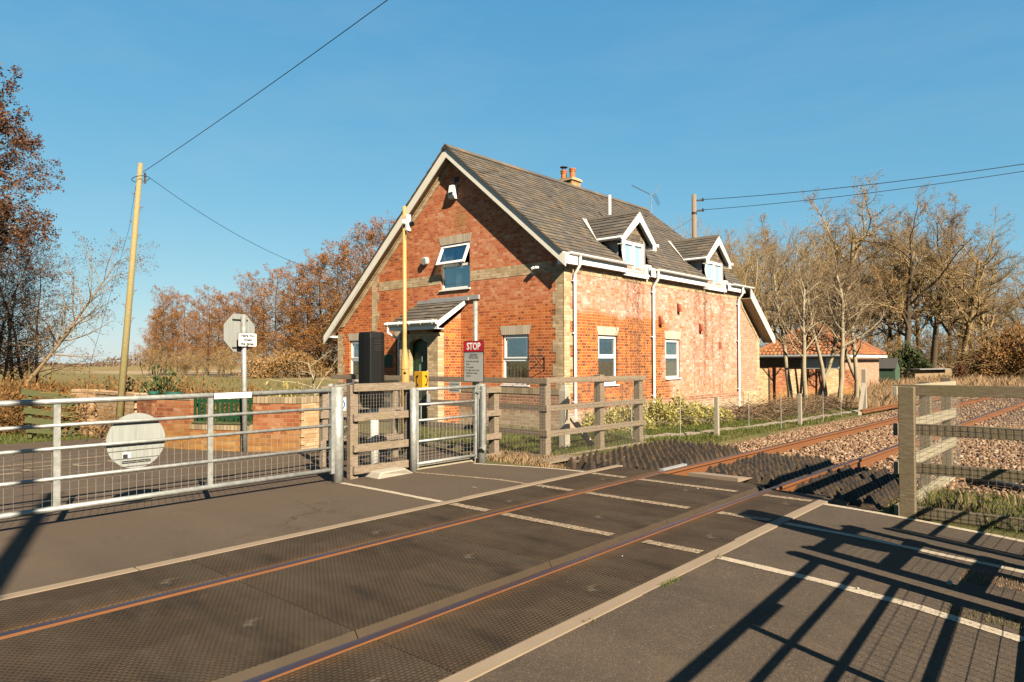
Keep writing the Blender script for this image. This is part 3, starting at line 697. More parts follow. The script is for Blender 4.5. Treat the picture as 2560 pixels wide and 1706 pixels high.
def stone_mesh(name, x, y, z, size, mat, parent=None):
    n = len(x); s = size * rs.uniform(.5, 1.25, (n, 1, 1)); sc3 = rs.uniform(.55, 1.15, (n, 1, 3)); v = ico[None] * sc3 * s
    v = v + rs.normal(size=v.shape) * s * .16
    a = rs.uniform(0, 2 * PI, n); ca, sa = np.cos(a)[:, None], np.sin(a)[:, None]
    X_, Y_ = v[..., 0] * ca - v[..., 1] * sa, v[..., 0] * sa + v[..., 1] * ca
    tilt = rs.uniform(-.8, .8, (n, 1)); Z_ = v[..., 2] * np.cos(tilt) + X_ * np.sin(tilt); X_ = X_ * np.cos(tilt) - v[..., 2] * np.sin(tilt)
    P = np.stack([X_ + x[:, None], Y_ + y[:, None], Z_ + z[:, None]], -1).reshape(-1, 3)
    Fc = (icf[None] + (np.arange(n) * 12)[:, None, None]).reshape(-1, 3)
    return npmesh(name, P, Fc, 3, mat, parent)
def bz(x, y):
    top = 6.75 - np.maximum(0, x - 20) * .03
    return -.175 - (1 - np.minimum(1., (top - y) / .9)) * .16 + np.where((y < 2.2) & (x > 10.6), .03, 0)
xs_, ys_ = stones(34000, (8.9, 24), (-1.2, 6.9), None, .03, lambda x, y: ((y > 1.9) | (x > 10.4)) & (x > 8.95) & (rs.uniform(size=len(x)) < np.clip(1.6 - (x - 9) * .06, .5, 1)) & ~((x < 12.3) & (y > 2.2) & (y < 6.6) & (np.abs(y - 6.7) > .25)))
x2, y2 = stones(9000, (24, 48), (-2, 6.6), None, .03)
xx_ = np.concatenate([xs_, x2]); yy_ = np.concatenate([ys_, y2])
o = stone_mesh('ballast', xx_, yy_, bz(xx_, yy_) + rs.uniform(-.005, .02, len(xx_)), .036, 'stone'); struct(o, 'stuff')

# ------------------------------------------------------------------ pyramid trespass guards
def guard(x0, x1, y0, y1, lab, p=.125, h=.125, zb=-.09, skew=0.):
    t = thing('trespass_guard', lab, 'trespass guard', ((x0 + x1) / 2, (y0 + y1) / 2, zb), 'anti trespass guards beside the crossing')
    r = random.Random(int(x0 * 100 + y0 * 10)); mb = MB(); nx_ = int((x1 - x0) / p); ny_ = int((y1 - y0) / p)
    for i in range(nx_):
        for j in range(ny_):
            cx_ = x0 + (i + .5) * p + (.5 * p if j % 2 else 0) + skew * j * p; cy_ = y0 + (j + .5) * p; hh = h * r.uniform(.8, 1.12); dx = r.uniform(-.012, .012)
            a = p * .52; q = .012
            mb.add([(cx_ - a, cy_ - a, zb), (cx_ + a, cy_ - a, zb), (cx_ + a, cy_ + a, zb), (cx_ - a, cy_ + a, zb),
                    (cx_ - q + dx, cy_ - q, zb + hh), (cx_ + q + dx, cy_ - q, zb + hh), (cx_ + q + dx, cy_ + q, zb + hh), (cx_ - q + dx, cy_ + q, zb + hh)],
                   [(4, 5, 6, 7), (0, 1, 5, 4), (1, 2, 6, 5), (2, 3, 7, 6), (3, 0, 4, 7)])
    mb.build('pyramid_studs', 'guard', t)
    b = MB(); b.box((x0 - .03, y0 - .02, zb - .08), (x1 + .08, y1 + .02, zb + .004)); b.build('base_mat', 'guard', t)
guard(9.15, 12.6, 5.25, 6.95, 'largest dark field of pointed pyramid studs between the far rail and the timber fence', .185, .20, -.14)
guard(9.7, 12.2, 3.52, 4.88, 'dark pyramid studded guard lying between the two rails', .17, .16, -.13)
guard(8.9, 11.3, 2.15, 3.2, 'dark pyramid studded guard in shade beside the near rail, in front of the timber post', .17, .17, -.13)
mb = MB(); mb.box((9.25, 5.12, -.04), (10.0, 5.19, .0)); tag(mb.build('rail_ramp', 'lead'), 'small pale ramp block at the end of the panels against the far rail', 'ramp block')
mb = MB(); mb.prism([(9.2, 3.95, .004), (9.75, 3.95, -.06), (9.2, 3.95, -.06)], (0, .75, 0)); tag(mb.build('panel_ramp', 'edging'), 'pale wedge shaped plate at the end of the middle panels', 'ramp block')
mb = MB(); mb.prism([(8.55, 2.44, .004), (9.0, 2.44, -.09), (8.55, 2.44, -.12)], (0, .26, 0)); tag(mb.build('edging_end_block', 'edging'), 'sloping concrete end block of the near edging beside the guard in shade', 'concrete block')
mb = MB(); mb.box((8.75, 6.9, -.03), (9.6, 7.2, .0)); mb.box((9.3, 6.45, -.06), (10.3, 7.1, -.03)); tag(mb.build('timber_plank', 'weathered_timber'), 'flat weathered plank lying on the ground in front of the fence corner', 'plank')
# ribbed cable conduit
pts = [(11.75 - i * .06, 1.62 - i * .055 - .0008 * i * i, -.10 + .05 * math.sin(i * .16)) for i in range(44)]; mb = MB(); mb.tube(pts, [.055 if i % 2 else .045 for i in range(44)], 10)
tag(mb.build('conduit', 'hosegrey'), 'grey ribbed plastic conduit lying on the ballast behind the right-hand mesh fence', 'conduit')
# cable trough running along the lineside
mb = MB(); x = 12.6; r = random.Random(9); 
while x < 27:
    zz = float(gz(x + .5, 7.8)); mb.box((x, 7.72 - (x - 12.6) * .045 + r.uniform(-.02, .02), -.4), (x + .95, 7.98 - (x - 12.6) * .045, zz + .03 + r.uniform(-.01, .015))); x += 1.
tag(mb.build('cable_trough', 'trough'), 'line of concrete cable trough lids in the grass beside the track', 'cable trough')

# ------------------------------------------------------------------ the cottage
XG, XR, YS, YL = 13.46, 24.0, 10.14, 19.62
H = thing('cottage', 'red brick crossing keeper cottage with slate roof, two dormers and a porch, beside the railway', 'house', (XG, YS, 0))
RY, RZ = 14.06, 7.70                      # ridge
KR = .83; KL = .855                       # pitches right (track side) and left
def roof_z(y): return RZ - KR * (RY - y) if y < RY else RZ - KL * (y - RY)
# underside of slates at wall
def wall_top(y): return roof_z(y) - .14
def wall_strips(axis, c, u_breaks, z0, topf, holes, depth, inward):
    """vertical strips of wall in plane axis=c with rectangular holes; reveals of given depth"""
    mb = MB(); P = (lambda u, z, d=0: (c + d * inward, u, z)) if axis == 'x' else (lambda u, z, d=0: (u, c + d * inward, z))
    br = sorted(set(u_breaks + [h[0] for h in holes] + [h[1] for h in holes]))
    for a, b in zip(br, br[1:]):
        m = (a + b) / 2; hs = sorted([h for h in holes if h[0] < m < h[1]], key=lambda h: h[2]); z = z0
        for h in hs: mb.quad(P(a, z), P(b, z), P(b, h[2]), P(a, h[2])); z = h[3]
        mb.quad(P(a, z), P(b, z), P(b, topf(b)), P(a, topf(a)))
    for h in holes:
        a, b, lo, hi = h
        mb.quad(P(a, lo), P(a, lo, depth), P(a, hi, depth), P(a, hi)); mb.quad(P(b, lo), P(b, hi), P(b, hi, depth), P(b, lo, depth))
        mb.quad(P(a, hi), P(a, hi, depth), P(b, hi, depth), P(b, hi)); mb.quad(P(a, lo), P(b, lo), P(b, lo, depth), P(a, lo, depth))
    return mb
W_UP = (13.38, 14.55, 3.67, 4.95); W_R = (11.27, 12.19, 1.02, 2.32); W_L = (18.05, 18.97, 1.02, 2.32); W_M = (15.75, 16.575, 1.02, 2.31)
W1 = (14.93, 15.84, 1.0, 2.31); W2 = (18.49, 19.39, 1.10, 2.28)
DOOR = (14.78, 15.52, -.1, 2.28)
g = wall_strips('x', XG, [YS, RY, YL, 17.77], -.4, wall_top, [W_UP, W_R, W_L, W_M], .14, 1); g.build('gable_wall', 'brick_gable', H)
s_ = wall_strips('y', YS, [XG, XR], -.5, lambda u: wall_top(YS) - .05, [W1, W2], .14, 1); s_.build('side_wall', 'brick_side', H)
mb = MB(); mb.quad((XR, YS, -.5), (25.68, YS, -.5), (25.68, YS, 2.52), (XR, YS, 3.82)); mb.quad((25.68, YS, -.5), (25.68, YL, -.5), (25.68, YL, 2.5), (25.68, YS, 2.5)); mb.build('rear_wall', 'brick_rear', H)
mb = MB(); mb.quad((XG, YL, -.4), (XG, YL, wall_top(YL)), (25.68, YL, wall_top(YL)), (25.68, YL, -.4)); mb.quad((XR, YS, 2), (XR, YL, 2.), (XR, YL, wall_top(YL)), (XR, RY, RZ - .14), (XR, YS, wall_top(YS))); mb.build('back_wall', 'brick_rear', H)
# interior shell so the windows look into rooms
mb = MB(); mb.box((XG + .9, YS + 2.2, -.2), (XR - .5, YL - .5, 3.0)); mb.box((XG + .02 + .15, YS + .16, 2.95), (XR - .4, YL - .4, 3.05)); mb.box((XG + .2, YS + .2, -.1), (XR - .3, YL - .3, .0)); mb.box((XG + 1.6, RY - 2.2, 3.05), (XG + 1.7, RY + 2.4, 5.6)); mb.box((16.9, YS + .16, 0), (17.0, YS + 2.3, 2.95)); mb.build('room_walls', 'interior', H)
# plinths
mb = MB(); mb.box((XG - .06, YS - .06, -.45), (XG + .02, YL + .03, .84)); mb.build('plinth', 'plinth_y', H)
mb = MB(); mb.box((XG + .02, YS - .06, -.5), (XR, YS + .02, .52)); mb.build('plinth', 'plinth_x', H)
mb = MB(); mb.box((XR, YS - .09, -.5), (25.72, YS + .02, .5)); mb.box((25.6, YS - .08, .5), (25.70, YS + .02, .56)); mb.build('plinth', 'yellow_brick_x', H)
mb = MB(); mb.box((XG - .075, YS - .02, .80), (XG + .03, YL, .95)); mb.build('plinth_coping', 'coping_y', H)
# yellow brick quoins, toothed, 4 mm proud
def toothed(name, axis, c, u0, sgn, z0, z1, w1, w2, mat, out=-.004):
    mb = MB(); z = z0; k = 0
    while z < z1 - .01:
        zz = min(z + .3, z1); w = w1 if k % 2 else w2; a, b = sorted((u0, u0 + sgn * w))
        if axis == 'x': mb.box((c + out, a, z), (c + .01, b, zz))
        else: mb.box((a, c + out, z), (b, c + .01, zz))
        z = zz; k += 1
    return mb.build(name, mat, H)
toothed('quoin', 'x', XG, YS - .004, 1, .95, 4.05, .36, .27, 'yellow_brick_y', -.006)
toothed('quoin', 'y', YS, XG - .006, 1, .52, 4.02, .36, .24, 'yellow_brick_x', -.006)
toothed('quoin', 'x', XG, YL + .004, -1, .95, 2.55, .36, .27, 'yellow_brick_y', -.006)
toothed('quoin', 'x', XG, 17.77, -1, 2.6, 4.35, .36, .27, 'yellow_brick_y', -.006)
toothed('quoin', 'x', XG, 17.77, -1, .95, 2.58, .36, .27, 'yellow_brick_y', -.006)
toothed('quoin', 'y', YS, 25.682, -1, .56, 2.45, .30, .22, 'yellow_brick_x', -.006)
mb = MB(); mb.box((XG - .006, 10.5, 3.85), (XG + .01, W_UP[0] - .01, 4.13)); mb.box((XG - .006, W_UP[1] + .01, 3.85), (XG + .01, 17.41, 4.13)); mb.build('string_course', 'yellow_brick_y', H)
# corbelled yellow brick verge band under the barge boards, two steps
mb = MB()
for (d, t0, t1) in ((.05, .13, .33), (.09, .13, .22)):
    for ya, yb in ((YS + .1, RY), (RY, YL)):
        mb.prism([(XG - d, ya, roof_z(ya) - t0), (XG - d, yb, roof_z(yb) - t0), (XG - d, yb, roof_z(yb) - t1), (XG - d, ya, roof_z(ya) - t1)], (d + .005, 0, 0))
mb.prism([(XG - .02, YS + .1, roof_z(YS + .1) - .3), (XG - .02, RY, RZ - .3), (XG - .02, RY, RZ - .50), (XG - .02, YS + .35, roof_z(YS + .35) - .48)], (.025, 0, 0)); mb.prism([(XG - .02, RY, RZ - .3), (XG - .02, YL - .15, roof_z(YL - .15) - .3), (XG - .02, YL - .4, roof_z(YL - .4) - .5), (XG - .02, RY, RZ - .50)], (.025, 0, 0))
mb.build('verge_corbel', 'yellow_brick_y', H)
mb = MB(); mb.prism([(24.05, YS - .02, 3.75), (25.7, YS - .02, 2.48), (25.7, YS - .02, 2.30), (24.05, YS - .02, 3.57)], (0, .03, 0)); mb.build('verge_corbel', 'yellow_brick_x', H)
# eaves yellow courses under the gutter
mb = MB(); mb.box((XG + .36, YS - .006, 3.82), (XR - .05, YS + .01, 4.0)); mb.build('eaves_course', 'yellow_brick_x', H)

# main roof, laid as real slates: courses of slightly uneven slabs
EY = 10.02 - .06; EYL = 20.08; X0 = XG - .30; X1 = XR + .12
def slate_plane(name, p0, p1, q0, mat, parent, course=.175, wd=.22, th=.014, seed=1, cuts=(), cuth=0.):
    """p0->p1 along the eaves, q0 above p0 at the ridge; slates stacked from the eaves up"""
    p0 = Vector(p0); p1 = Vector(p1); q0 = Vector(q0); e = (p1 - p0); L = e.length; e.normalize(); u = (q0 - p0); Hh = u.length; u.normalize(); n = e.cross(u)
    if n.z < 0: n = -n
    r = random.Random(seed); mb = MB(); nr = int(math.ceil(Hh / course))
    # backing board
    k = -.035
    def board(a0, a1, h0, h1):
        P = [p0 + e * a0 + u * h0, p0 + e * a1 + u * h0, p0 + e * a1 + u * h1, p0 + e * a0 + u * h1]
        mb.add([q + n * k for q in P] + [q + n * (k + .02) for q in P], [(0, 3, 2, 1), (4, 5, 6, 7), (0, 1, 5, 4), (1, 2, 6, 5), (2, 3, 7, 6), (3, 0, 4, 7)])
    board(0, L, cuth, Hh); x = 0
    if cuth:
        for (c0, c1) in list(cuts) + [(L, L)]: board(x, c0, 0, cuth - .001); x = c1
    for i in range(nr):
        x = -wd * .5 * (i % 2); b0 = i * course; b1 = min(b0 + course * 1.25, Hh)
        while x < L:
            a = max(0, x); b = min(L, x + wd - .004); x += wd
            if b - a < .02: continue
            if b0 < cuth - .05 and any(c0 < b and a < c1 for c0, c1 in cuts):
                if b1 <= cuth or True:
                    for c0, c1 in cuts:
                        if c0 < b and a < c1:
                            if a < c0: b = c0
                            elif b > c1: a = c1
                            else: a = b
                if b - a < .02: continue
            t0 = r.uniform(.006, .012) + (r.uniform(.0, .016) if r.random() < .04 else 0); d = r.uniform(-.006, .006)
            A = p0 + e * a + u * (b0 + d); B = p0 + e * b + u * (b0 + d + r.uniform(-.004, .004)); Cc = p0 + e * b + u * b1; D = p0 + e * a + u * b1
            mb.add([A + n * (t0 - .012), B + n * (t0 - .012), A + n * (t0 + .006), B + n * (t0 + .006), Cc - n * .01, D - n * .01], [(0, 1, 3, 2), (2, 3, 4, 5), (0, 2, 5), (1, 4, 3)])
    return mb.build(name, mat, parent)
def slate_isl(name, lichen, tint=(1, 1, 1)):
    t = NT(name); i = t.island(); g = t.n('NewGeometry').outputs['Position']
    col = t.ramp(i, [(0, (.080, .069, .056)), (.45, (.105, .090, .071)), (.8, (.122, .105, .082)), (1, (.16, .137, .105))])
    n = t.noise(t.map(g, (.8, .8, 1.6)), 1.5, 6, .7); n2 = t.noise(g, 9., 5, .7)
    l = t.step(t.math('ADD', t.math('ADD', t.math('MULTIPLY', n, .55), t.math('MULTIPLY', n2, .40)), t.math('MULTIPLY', i, .05)), .50, .66)
    col = t.mix(t.math('MULTIPLY', l, lichen), col, t.mix(n2, (.20, .095, .026), (.26, .165, .075)))
    col = t.mix(t.math('MULTIPLY', t.step(n2, .6, .75), .25), col, (.24, .23, .20))
    M[name] = t.pbr(col, .72, 0, t.bump(n2, .25, .006), .3)
slate_isl('slates', .85); slate_isl('slates_clean', .4)
R_ = slate_plane('roof', (X0, EY, roof_z(EY)), (X1, EY, roof_z(EY)), (X0, RY, RZ), 'slates', H, seed=3, cuts=((16.0 - X0, 17.58 - X0), (21.05 - X0, 22.78 - X0)), cuth=.30)
RR = R_
slate_plane('roof_far_slope', (X0, EYL, roof_z(EYL)), (X1, EYL, roof_z(EYL)), (X0, RY, RZ), 'slates', H, course=.3, wd=.4, seed=4)
slate_plane('rear_roof', (26.28, YS - .36, 2.52), (26.28, YL, 2.52), (XR - .02, YS - .36, 4.22), 'slates_clean', H, seed=5)
mb = MB(); x = X0
r = random.Random(8)
while x < X1 - .1:
    mb.prism([(x, RY - .17, RZ - .10), (x, RY - .15, RZ - .07), (x, RY, RZ + .045), (x, RY + .15, RZ - .07), (x, RY + .17, RZ - .10)], (min(.44, X1 - x), 0, 0)); x += .45
mb.build('ridge_tile', 'slates', R_)
# barge boards (front gable)
def barge(name, pts, dpth, th, xx, mat='barge'):
    mb = MB()
    for (ya, za), (yb, zb) in zip(pts, pts[1:]):
        mb.prism([(xx, ya, za), (xx, yb, zb), (xx, yb, zb - dpth), (xx, ya, za - dpth)], (th, 0, 0))
    return mb.build(name, mat, H)
zb = .035
barge('barge_board', [(EY - .06, roof_z(EY - .06) - zb), (RY, RZ - zb)], .30, .03, XG - .26)
barge('barge_board', [(RY, RZ - zb), (EYL, roof_z(EYL) - zb)], .30, .03, XG - .262)
mb = MB()
for ya, yb in ((EY, RY), (RY, EYL)):
    mb.prism([(XG - .228, ya, roof_z(ya) - .25), (XG - .228, yb, roof_z(yb) - .25), (XG - .228, yb, roof_z(yb) - .27), (XG - .228, ya, roof_z(ya) - .27)], (.23, 0, 0))
mb.build('soffit', 'soffit', H)
mb = MB(); mb.prism([(XG - .225, EY - .05, 3.99), (XG - .225, YS + .02, 3.99), (XG - .225, YS + .02, roof_z(YS) - .07), (XG - .225, EY - .05, roof_z(EY) - .06)], (.5, 0, 0)); mb.build('kneeler_box', 'white', H)
mb = MB(); mb.prism([(XG - .225, YL + .03, 2.44), (XG - .225, EYL - .03, 2.44), (XG - .225, EYL - .03, 2.50), (XG - .225, YL + .03, 2.50)], (.5, 0, 0)); mb.build('kneeler_box', 'white', H)
# rear barge and soffit, facing the track
mb = MB(); mb.prism([(24.02, YS - .38, 4.20), (26.30, YS - .38, 2.50), (26.30, YS - .38, 2.28), (26.10, YS - .38, 2.28), (24.02, YS - .38, 3.84)], (0, .03, 0)); mb.build('barge_board', 'white_paint', H)
mb = MB(); mb.prism([(24.02, YS - .35, 3.86), (26.1, YS - .35, 2.32), (26.1, YS - .35, 2.30), (24.02, YS - .35, 3.84)], (0, .36, 0)); mb.build('soffit', 'soffit', H)
# gutters, fascias and downpipes (track side)
def gutter(x0, x1, y, z, parent=H, r0=.065):
    mb = MB()
    prof = [(math.cos(t), math.sin(t)) for t in np.linspace(PI, 2 * PI, 8)]
    vs = []; 
    for x in (x0, x1):
        for k, (c_, s2) in enumerate(prof): vs.append((x, y + c_ * r0, z + s2 * r0))
        for k, (c_, s2) in enumerate(reversed(prof)): vs.append((x, y + c_ * (r0 - .008), z + s2 * (r0 - .008)))
    n = 16; mb.add(vs, [(k, (k + 1) % n, n + (k + 1) % n, n + k) for k in range(n)] + [tuple(range(8)), tuple(range(n, n + 8))])
    x = x0 + .3
    while x < x1:
        mb.box((x - .012, y - r0 - .004, z - .01), (x + .012, y + r0, z + .004)); mb.box((x - .012, y + r0 * .2, z - r0 - .006), (x + .012, y + r0 * .9, z - r0 + .004)); mb.tube([(x, y - r0 * .99, z - .01), (x, y - r0 * .5, z - r0 * .92), (x, y, z - r0 * 1.06)], .008, 4); x += .75
    return mb.build('gutter', 'white', parent)
gy_ = EY - .055; gzv = roof_z(EY) - .02
for (a, b) in ((XG - .10, 16.30), (17.62, 21.2), (22.78, XR + .55)): gutter(a, b, gy_, gzv, H)
mb = MB()
for (a, b) in ((XG - .05, 16.10), (17.42, 21.0), (22.62, XR + .02)): mb.box((a, EY + .01, gzv - .24), (b, EY + .035, gzv + .02)); mb.box((a, EY + .03, gzv - .24), (b, YS, gzv - .22))
mb.build('fascia', 'white', H)
def downpipe(x, ztop, zbot, y=None):
    y = YS - .07 if y is None else y; mb = MB()
    mb.tube([(x, gy_, gzv - .05), (x, gy_, ztop + .02), (x, gy_ + .04, ztop - .05), (x - .0, y, ztop - .22), (x, y, ztop - .32), (x, y, zbot)], .038, 10)
    mb.tube([(x, y, ztop - .30), (x, y, ztop - .42)], .046, 10)
    for z in (ztop - .4, 2.3, .6):
        if z > zbot: mb.tube([(x, y, z), (x, y, z + .05)], .045, 10); mb.box((x - .075, y + .0, z + .012), (x + .075, y + .07, z + .038))
    return mb.build('downpipe', 'white', H)
downpipe(13.82, 4.0, -.1); downpipe(17.68, 4.0, -.1); downpipe(23.66, 4.0, -.3)

# windows
def window(axis, c, win, inward, parent, transom=.46, kind='glass', blind=None, open_top=False, sill=True, cas=True, two=False):
    a, b, lo, hi = win; d0 = .055 * inward; f = .062
    P = (lambda u0, z0, u1, z1, t0, t1: ((min(c + t0 * inward, c + t1 * inward), u0, z0), (max(c + t0 * inward, c + t1 * inward), u1, z1))) if axis == 'x' else (lambda u0, z0, u1, z1, t0, t1: ((u0, min(c + t0 * inward, c + t1 * inward), z0), (u1, max(c + t0 * inward, c + t1 * inward), z1)))
    fr = MB(); A = .05; B = .12
    fr.box(*P(a, lo, a + f, hi, A, B)); fr.box(*P(b - f, lo, b, hi, A, B)); fr.box(*P(a + f, hi - f, b - f, hi, A, B)); fr.box(*P(a + f, lo, b - f, lo + f, A, B))
    zt = lo + (hi - lo) * (1 - transom)
    if two: m = (a + b) / 2; fr.box(*P(m - .04, lo + f, m + .04, hi - f, A, B))
    else: fr.box(*P(a + f, zt - .035, b - f, zt + .035, A, B))
    q = .04
    def sash(u0, z0, u1, z1):
        fr.box(*P(u0, z0, u0 + q, z1, .03, .09)); fr.box(*P(u1 - q, z0, u1, z1, .03, .09)); fr.box(*P(u0 + q, z1 - q, u1 - q, z1, .03, .09)); fr.box(*P(u0 + q, z0, u1 - q, z0 + q, .03, .09))
    if two: sash(a + f - .01, lo + f - .01, m - .03, hi - f + .01); sash(m + .03, lo + f - .01, b - f + .01, hi - f + .01)
    elif not open_top: sash(a + f - .015, zt + .03, b - f + .015, hi - f + .015)
    W = fr.build('window', 'white', parent, bevel=.004)
    def pane(u0, z0, u1, z1, t=.075):
        g = MB(); (p, q_) = P(u0, z0, u1, z1, t, t + .004); g.box(p, q_); return g.build('pane', kind, W)
    if two: pane(a + f, lo + f, m - .04, hi - f); pane(m + .04, lo + f, b - f, hi - f)
    else:
        pane(a + f, lo + f, b - f, zt - .035)
        if not open_top: pane(a + f, zt + .035, b - f, hi - f)
    if sill:
        s = MB(); (p, q_) = P(a - .03, lo - .035, b + .03, lo - .001, -.05, .10); s.box(p, q_); s.build('sill', 'white', W)
    if blind:
        for nm, u0, z0, u1, z1, t in blind:
            g = MB(); m_ = 'curtain' if nm == 'curtain' else 'blind'
            if nm == 'curtain':
                n = 14; 
                for k in range(n):
                    ua = u0 + (u1 - u0) * k / n; ub = u0 + (u1 - u0) * (k + 1) / n; ta = t + .03 * (k % 2); tb = t + .03 * ((k + 1) % 2)
                    if axis == 'x': g.quad((c + ta * inward, ua, z0), (c + tb * inward, ub, z0), (c + tb * inward, ub, z1), (c + ta * inward, ua, z1))
                    else: g.quad((ua, c + ta * inward, z0), (ub, c + tb * inward, z0), (ub, c + tb * inward, z1), (ua, c + ta * inward, z1))
            else:
                (p, q_) = P(u0, z0, u1, z1, t, t + .01); g.box(p, q_)
            g.build(nm, m_, W)
    return W
def lintel(axis, c, a, b, z0, z1, parent=H):
    e = .085; m = MB()
    if axis == 'x': m.prism([(c - .008, a - .01, z0), (c - .008, b + .01, z0), (c - .008, b + e, z1), (c - .008, a - e, z1)], (.02, 0, 0)); m.build('lintel', 'soldier_y', parent)
    else: m.prism([(a - .01, c - .008, z0), (b + .01, c - .008, z0), (b + e, c - .008, z1), (a - e, c - .008, z1)], (0, .02, 0)); m.build('lintel', 'soldier_x', parent)
WU = window('x', XG, W_UP, 1, H, .47, open_top=True, blind=[('curtain', 14.12, 3.72, 14.49, 4.88, .10), ('curtain', 13.85, 3.72, 14.1, 4.88, .16)])
window('x', XG, W_R, 1, H, .50, blind=[('curtain', 11.33, 1.08, 12.13, 1.60, .12)])
window('x', XG, W_L, 1, H, .47, blind=[('curtain', 18.1, 1.08, 18.91, 2.26, .12)])
window('x', XG, W_M, 1, H, .42, blind=[('curtain', 16.3, 1.08, 16.5, 2.25, .12)])
window('y', YS, W1, 1, H, .44, blind=[('blind', 15.0, 2.15, 15.76, 2.25, .12)])
window('y', YS, W2, 1, H, .46, blind=[('blind', 18.55, 1.15, 19.33, 2.22, .10)])
lintel('x', XG, W_UP[0], W_UP[1], 4.955, 5.19); lintel('x', XG, W_R[0], W_R[1], 2.325, 2.56); lintel('x', XG, W_L[0], W_L[1], 2.325, 2.56); lintel('x', XG, W_M[0], W_M[1], 2.32, 2.56)
lintel('y', YS, W1[0], W1[1], 2.315, 2.535); lintel('y', YS, W2[0], W2[1], 2.285, 2.52)
mb = MB(); mb.lathe((XG + .18, 13.66, 3.735), [(0, .06), (.1, .08), (.1, .06)], 10); r = random.Random(4)
for k in range(46):
    a = r.uniform(0, 6.28); l = r.uniform(.12, .3); h = r.uniform(.02, .22); p = Vector((XG + .18, 13.66, 3.84)); q = p + Vector((math.cos(a) * l * .22, math.sin(a) * l, h)); m_ = p.lerp(q, .5) + Vector((0, 0, .06)); d = Vector((0, 0, .009)); mb.quad(tuple(p - d), tuple(m_ - d), tuple(m_ + d), tuple(p + d)); mb.quad(tuple(m_ - d), tuple(q), tuple(m_ + d))
tag(mb.build('pot_plant', 'variegated'), 'spiky green pot plant standing inside the upper gable window', 'pot plant')
# the top-hung light of the upper window stands open
rot = Matrix.Rotation(R(-24), 3, 'Y'); pv = (XG + .05, 0, 4.91); a, b = W_UP[0] + .02, W_UP[1] - .02; zt = 4.31; m = MB()
for p, q in (((XG + .01, a, zt), (XG + .06, a + .07, 4.92)), ((XG + .01, b - .07, zt), (XG + .06, b, 4.92)), ((XG + .01, a + .07, 4.85), (XG + .06, b - .07, 4.92)), ((XG + .01, a + .07, zt), (XG + .06, b - .07, zt + .07))): m.box(p, q, Matrix.Rotation(R(24), 3, 'Y'), pv)
ob = m.build('open_light', 'white', WU); m = MB(); m.box((XG + .03, a + .07, zt + .07), (XG + .035, b - .07, 4.85), Matrix.Rotation(R(24), 3, 'Y'), pv); m.build('pane', 'glass', WU)
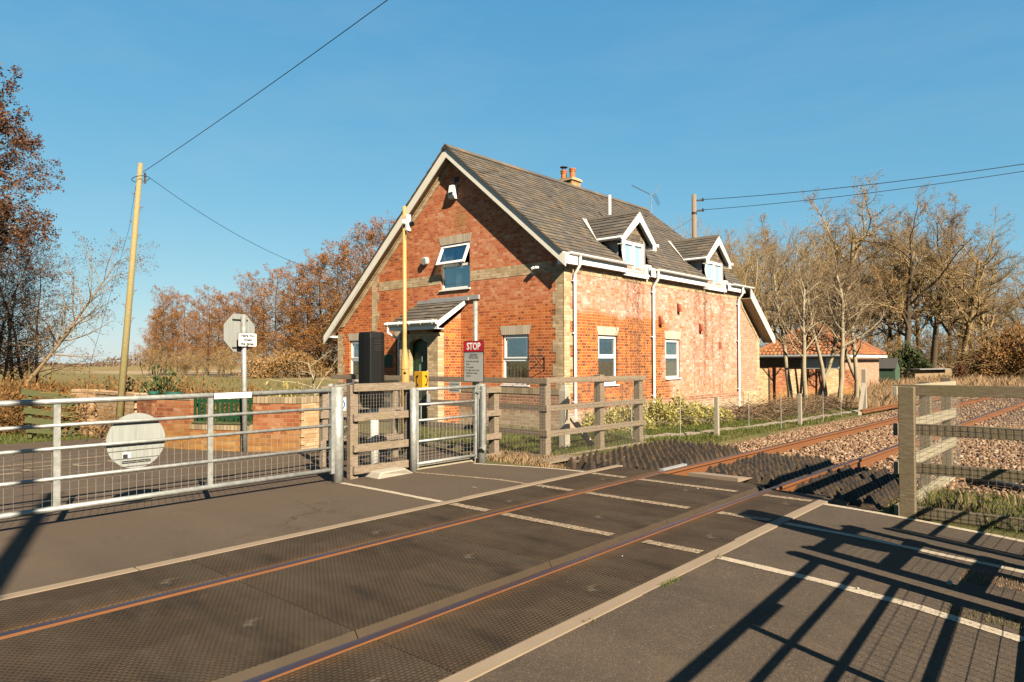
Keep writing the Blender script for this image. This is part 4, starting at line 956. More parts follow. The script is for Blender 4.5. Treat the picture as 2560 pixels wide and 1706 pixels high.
# dormers
def dormer(xa, xb, px, pz, ex0, ex1, ez, zlo, zhi):
    """window xa..xb between zlo, zhi; roof apex px,pz; eaves at ex0/ex1, ez"""
    yf = 10.16
    D = MB(); zz = zlo - .08
    def yroof(z): return RY - (RZ - z) / KR
    # front wall gable (slate hung) and cheeks
    k = (pz - ez) / (px - ex0)
    f_l = pz - .16 - (px - (xa - .12)) * k; f_r = pz - .16 - ((xb + .12) - px) * k
    D.quad((xa - .12, yf, zhi), (xb + .12, yf, zhi), (xb + .12, yf, f_r), (px, yf, pz - .16), (xa - .12, yf, f_l))
    dm = D.build('dormer', 'slate_front', H)
    for x in (xa - .12, xb + .12):
        ch = MB(); ch.quad((x, yf + .02, zlo), (x, yroof(zlo + .0) + .3, zlo), (x, yroof(f_l) + .3, f_l), (x, yf + .02, f_l))
        if x < xa: ch.box((xa - .12, yf - .005, zlo), (xa, yf + .05, f_l))
        else: ch.box((xb, yf - .005, zlo), (xb + .12, yf + .05, f_r))
        ch.build('dormer_cheek', 'lead', dm)
    window('y', yf - .06, (xa, xb, zlo, zhi), 1, dm, kind='glass_dormer', two=True)
    ap = MB(); ap.box((xa - .1, yf - .13, zlo - .11), (xb + .1, yf + .02, zlo - .036)); ap.box((xb + .02, yf - .10, zlo - .04), (xb + .30, yf + .02, zlo + .30)); ap.build('apron', 'white', dm)
    back = lambda z: yroof(z) + .05
    yo = yf - .16
    slate_plane('dormer_roof', (ex0, back(pz), ez), (ex0, yo, ez), (px, back(pz), pz), 'slates_clean', dm, .17, .24, seed=11)
    # trim the overrun with the true valley line: left and right slopes
    slate_plane('dormer_roof', (ex1, back(pz), ez), (ex1, yo, ez), (px, back(pz), pz), 'slates_clean', dm, .17, .24, seed=12)
    rt_ = MB(); rt_.prism([(px - .09, yo - .01, pz - .05), (px, yo - .01, pz + .05), (px + .09, yo - .01, pz - .05)], (0, back(pz) - yo, 0)); rt_.build('dormer_ridge', 'slates', dm)
    bb = MB(); w_ = .17
    n1 = .0
    for s, e in ((-1, ex0), (1, ex1)):
        y = yo - .02
        bb.prism([(px, y, pz - .02), (e, y, ez - .03), (e, y, ez - .22), (e - s * .15, y, ez - .22), (e - s * .17, y, ez - .08), (px, y, pz - .02 - w_ * 1.55)], (0, .03, 0))
        bb.box((min(e, e - s * .17), y + .03, ez - .22), (max(e, e - s * .17), yf - .02, ez - .20))
    bb.build('dormer_barge', 'white', dm)
    sf = MB()
    for s, e in ((-1, ex0), (1, ex1)): sf.prism([(px, yo, pz - .14), (e, yo, ez - .12), (e, yo, ez - .13), (px, yo, pz - .15)], (0, yf - yo - .01, 0))
    sf.build('dormer_soffit', 'white_paint', dm)
    yb = yroof(ez - .03)
    gm = MB(); gm.tube([(ex0 - .03, yo - .02, ez - .05), (ex0 - .03, yb, ez - .05)], .052, 10); gm.build('dormer_gutter', 'white', dm); gm = MB(); gm.tube([(ex1 + .04, yo - .06, ez - .06), (ex1 + .04, yb, ez - .06)], .05, 10); gm.build('dormer_gutter', 'white', dm)
    fl = MB()
    n_ = Vector((0, -KR, 1)).normalized()
    # white lead flashing down the valley
    A = Vector((px - .05, yroof(pz) + .0, pz)) + n_ * .035; B = Vector((ex0 - .05, yroof(ez), ez)) + n_ * .035; Cx = Vector((ex0 - .22, yroof(ez - .14), ez - .14)) + n_ * .035; Dx = Vector((px - .30, yroof(pz - .02), pz - .02)) + n_ * .035
    fl.quad(tuple(A), tuple(Dx), tuple(Cx), tuple(B)); fl.build('valley_flashing', 'lead_pale', dm)
    return dm
M['lead_pale'] = plain('lead_pale', (.50, .48, .44), .6, 0, .2, 5, .3)
dormer(16.15, 17.25, 16.80, 5.82, 15.88, 17.70, 5.02, 4.08, 4.96)
dormer(21.2, 22.48, 21.92, 5.82, 20.98, 22.86, 5.02, 4.08, 4.95)
# chimney
mb = MB(); mb.box((19.36, 14.22, 7.0), (19.88, 14.90, 7.98)); ch_ = mb.build('chimney', 'chimney_brick', H)
mb = MB(); mb.box((19.31, 14.17, 7.98), (19.93, 14.95, 8.05)); mb.box((19.34, 14.20, 8.05), (19.90, 14.92, 8.08)); mb.build('chimney_cap', 'yellow_brick_x', ch_)
def pot(x, y, cowl):
    mb = MB(); mb.lathe((x, y, 8.08), [(0, .12), (.05, .12), (.06, .10), (.25, .095), (.26, .115), (.29, .115), (.30, .10), (.33, .12), (.36, .12), (.365, .08)], 14); p_ = mb.build('chimney_pot', 'terracotta', ch_, smooth=False)
    if cowl:
        c = MB(); [c.tube([(x + .07 * math.cos(k), y + .07 * math.sin(k), 8.41), (x + .07 * math.cos(k), y + .07 * math.sin(k), 8.56)], .008, 4) for k in (0, 1.57, 3.14, 4.71)]
        c.lathe((x, y, 8.55), [(0, .14), (.015, .14), (.05, .04), (.06, .0)], 14); c.build('cowl', 'dark', ch_)
pot(19.62, 14.76, True); pot(19.62, 14.38, False)
mb = MB(); mb.tube([(18.35, 12.0, 5.9), (18.35, 12.0, 6.88)], .05, 12); mb.tube([(18.35, 12., 5.95), (18.35, 12, 6.15)], .065, 12); mb.build('soil_vent_pipe', 'white', R_)
# alarm box, vents, camera, sensors
mb = MB(); mb.prism([(XG - .005, 13.86, 6.62), (XG - .005, 13.86, 6.20), (XG - .10, 13.86, 6.20), (XG - .16, 13.86, 6.30), (XG - .10, 13.86, 6.60)], (0, .24, 0)); al = mb.build('alarm_box', 'white', H, bevel=.01)
mb = MB(); mb.box((XG - .17, 13.9, 6.32), (XG - .15, 14.06, 6.38)); mb.build('alarm_light', 'dark', al)
mb = MB(); mb.box((XG - .01, 13.80, 6.68), (XG + .005, 13.98, 6.83)); mb.build('air_brick', 'dark', H)
mb = MB(); mb.tube([(XG + .01, 15.18, 4.57), (XG - .11, 15.18, 4.57)], [.13, .115], 16); vv = mb.build('round_vent', 'white_paint', H, bevel=.01)
mb = MB()
for k in range(5): mb.box((XG - .117, 15.09, 4.49 + k * .035), (XG - .11, 15.27, 4.50 + k * .035))
mb.build('vent_louvre', 'lead', vv)
mb = MB(); mb.tube([(XG - .16, 10.93, 3.98), (XG - .02, 10.86, 3.99)], .035, 8); mb.tube([(XG - .1, 11.0, 3.98), (XG - .1, 11.06, 3.96)], .05, 8); mb.build('security_camera', 'white', H)
for x, z in ((18.15, 2.70), (19.28, 3.14), (20.75, 2.58)):
    mb = MB(); mb.prism([(x - .06, YS - .005, z), (x + .06, YS - .005, z), (x + .06, YS - .12, z - .0), (x - .06, YS - .12, z)], (0, 0, -.0)) if False else mb.prism([(x - .07, YS + .0, z + .26), (x - .07, YS - .05, z + .24), (x - .07, YS - .13, z), (x - .07, YS, z)], (.14, 0, 0)); mb.build('vent_cowl', 'rust_red', H)
mb = MB(); mb.box((22.15, YS - .015, 2.02), (22.36, YS + .005, 2.26)); mb.build('air_brick', 'rust_red', H)
# hanging basket brackets
for (y, z) in ((13.05, 1.75),):
    pass
def bracket(y0, z0, l, parent=H):
    mb = MB(); mb.tube([(XG - .01, y0, z0 - .36), (XG - .01, y0, z0)], .01, 4); mb.tube([(XG - .01, y0, z0), (XG - l, y0, z0 + .02), (XG - l - .03, y0, z0 + .06)], .01, 4); mb.tube([(XG - .01, y0, z0 - .34), (XG - l * .9, y0, z0)], .009, 4); mb.build('basket_bracket', 'dark', parent)
bracket(10.75, 1.75, .45); 
# porch
PX = XG - .86; P0, P1 = 13.75, 15.35
mb = MB()
mb.box((PX, P0, -.1), (PX + .22, P0 + .42, 2.42)); mb.box((PX, P1 - .42, -.1), (PX + .22, P1, 2.42)); pw = mb.build('porch', 'yellow_brick_y', H)
# arch over the opening
mb = MB(); n = 10; ya, yb = P0 + .42, P1 - .42; cy = (ya + yb) / 2; hw = (yb - ya) / 2; prev = None
for k in range(n):
    t0 = -1 + 2 * k / n; t1 = -1 + 2 * (k + 1) / n; za = 2.14 + .13 * (1 - t0 * t0); zb_ = 2.14 + .13 * (1 - t1 * t1)
    mb.prism([(PX, cy + t0 * hw, za), (PX, cy + t1 * hw, zb_), (PX, cy + t1 * hw, 2.62), (PX, cy + t0 * hw, 2.62)], (.22, 0, 0))
mb.build('porch_arch', 'yellow_brick_y', pw)
mb = MB(); mb.prism([(PX + .22, P0, -.1), (XG, P0, -.1), (XG, P0, 3.0), (PX + .22, P0, 2.56)], (0, .12, 0)); mb.build('porch_cheek', 'brick_side', pw)
mb = MB(); mb.prism([(PX + .22, P1 - .12, -.1), (XG, P1 - .12, -.1), (XG, P1 - .12, 3.0), (PX + .22, P1 - .12, 2.56)], (0, .12, 0)); mb.build('porch_cheek', 'brick_side', pw)
slate_plane('porch_roof', (PX - .22, 13.50, 2.72), (PX - .22, 15.50, 2.72), (XG, 13.50, 3.36), 'slates_clean', pw, .2, .3, seed=21)
mb = MB(); mb.prism([(PX - .25, 13.49, 2.70), (XG - .01, 13.49, 3.36), (XG - .01, 13.49, 3.24), (PX - .25, 13.49, 2.54)], (0, .03, 0)); mb.build('porch_barge', 'white', pw)
mb = MB(); mb.box((PX - .24, 13.5, 2.50), (PX - .20, 15.5, 2.66)); mb.box((PX - .2, 13.5, 2.50), (PX, 15.5, 2.52)); mb.build('porch_fascia', 'white', pw)
mb = MB(); mb.tube([(PX - .29, 13.48, 2.68), (PX - .29, 15.62, 2.68)], .06, 10); 
for k in range(5): mb.tube([(PX - .29, 13.6 + k * .47, 2.68), (PX - .29, 13.64 + k * .47, 2.68)], .068, 10)
mb.tube([(PX - .29, 15.5, 2.66), (PX - .29, 15.52, 2.45), (PX - .1, 15.40, 2.32), (PX + .1, 15.36, 2.25), (PX + .1, 15.36, 0)], .035, 8)
mb.build('porch_gutter', 'white', pw)
mb = MB(); mb.box((XG - .06, 13.0, 3.33), (XG + .01, 15.0, 3.45), None); mb.box((XG - .12, 13.35, 3.31), (XG, 15.45, 3.40)); mb.build('porch_flashing', 'lead', pw)
# front door
DX = PX + .16; mb = MB(); mb.box((DX, P0 + .40, -.05), (DX + .05, P1 - .40, 2.3)); dr = mb.build('door', 'darkgreen', H)
for (y0, y1, z0, z1) in ((14.24, 14.50, .2, .95), (14.58, 14.84, .2, .95), (14.24, 14.50, 1.1, 1.9), (14.58, 14.84, 1.1, 1.9)):
    mb = MB(); mb.box((DX - .015, y0, z0), (DX, y1, z1)); mb.build('door_panel', 'darkgreen', dr, bevel=.01)
mb = MB(); mb.box((DX - .02, 14.62, 1.15), (DX - .016, 14.68, 1.55)); mb.box((DX - .03, 14.50, 1.62), (DX - .01, 14.56, 1.80)); mb.build('door_furniture', 'galv', dr)
mb = MB(); mb.box((DX - .03, P1 - .43, -.05), (DX + .03, P1 - .385, 2.2)); mb.build('door_frame', 'picket', dr)
mb = MB(); mb.box((XG - .02, 16.75, 1.45), (XG + .0, 17.2, 1.85)); ns = mb.build('name_plate', 'green_shed', H, bevel=.02)
# wandering bare climber on the side wall
r = random.Random(31); P0_, P1_, R0_, R1_ = [], [], [], []
lf = []
def vine(x, z0, z1, amp, nseg=26, rad=.0045, lvl=0):
    px, pz = x, z0; dz = (z1 - z0) / nseg
    for k in range(nseg):
        nx_ = px + r.uniform(-amp, amp); nz_ = pz + dz * r.uniform(.7, 1.3)
        if nz_ > 4.0: break
        y = YS - .012 - r.random() * .02
        P0_.append((px, y, pz)); P1_.append((nx_, y, nz_)); q = rad * (1 - .6 * k / nseg); R0_.append(q); R1_.append(q * .95)
        if lvl < 2 and r.random() < .35: vine(nx_, nz_, min(3.98, nz_ + r.uniform(.2, .9)), amp * 1.3, 8, rad * .6, lvl + 1)
        if r.random() < .12: lf.append((nx_ + r.uniform(-.05, .05), y - .01, nz_))
        px, pz = nx_, nz_
for x in (16.35, 16.5, 16.62, 16.8, 16.95, 17.1, 17.25, 15.9): vine(x + r.uniform(-.1, .1), r.uniform(.2, .8), 4.05, .06)
for x in (20.3, 20.7, 21.0, 21.4, 21.8, 22.1, 22.4, 21.2): vine(x + r.uniform(-.1, .1), r.uniform(-.1, .4), r.uniform(3.4, 4.05), .06)
for k in range(130):
    x = r.uniform(13.6, 23.3); z = 3.86 + r.uniform(-.10, .06); a = r.uniform(0, 6.28); l = r.uniform(.05, .16)
    P0_.append((x, YS - .03, z)); P1_.append((x + l * math.cos(a), YS - .06, z + l * .6 * math.sin(a))); R0_.append(.005); R1_.append(.003)
V, F = segs_np(P0_, P1_, R0_, R1_, 3)
CL = thing('climber', 'bare twiggy climbing plant spread over the pale side wall between the downpipes', 'climbing plant', (17, YS - .02, 0))
npmesh('stems', V, F, 4, 'vine', CL)
V, F = cards(lf, .02, 4); npmesh('dry_leaves', V, F, 4, 'bramble', CL)
# TV aerial on the far slope
t = thing('tv_aerial', 'television aerial with grid reflector above the roof ridge, beside the rear dormer', 'aerial', (25.5, 14.6, 2.5))
ax, ay = 25.5, 14.6
mb = MB(); mb.tube([(ax, ay, 2.5), (ax, ay, 8.62)], .02, 6); mb.build('mast', 'galv', t)
mb = MB(); d = Vector((-.62, .78, 0)).normalized(); b0 = Vector((ax, ay, 8.6)); b1 = b0 + d * .80 + Vector((0, 0, .42)); mb.tube([b0 - (b1 - b0) * .1, b1], .015, 5)
sdv = Vector((-d.y, d.x, 0))
for k in range(12):
    p = b0.lerp(b1, .15 + k * .077); mb.tube([p - sdv * .045, p + sdv * .045], .009, 4); mb.tube([p - Vector((0, 0, .03)), p + Vector((0, 0, .03))], .006, 4)
mb.build('boom', 'dark', t)
mb = MB()
for s in (1, -1):
    o_ = Vector((ax, ay, 8.6)); u_ = Vector((.25, -.2, .0)) * .2 + Vector((0, 0, s * .42)); 
    for k in range(8): q = o_ + u_ * (k / 7.) * 1. - d * (.12 + .15 * k / 7); mb.tube([q - sdv * .3, q + sdv * .3], .003, 3)
    for k in range(7): e = sdv * (-.3 + .10 * k); mb.tube([o_ + e - d * .12, o_ + e + u_ - d * .27], .0035, 3)
mb.build('reflector', 'wire_rust', t)

# ------------------------------------------------------------------ galvanised gates
def wire_grid(mb, o, u, v, nu, nv, r, n=3, wob=0., seed=0):
    """grid of wires from o spanning u and v"""
    o = Vector(o); u = Vector(u); v = Vector(v); rr = random.Random(seed); nn = u.cross(v).normalized()
    def P(a, b):
        w_ = wob * (math.sin(a * 9 + seed) * math.cos(b * 3.1 + a * 5)); return o + u * a + v * b + nn * w_
    for k in range(nu + 1):
        a = k / nu; m = 4 if wob else 1; mb.tube([P(a, q / m) for q in range(m + 1)], r, n, False)
    for k in range(nv + 1):
        b = k / nv; m = max(4, nu // 6) if wob else 1; mb.tube([P(q / m, b) for q in range(m + 1)], r, n, False)
def bar_gate(label, loc, L, zs, ups, cat='gate', mesh_z=None, r=(.030, .02), close=.0, group=None, left_end=True):
    """gate hanging along -X from its post; zs bar heights top first, mesh below mesh_z"""
    t = thing('bar_gate', label, cat, loc, group)
    P = lambda x, z, y=0: (loc[0] + x, loc[1] + y, loc[2] + z)
    for k, z in enumerate(zs):
        rr = r[0] if k in (0, len(zs) - 1) else r[1]
        mb = MB(); mb.tube([P(-close, z), P(-L, z)], rr, 12); mb.build('gate_bar', 'galv', t, smooth=True)
    for k, x in enumerate(ups):
        mb = MB(); w_ = .03 if 0 < k else .025
        mb.box(P(-x - w_, zs[-1] - .02, -.012), P(-x + w_, zs[0] + .02, .012)) if k else mb.box(P(-x - w_, zs[-1] - .05, -.03), P(-x + w_, zs[0] + .04, .03)); mb.build('gate_upright', 'galv', t)
    mb = MB(); wire_grid(mb, P(-L, zs[-1], .018), (L - close, 0, 0), (0, 0, mesh_z - zs[-1]), int((L - close) / .078), int((mesh_z - zs[-1]) / .078), .0024); mb.build('wire_mesh', 'wire', t)
    return t
GZ = [1.235, .995, .765, .465, .165]
G1 = bar_gate('long galvanised five-bar vehicle gate with wire mesh and round disc, across the road', (5.37, 7.97, .01), 4.75, GZ, [0, 1.66, 3.21, 4.7], mesh_z=.765)
g0 = (5.37, 7.97, .01)
mb = MB(); mb.box((3.74, 7.928, 1.20), (4.20, 7.936, 1.27)); pl_ = mb.build('penalty_plate', 'white', G1, bevel=.002)
mb = MB(); mb.box((3.735, 7.937, 1.195), (4.205, 7.941, 1.275)); mb.build('plate_border', 'maroon', pl_)
text('Maximum penalty for not closing gates £1000', (3.97, 7.927, 1.235), (R(90), 0, 0), .026, 'ink', pl_, 'plate_lettering', .0005, sx=.80)
mb = MB(); n = 40; mb.prism([(2.915 + .30 * math.cos(2 * PI * k / n), 7.998, .786 + .30 * math.sin(2 * PI * k / n)) for k in range(n)], (0, .006, 0)); dsc = mb.build('round_sign', 'signback', G1)
for z in (1.0, .565):
    mb = MB(); mb.box((2.77, 7.988, z - .012), (3.06, 7.999, z - .006)); mb.box((2.77, 7.988, z + .006), (3.06, 7.999, z + .012)); mb.build('sign_channel', 'dark', dsc)
mb = MB(); mb.box((2.775, 7.994, .60), (2.855, 7.997, .665)); lb = mb.build('maker_label', 'white', dsc)
mb = MB(); mb.box((2.778, 7.9925, .605), (2.828, 7.9945, .65)); mb.box((2.836, 7.9925, .602), (2.842, 7.9945, .66)); mb.build('label_print', 'ink', lb)
def steel_post(label, x, y, h, r, z0=-.2, group=None, cap=True):
    mb = MB(); mb.tube([(x, y, z0), (x, y, h)], r, 24, True); o = tag(mb.build('gate_post', 'galv', None, smooth=False), label, 'gate post', group); 
    for p in o.data.polygons: p.use_smooth = len(p.vertices) == 4
    c = MB(); c.tube([(x + r * .7 * math.cos(k * 2.1), y - r * .99, h - .03) for k in (0, 0)] if False else [(x + r * .45, y - r * .9, h - .03), (x + r * .45, y - r * .9 - .008, h - .03)], .006, 5); c.build('bolt_hole', 'dark', o)
    return o
steel_post('thick galvanised round post at the right end of the vehicle gate', 5.465, 7.97, 1.29, .073)
steel_post('galvanised hinge post at the left end of the vehicle gate, outside the left edge', .53, 7.97, 1.32, .073)
steel_post('slim galvanised post left of the pedestrian gate, at the end of the timber panel', 6.72, 7.87, 1.24, .052)
PR = steel_post('galvanised round post right of the pedestrian gate, beside the stop sign', 8.17, 7.87, 1.26, .078)
mb = MB(); mb.box((8.08, 7.76, .2), (8.12, 7.80, 1.23)); mb.prism([(8.05, 7.74, .22), (8.16, 7.74, .27), (8.13, 7.74, .16)], (0, .06, 0)); mb.tube([(8.0, 7.80, 1.15), (8.16, 7.80, 1.15)], .012, 6); mb.tube([(8.05, 7.80, 1.22), (8.05, 7.80, 1.02)], .01, 6); mb.build('latch', 'galv', PR)
PG = thing('pedestrian_gate', 'small galvanised pedestrian gate with wire mesh between two round posts', 'gate', (6.78, 7.87, 0))
for k, z in enumerate((1.215, .985, .748, .435, .10)):
    mb = MB(); mb.tube([(6.77, 7.87, z), (8.03, 7.87, z)], .026 if k in (0, 4) else .019, 12); mb.build('gate_bar', 'galv', PG, smooth=True)
for x in (6.785, 8.03):
    mb = MB(); mb.box((x - .022, 7.85, .05), (x + .022, 7.89, 1.24)); mb.build('gate_upright', 'galv', PG)
mb = MB(); mb.box((6.86, 7.865, .748), (6.875, 7.875, .985)); mb.build('gate_upright', 'galv', PG)
mb = MB(); wire_grid(mb, (6.8, 7.885, .10), (1.21, 0, 0), (0, 0, .648), 16, 9, .0024); mb.build('wire_mesh', 'wire', PG)
mb = MB(); mb.box((6.75, 7.93, -.05), (8.1, 8.06, .035)); tag(mb.build('gate_threshold', 'pale_timber'), 'pale timber threshold board on the ground behind the pedestrian gate', 'board')
# driveway gate and its posts in the background, beside the brick wall
steel_post('galvanised post standing against the end pier of the brick garden wall', 7.45, 11.10, 1.22, .055)
G2 = thing('driveway_gate', 'galvanised driveway gate half hidden behind the thick gate post', 'gate', (7.62, 11.2, 0))
for k, z in enumerate((1.16, .90, .58, .30, .1)):
    mb = MB(); mb.tube([(7.62, 11.2, z), (9.1, 12.6, z)], .022, 8); mb.build('gate_bar', 'galv', G2, smooth=True)
for q in (0, .98):
    mb = MB(); x = 7.62 + 1.48 * q; y = 11.2 + 1.4 * q; mb.box((x - .03, y - .03, .0), (x + .03, y + .03, 1.2)); mb.build('gate_upright', 'galv', G2)
mb = MB(); mb.tube([(7.70, 11.18, .76), (7.42, 11.02, .75), (7.36, 10.98, .62)], .018, 6); mb.build('latch_handle', 'galv', G2)
mb = MB(); mb.box((7.585, 11.155, .70), (7.60, 11.16, .98)); mb.build('red_reflector', 'red', G2)
# blue notice on a stake
t = thing('blue_notice', 'blue and white round-symbol notice half hidden behind the thick gate post', 'sign', (7.33, 10.5, 0))
mb = MB(); mb.tube([(7.33, 10.54, -.05), (7.33, 10.54, .6)], .02, 6); mb.build('stake', 'dark', t)
mb = MB(); mb.box((7.17, 10.51, .57), (7.385, 10.52, .98)); f_ = mb.build('sign_plate', 'white', t)
mb = MB(); n = 24; mb.add([(7.275 + .088 * math.cos(2 * PI * k / n), 10.508, .86 + .098 * math.sin(2 * PI * k / n)) for k in range(n)] + [(7.275 + .06 * math.cos(2 * PI * k / n), 10.508, .86 + .07 * math.sin(2 * PI * k / n)) for k in range(n)], [(k, (k + 1) % n, n + (k + 1) % n, n + k) for k in range(n)]); mb.box((7.18, 10.506, .585), (7.375, 10.509, .72)); mb.build('sign_symbol', 'blue', f_)
mb = MB(); mb.box((7.19, 10.504, .66), (7.36, 10.5055, .668)); mb.box((7.19, 10.504, .645), (7.36, 10.5055, .650)); mb.box((7.19, 10.504, .62), (7.28, 10.5055, .626)); mb.build('sign_lines', 'white', f_)

# ------------------------------------------------------------------ timber panel and light box
def timber_panel(label, loc):
    X_, Y_, Z_ = loc; t = thing('timber_barrier', label, 'fence', loc)
    for (a, b, c_, d) in ((.012, .085, .012, .10), (.09, .15, .02, .12), (1.05, 1.14, .02, .12)):
        mb = MB(); mb.box((X_ + a, Y_ + c_, -.3), (X_ + b, Y_ + d, 1.31 if a < .05 else 1.27)); mb.build('post', 'weathered_timber', t, bevel=.004)
    for z0, z1, dz in ((1.215, 1.325, .035), (.80, .905, .035), (.37, .475, .03), (.065, .175, .02)):
        mb = MB(); mb.prism([(X_ + .045, Y_ - .035, z0), (X_ + 1.15, Y_ - .035, z0 - .03 + dz * .8), (X_ + 1.15, Y_ - .035, z1 - .03 + dz * .8), (X_ + .045, Y_ - .035, z1)], (0, .04, 0)); mb.build('rail', 'weathered_timber', t, bevel=.003)
    mb = MB(); wire_grid(mb, (X_ + .12, Y_ + .022, .06), (1.0, 0, 0), (0, 0, 1.2), 20, 24, .0018); mb.build('wire_mesh', 'wire', t)
    return t
TP = timber_panel('short weathered timber barrier with four rails and mesh between the two gates', (5.68, 7.99, 0))
mb = MB(); mb.prism([(5.95, 7.72, -.02), (6.0, 7.72, .085), (6.45, 7.72, .09), (6.68, 7.78, -.02)], (.02, .5, 0)); kb = mb.build('concrete_block', 'concrete', None, bevel=.02); tag(kb, 'pale sloping concrete block at the foot of the short timber barrier', 'concrete block')
def light_box(label, loc, rz=0.):
    t = thing('light_housing', label, 'signal light', loc)
    X_, Y_, Z_ = loc
    sec = [(-.17, -.05), (-.13, -.15), (.07, -.18), (.20, -.07), (.20, .10), (-.17, .10)]
    mb = MB(); zs = [.93, 1.06, 1.30, 1.80, 2.0, 2.065, 2.085]; sc_ = [.62, .86, 1, 1, 1, .97, .9]; n = len(sec)
    vs = []
    for z, s in zip(zs, sc_):
        for (x, y) in sec:
            xx = x if x > 0 else x * s; vs.append((X_ + xx, Y_ + y * (s if y < 0 else 1), z))
    mb.add(vs, [(i * n + k, i * n + (k + 1) % n, (i + 1) * n + (k + 1) % n, (i + 1) * n + k) for i in range(len(zs) - 1) for k in range(n)] + [tuple(range(n - 1, -1, -1)), tuple(range((len(zs) - 1) * n, len(zs) * n))])
    b_ = mb.build('housing', 'black', t, bevel=.012)
    for k in range(7):
        z = 1.96 - k * .027
        for (x0, y0), (x1, y1) in ((sec[1], sec[2]), (sec[2], sec[3])):
            pa = Vector((x0, y0, 0)); pb = Vector((x1, y1, 0)); d = pb - pa; nn = Vector((d.y, -d.x, 0)).normalized()
            a = pa + d * .28 + nn * .004; b = pa + d * .9 + nn * .004; 
            if (x0, y0) == sec[2]: a = pa + d * .1 + nn * .004; b = pa + d * .9 + nn * .004
            m = MB(); m.beam((X_ + a.x, Y_ + a.y, z), (X_ + b.x, Y_ + b.y, z), .012, .009); m.build('louvre', 'dark', b_)
    mb = MB(); mb.tube([(X_ + .04, Y_ - .02, -.2), (X_ + .04, Y_ - .02, 1.2)], .068, 20); mb.build('pole', 'white_paint', t, smooth=True)
    return t
LB = light_box('black louvred light housing on a pale pole behind the short timber barrier', (6.50, 8.6, 0))
# the enclosure fence behind the light box
def post_rail_fence(name, label, base, posts, runs, mat='weathered_timber', mesh=None, mesh_sp=(.035, .055), r=.0014, psz=(.10, .10), wm='wire_rust'):
    t = thing(name, label, 'fence', base)
    for (x, y, h) in posts:
        mb = MB(); mb.box((x - psz[0] / 2, y - psz[1] / 2, -.5), (x + psz[0] / 2, y + psz[1] / 2, h)); mb.build('post', mat, t, bevel=.004)
    for (p, q, hs) in runs:
        for z in hs: 
            mb = MB(); mb.beam((p[0], p[1], z), (q[0], q[1], z + (q[2] if len(q) > 2 else 0)), .04, .10); mb.build('rail', mat, t, bevel=.003)
    for (p, q, z0, z1) in (mesh or []):
        mb = MB(); L = math.hypot(q[0] - p[0], q[1] - p[1]); wire_grid(mb, (p[0], p[1], z0), (q[0] - p[0], q[1] - p[1], 0), (0, 0, z1 - z0), int(L / mesh_sp[0]), int((z1 - z0) / mesh_sp[1]), r, 3, .004, 3); mb.build('wire_mesh', wm, t)
    return t
post_rail_fence('timber_fence', 'weathered timber fence behind the light housing, in front of the cottage porch', (6.2, 9.35, 0), [(6.15, 9.35, 1.24), (7.55, 9.35, 1.2)], [((6.05, 9.29), (7.7, 9.29), (1.2, .80, .35))], mesh=[((6.2, 9.25), (7.6, 9.25), .05, 1.2)])
post_rail_fence('timber_fence', 'long weathered timber fence with fine mesh, turning a corner beside the pointed stud guards', (9.2, 7.3, 0),
    [(9.22, 7.36, 1.27), (9.25, 9.0, 1.36), (9.25, 11.0, 1.36), (9.25, 13.0, 1.36), (10.95, 7.42, 1.37), (12.38, 7.42, 1.33)],
    [((9.15, 7.25), (9.15, 13.6), (1.29, .83, .40, -.02)), ((9.17, 7.33), (12.5, 7.33, -.02), (1.30, .82, .38, -.06))],
    mesh=[((9.12, 7.25), (9.12, 13.2), -.05, 1.27), ((9.2, 7.29), (12.45, 7.29), -.05, 1.27)], psz=(.14, .14))
# post with short stub rails by the pedestrian gate
post_rail_fence('stub_fence', 'timber post with four short sawn-off rails right of the pedestrian gate', (8.95, 8.35, 0), [(8.78, 8.15, 1.16)], [((8.50, 8.08), (8.86, 8.06), (1.14, .74, .34, .0))], psz=(.12, .14))
mb = MB(); mb.box((9.085, 9.3, 1.04), (9.10, 9.6, 1.245)); nb = tag(mb.build('notice_board', 'signgrey'), 'small pale printed notice fixed to the long mesh fence behind the pedestrian gate', 'notice')
mb = MB()
for k in range(4): mb.box((9.081, 9.33, 1.08 + k * .04), (9.0845, 9.57, 1.088 + k * .04))
mb.build('printed_lines', 'ink', nb)
# ------------------------------------------------------------------ near right fence
t = thing('timber_fence', 'newer timber fence with mesh and a thick square corner post at right foreground', 'fence', (8.12, 1.66, 0))
mb = MB(); mb.box((8.055, 1.575, -.4), (8.15, 1.72, 1.35)); mb.build('post', 'new_timber', t, bevel=.005)
for (x, y, h) in ((10.25, 1.87, 1.35), (11.75, 1.87, 1.37), (8.35, .2, 1.35), (8.35, -1.3, 1.35)):
    mb = MB(); mb.box((x - .06, y - .06, -.5), (x + .06, y + .06, h)); mb.build('post', 'new_timber', t, bevel=.004)
for z in (1.31, .90, .49, .03):
    mb = MB(); mb.beam((8.27, 1.80, z), (8.27, -2.2, z + .01), .045, .115); mb.build('rail', 'new_timber', t, bevel=.003)
    mb = MB(); mb.beam((8.2, 1.78, z - .01), (11.8, 1.78, z - .04), .04, .13 if z < 1.3 else .10); mb.build('rail', 'pale_timber', t, bevel=.003)
mb = MB(); wire_grid(mb, (8.10, 1.60, .02), (0, -3.5, 0), (0, 0, 1.22), 54, 22, .0018, 3, .012, 5); mb.build('wire_mesh', 'wire_dark', t)
mb = MB(); wire_grid(mb, (8.35, 1.72, .0), (3.4, 0, 0), (0, 0, 1.22), 56, 22, .0016, 3, .008, 6); mb.build('wire_mesh', 'wire_rust', t)
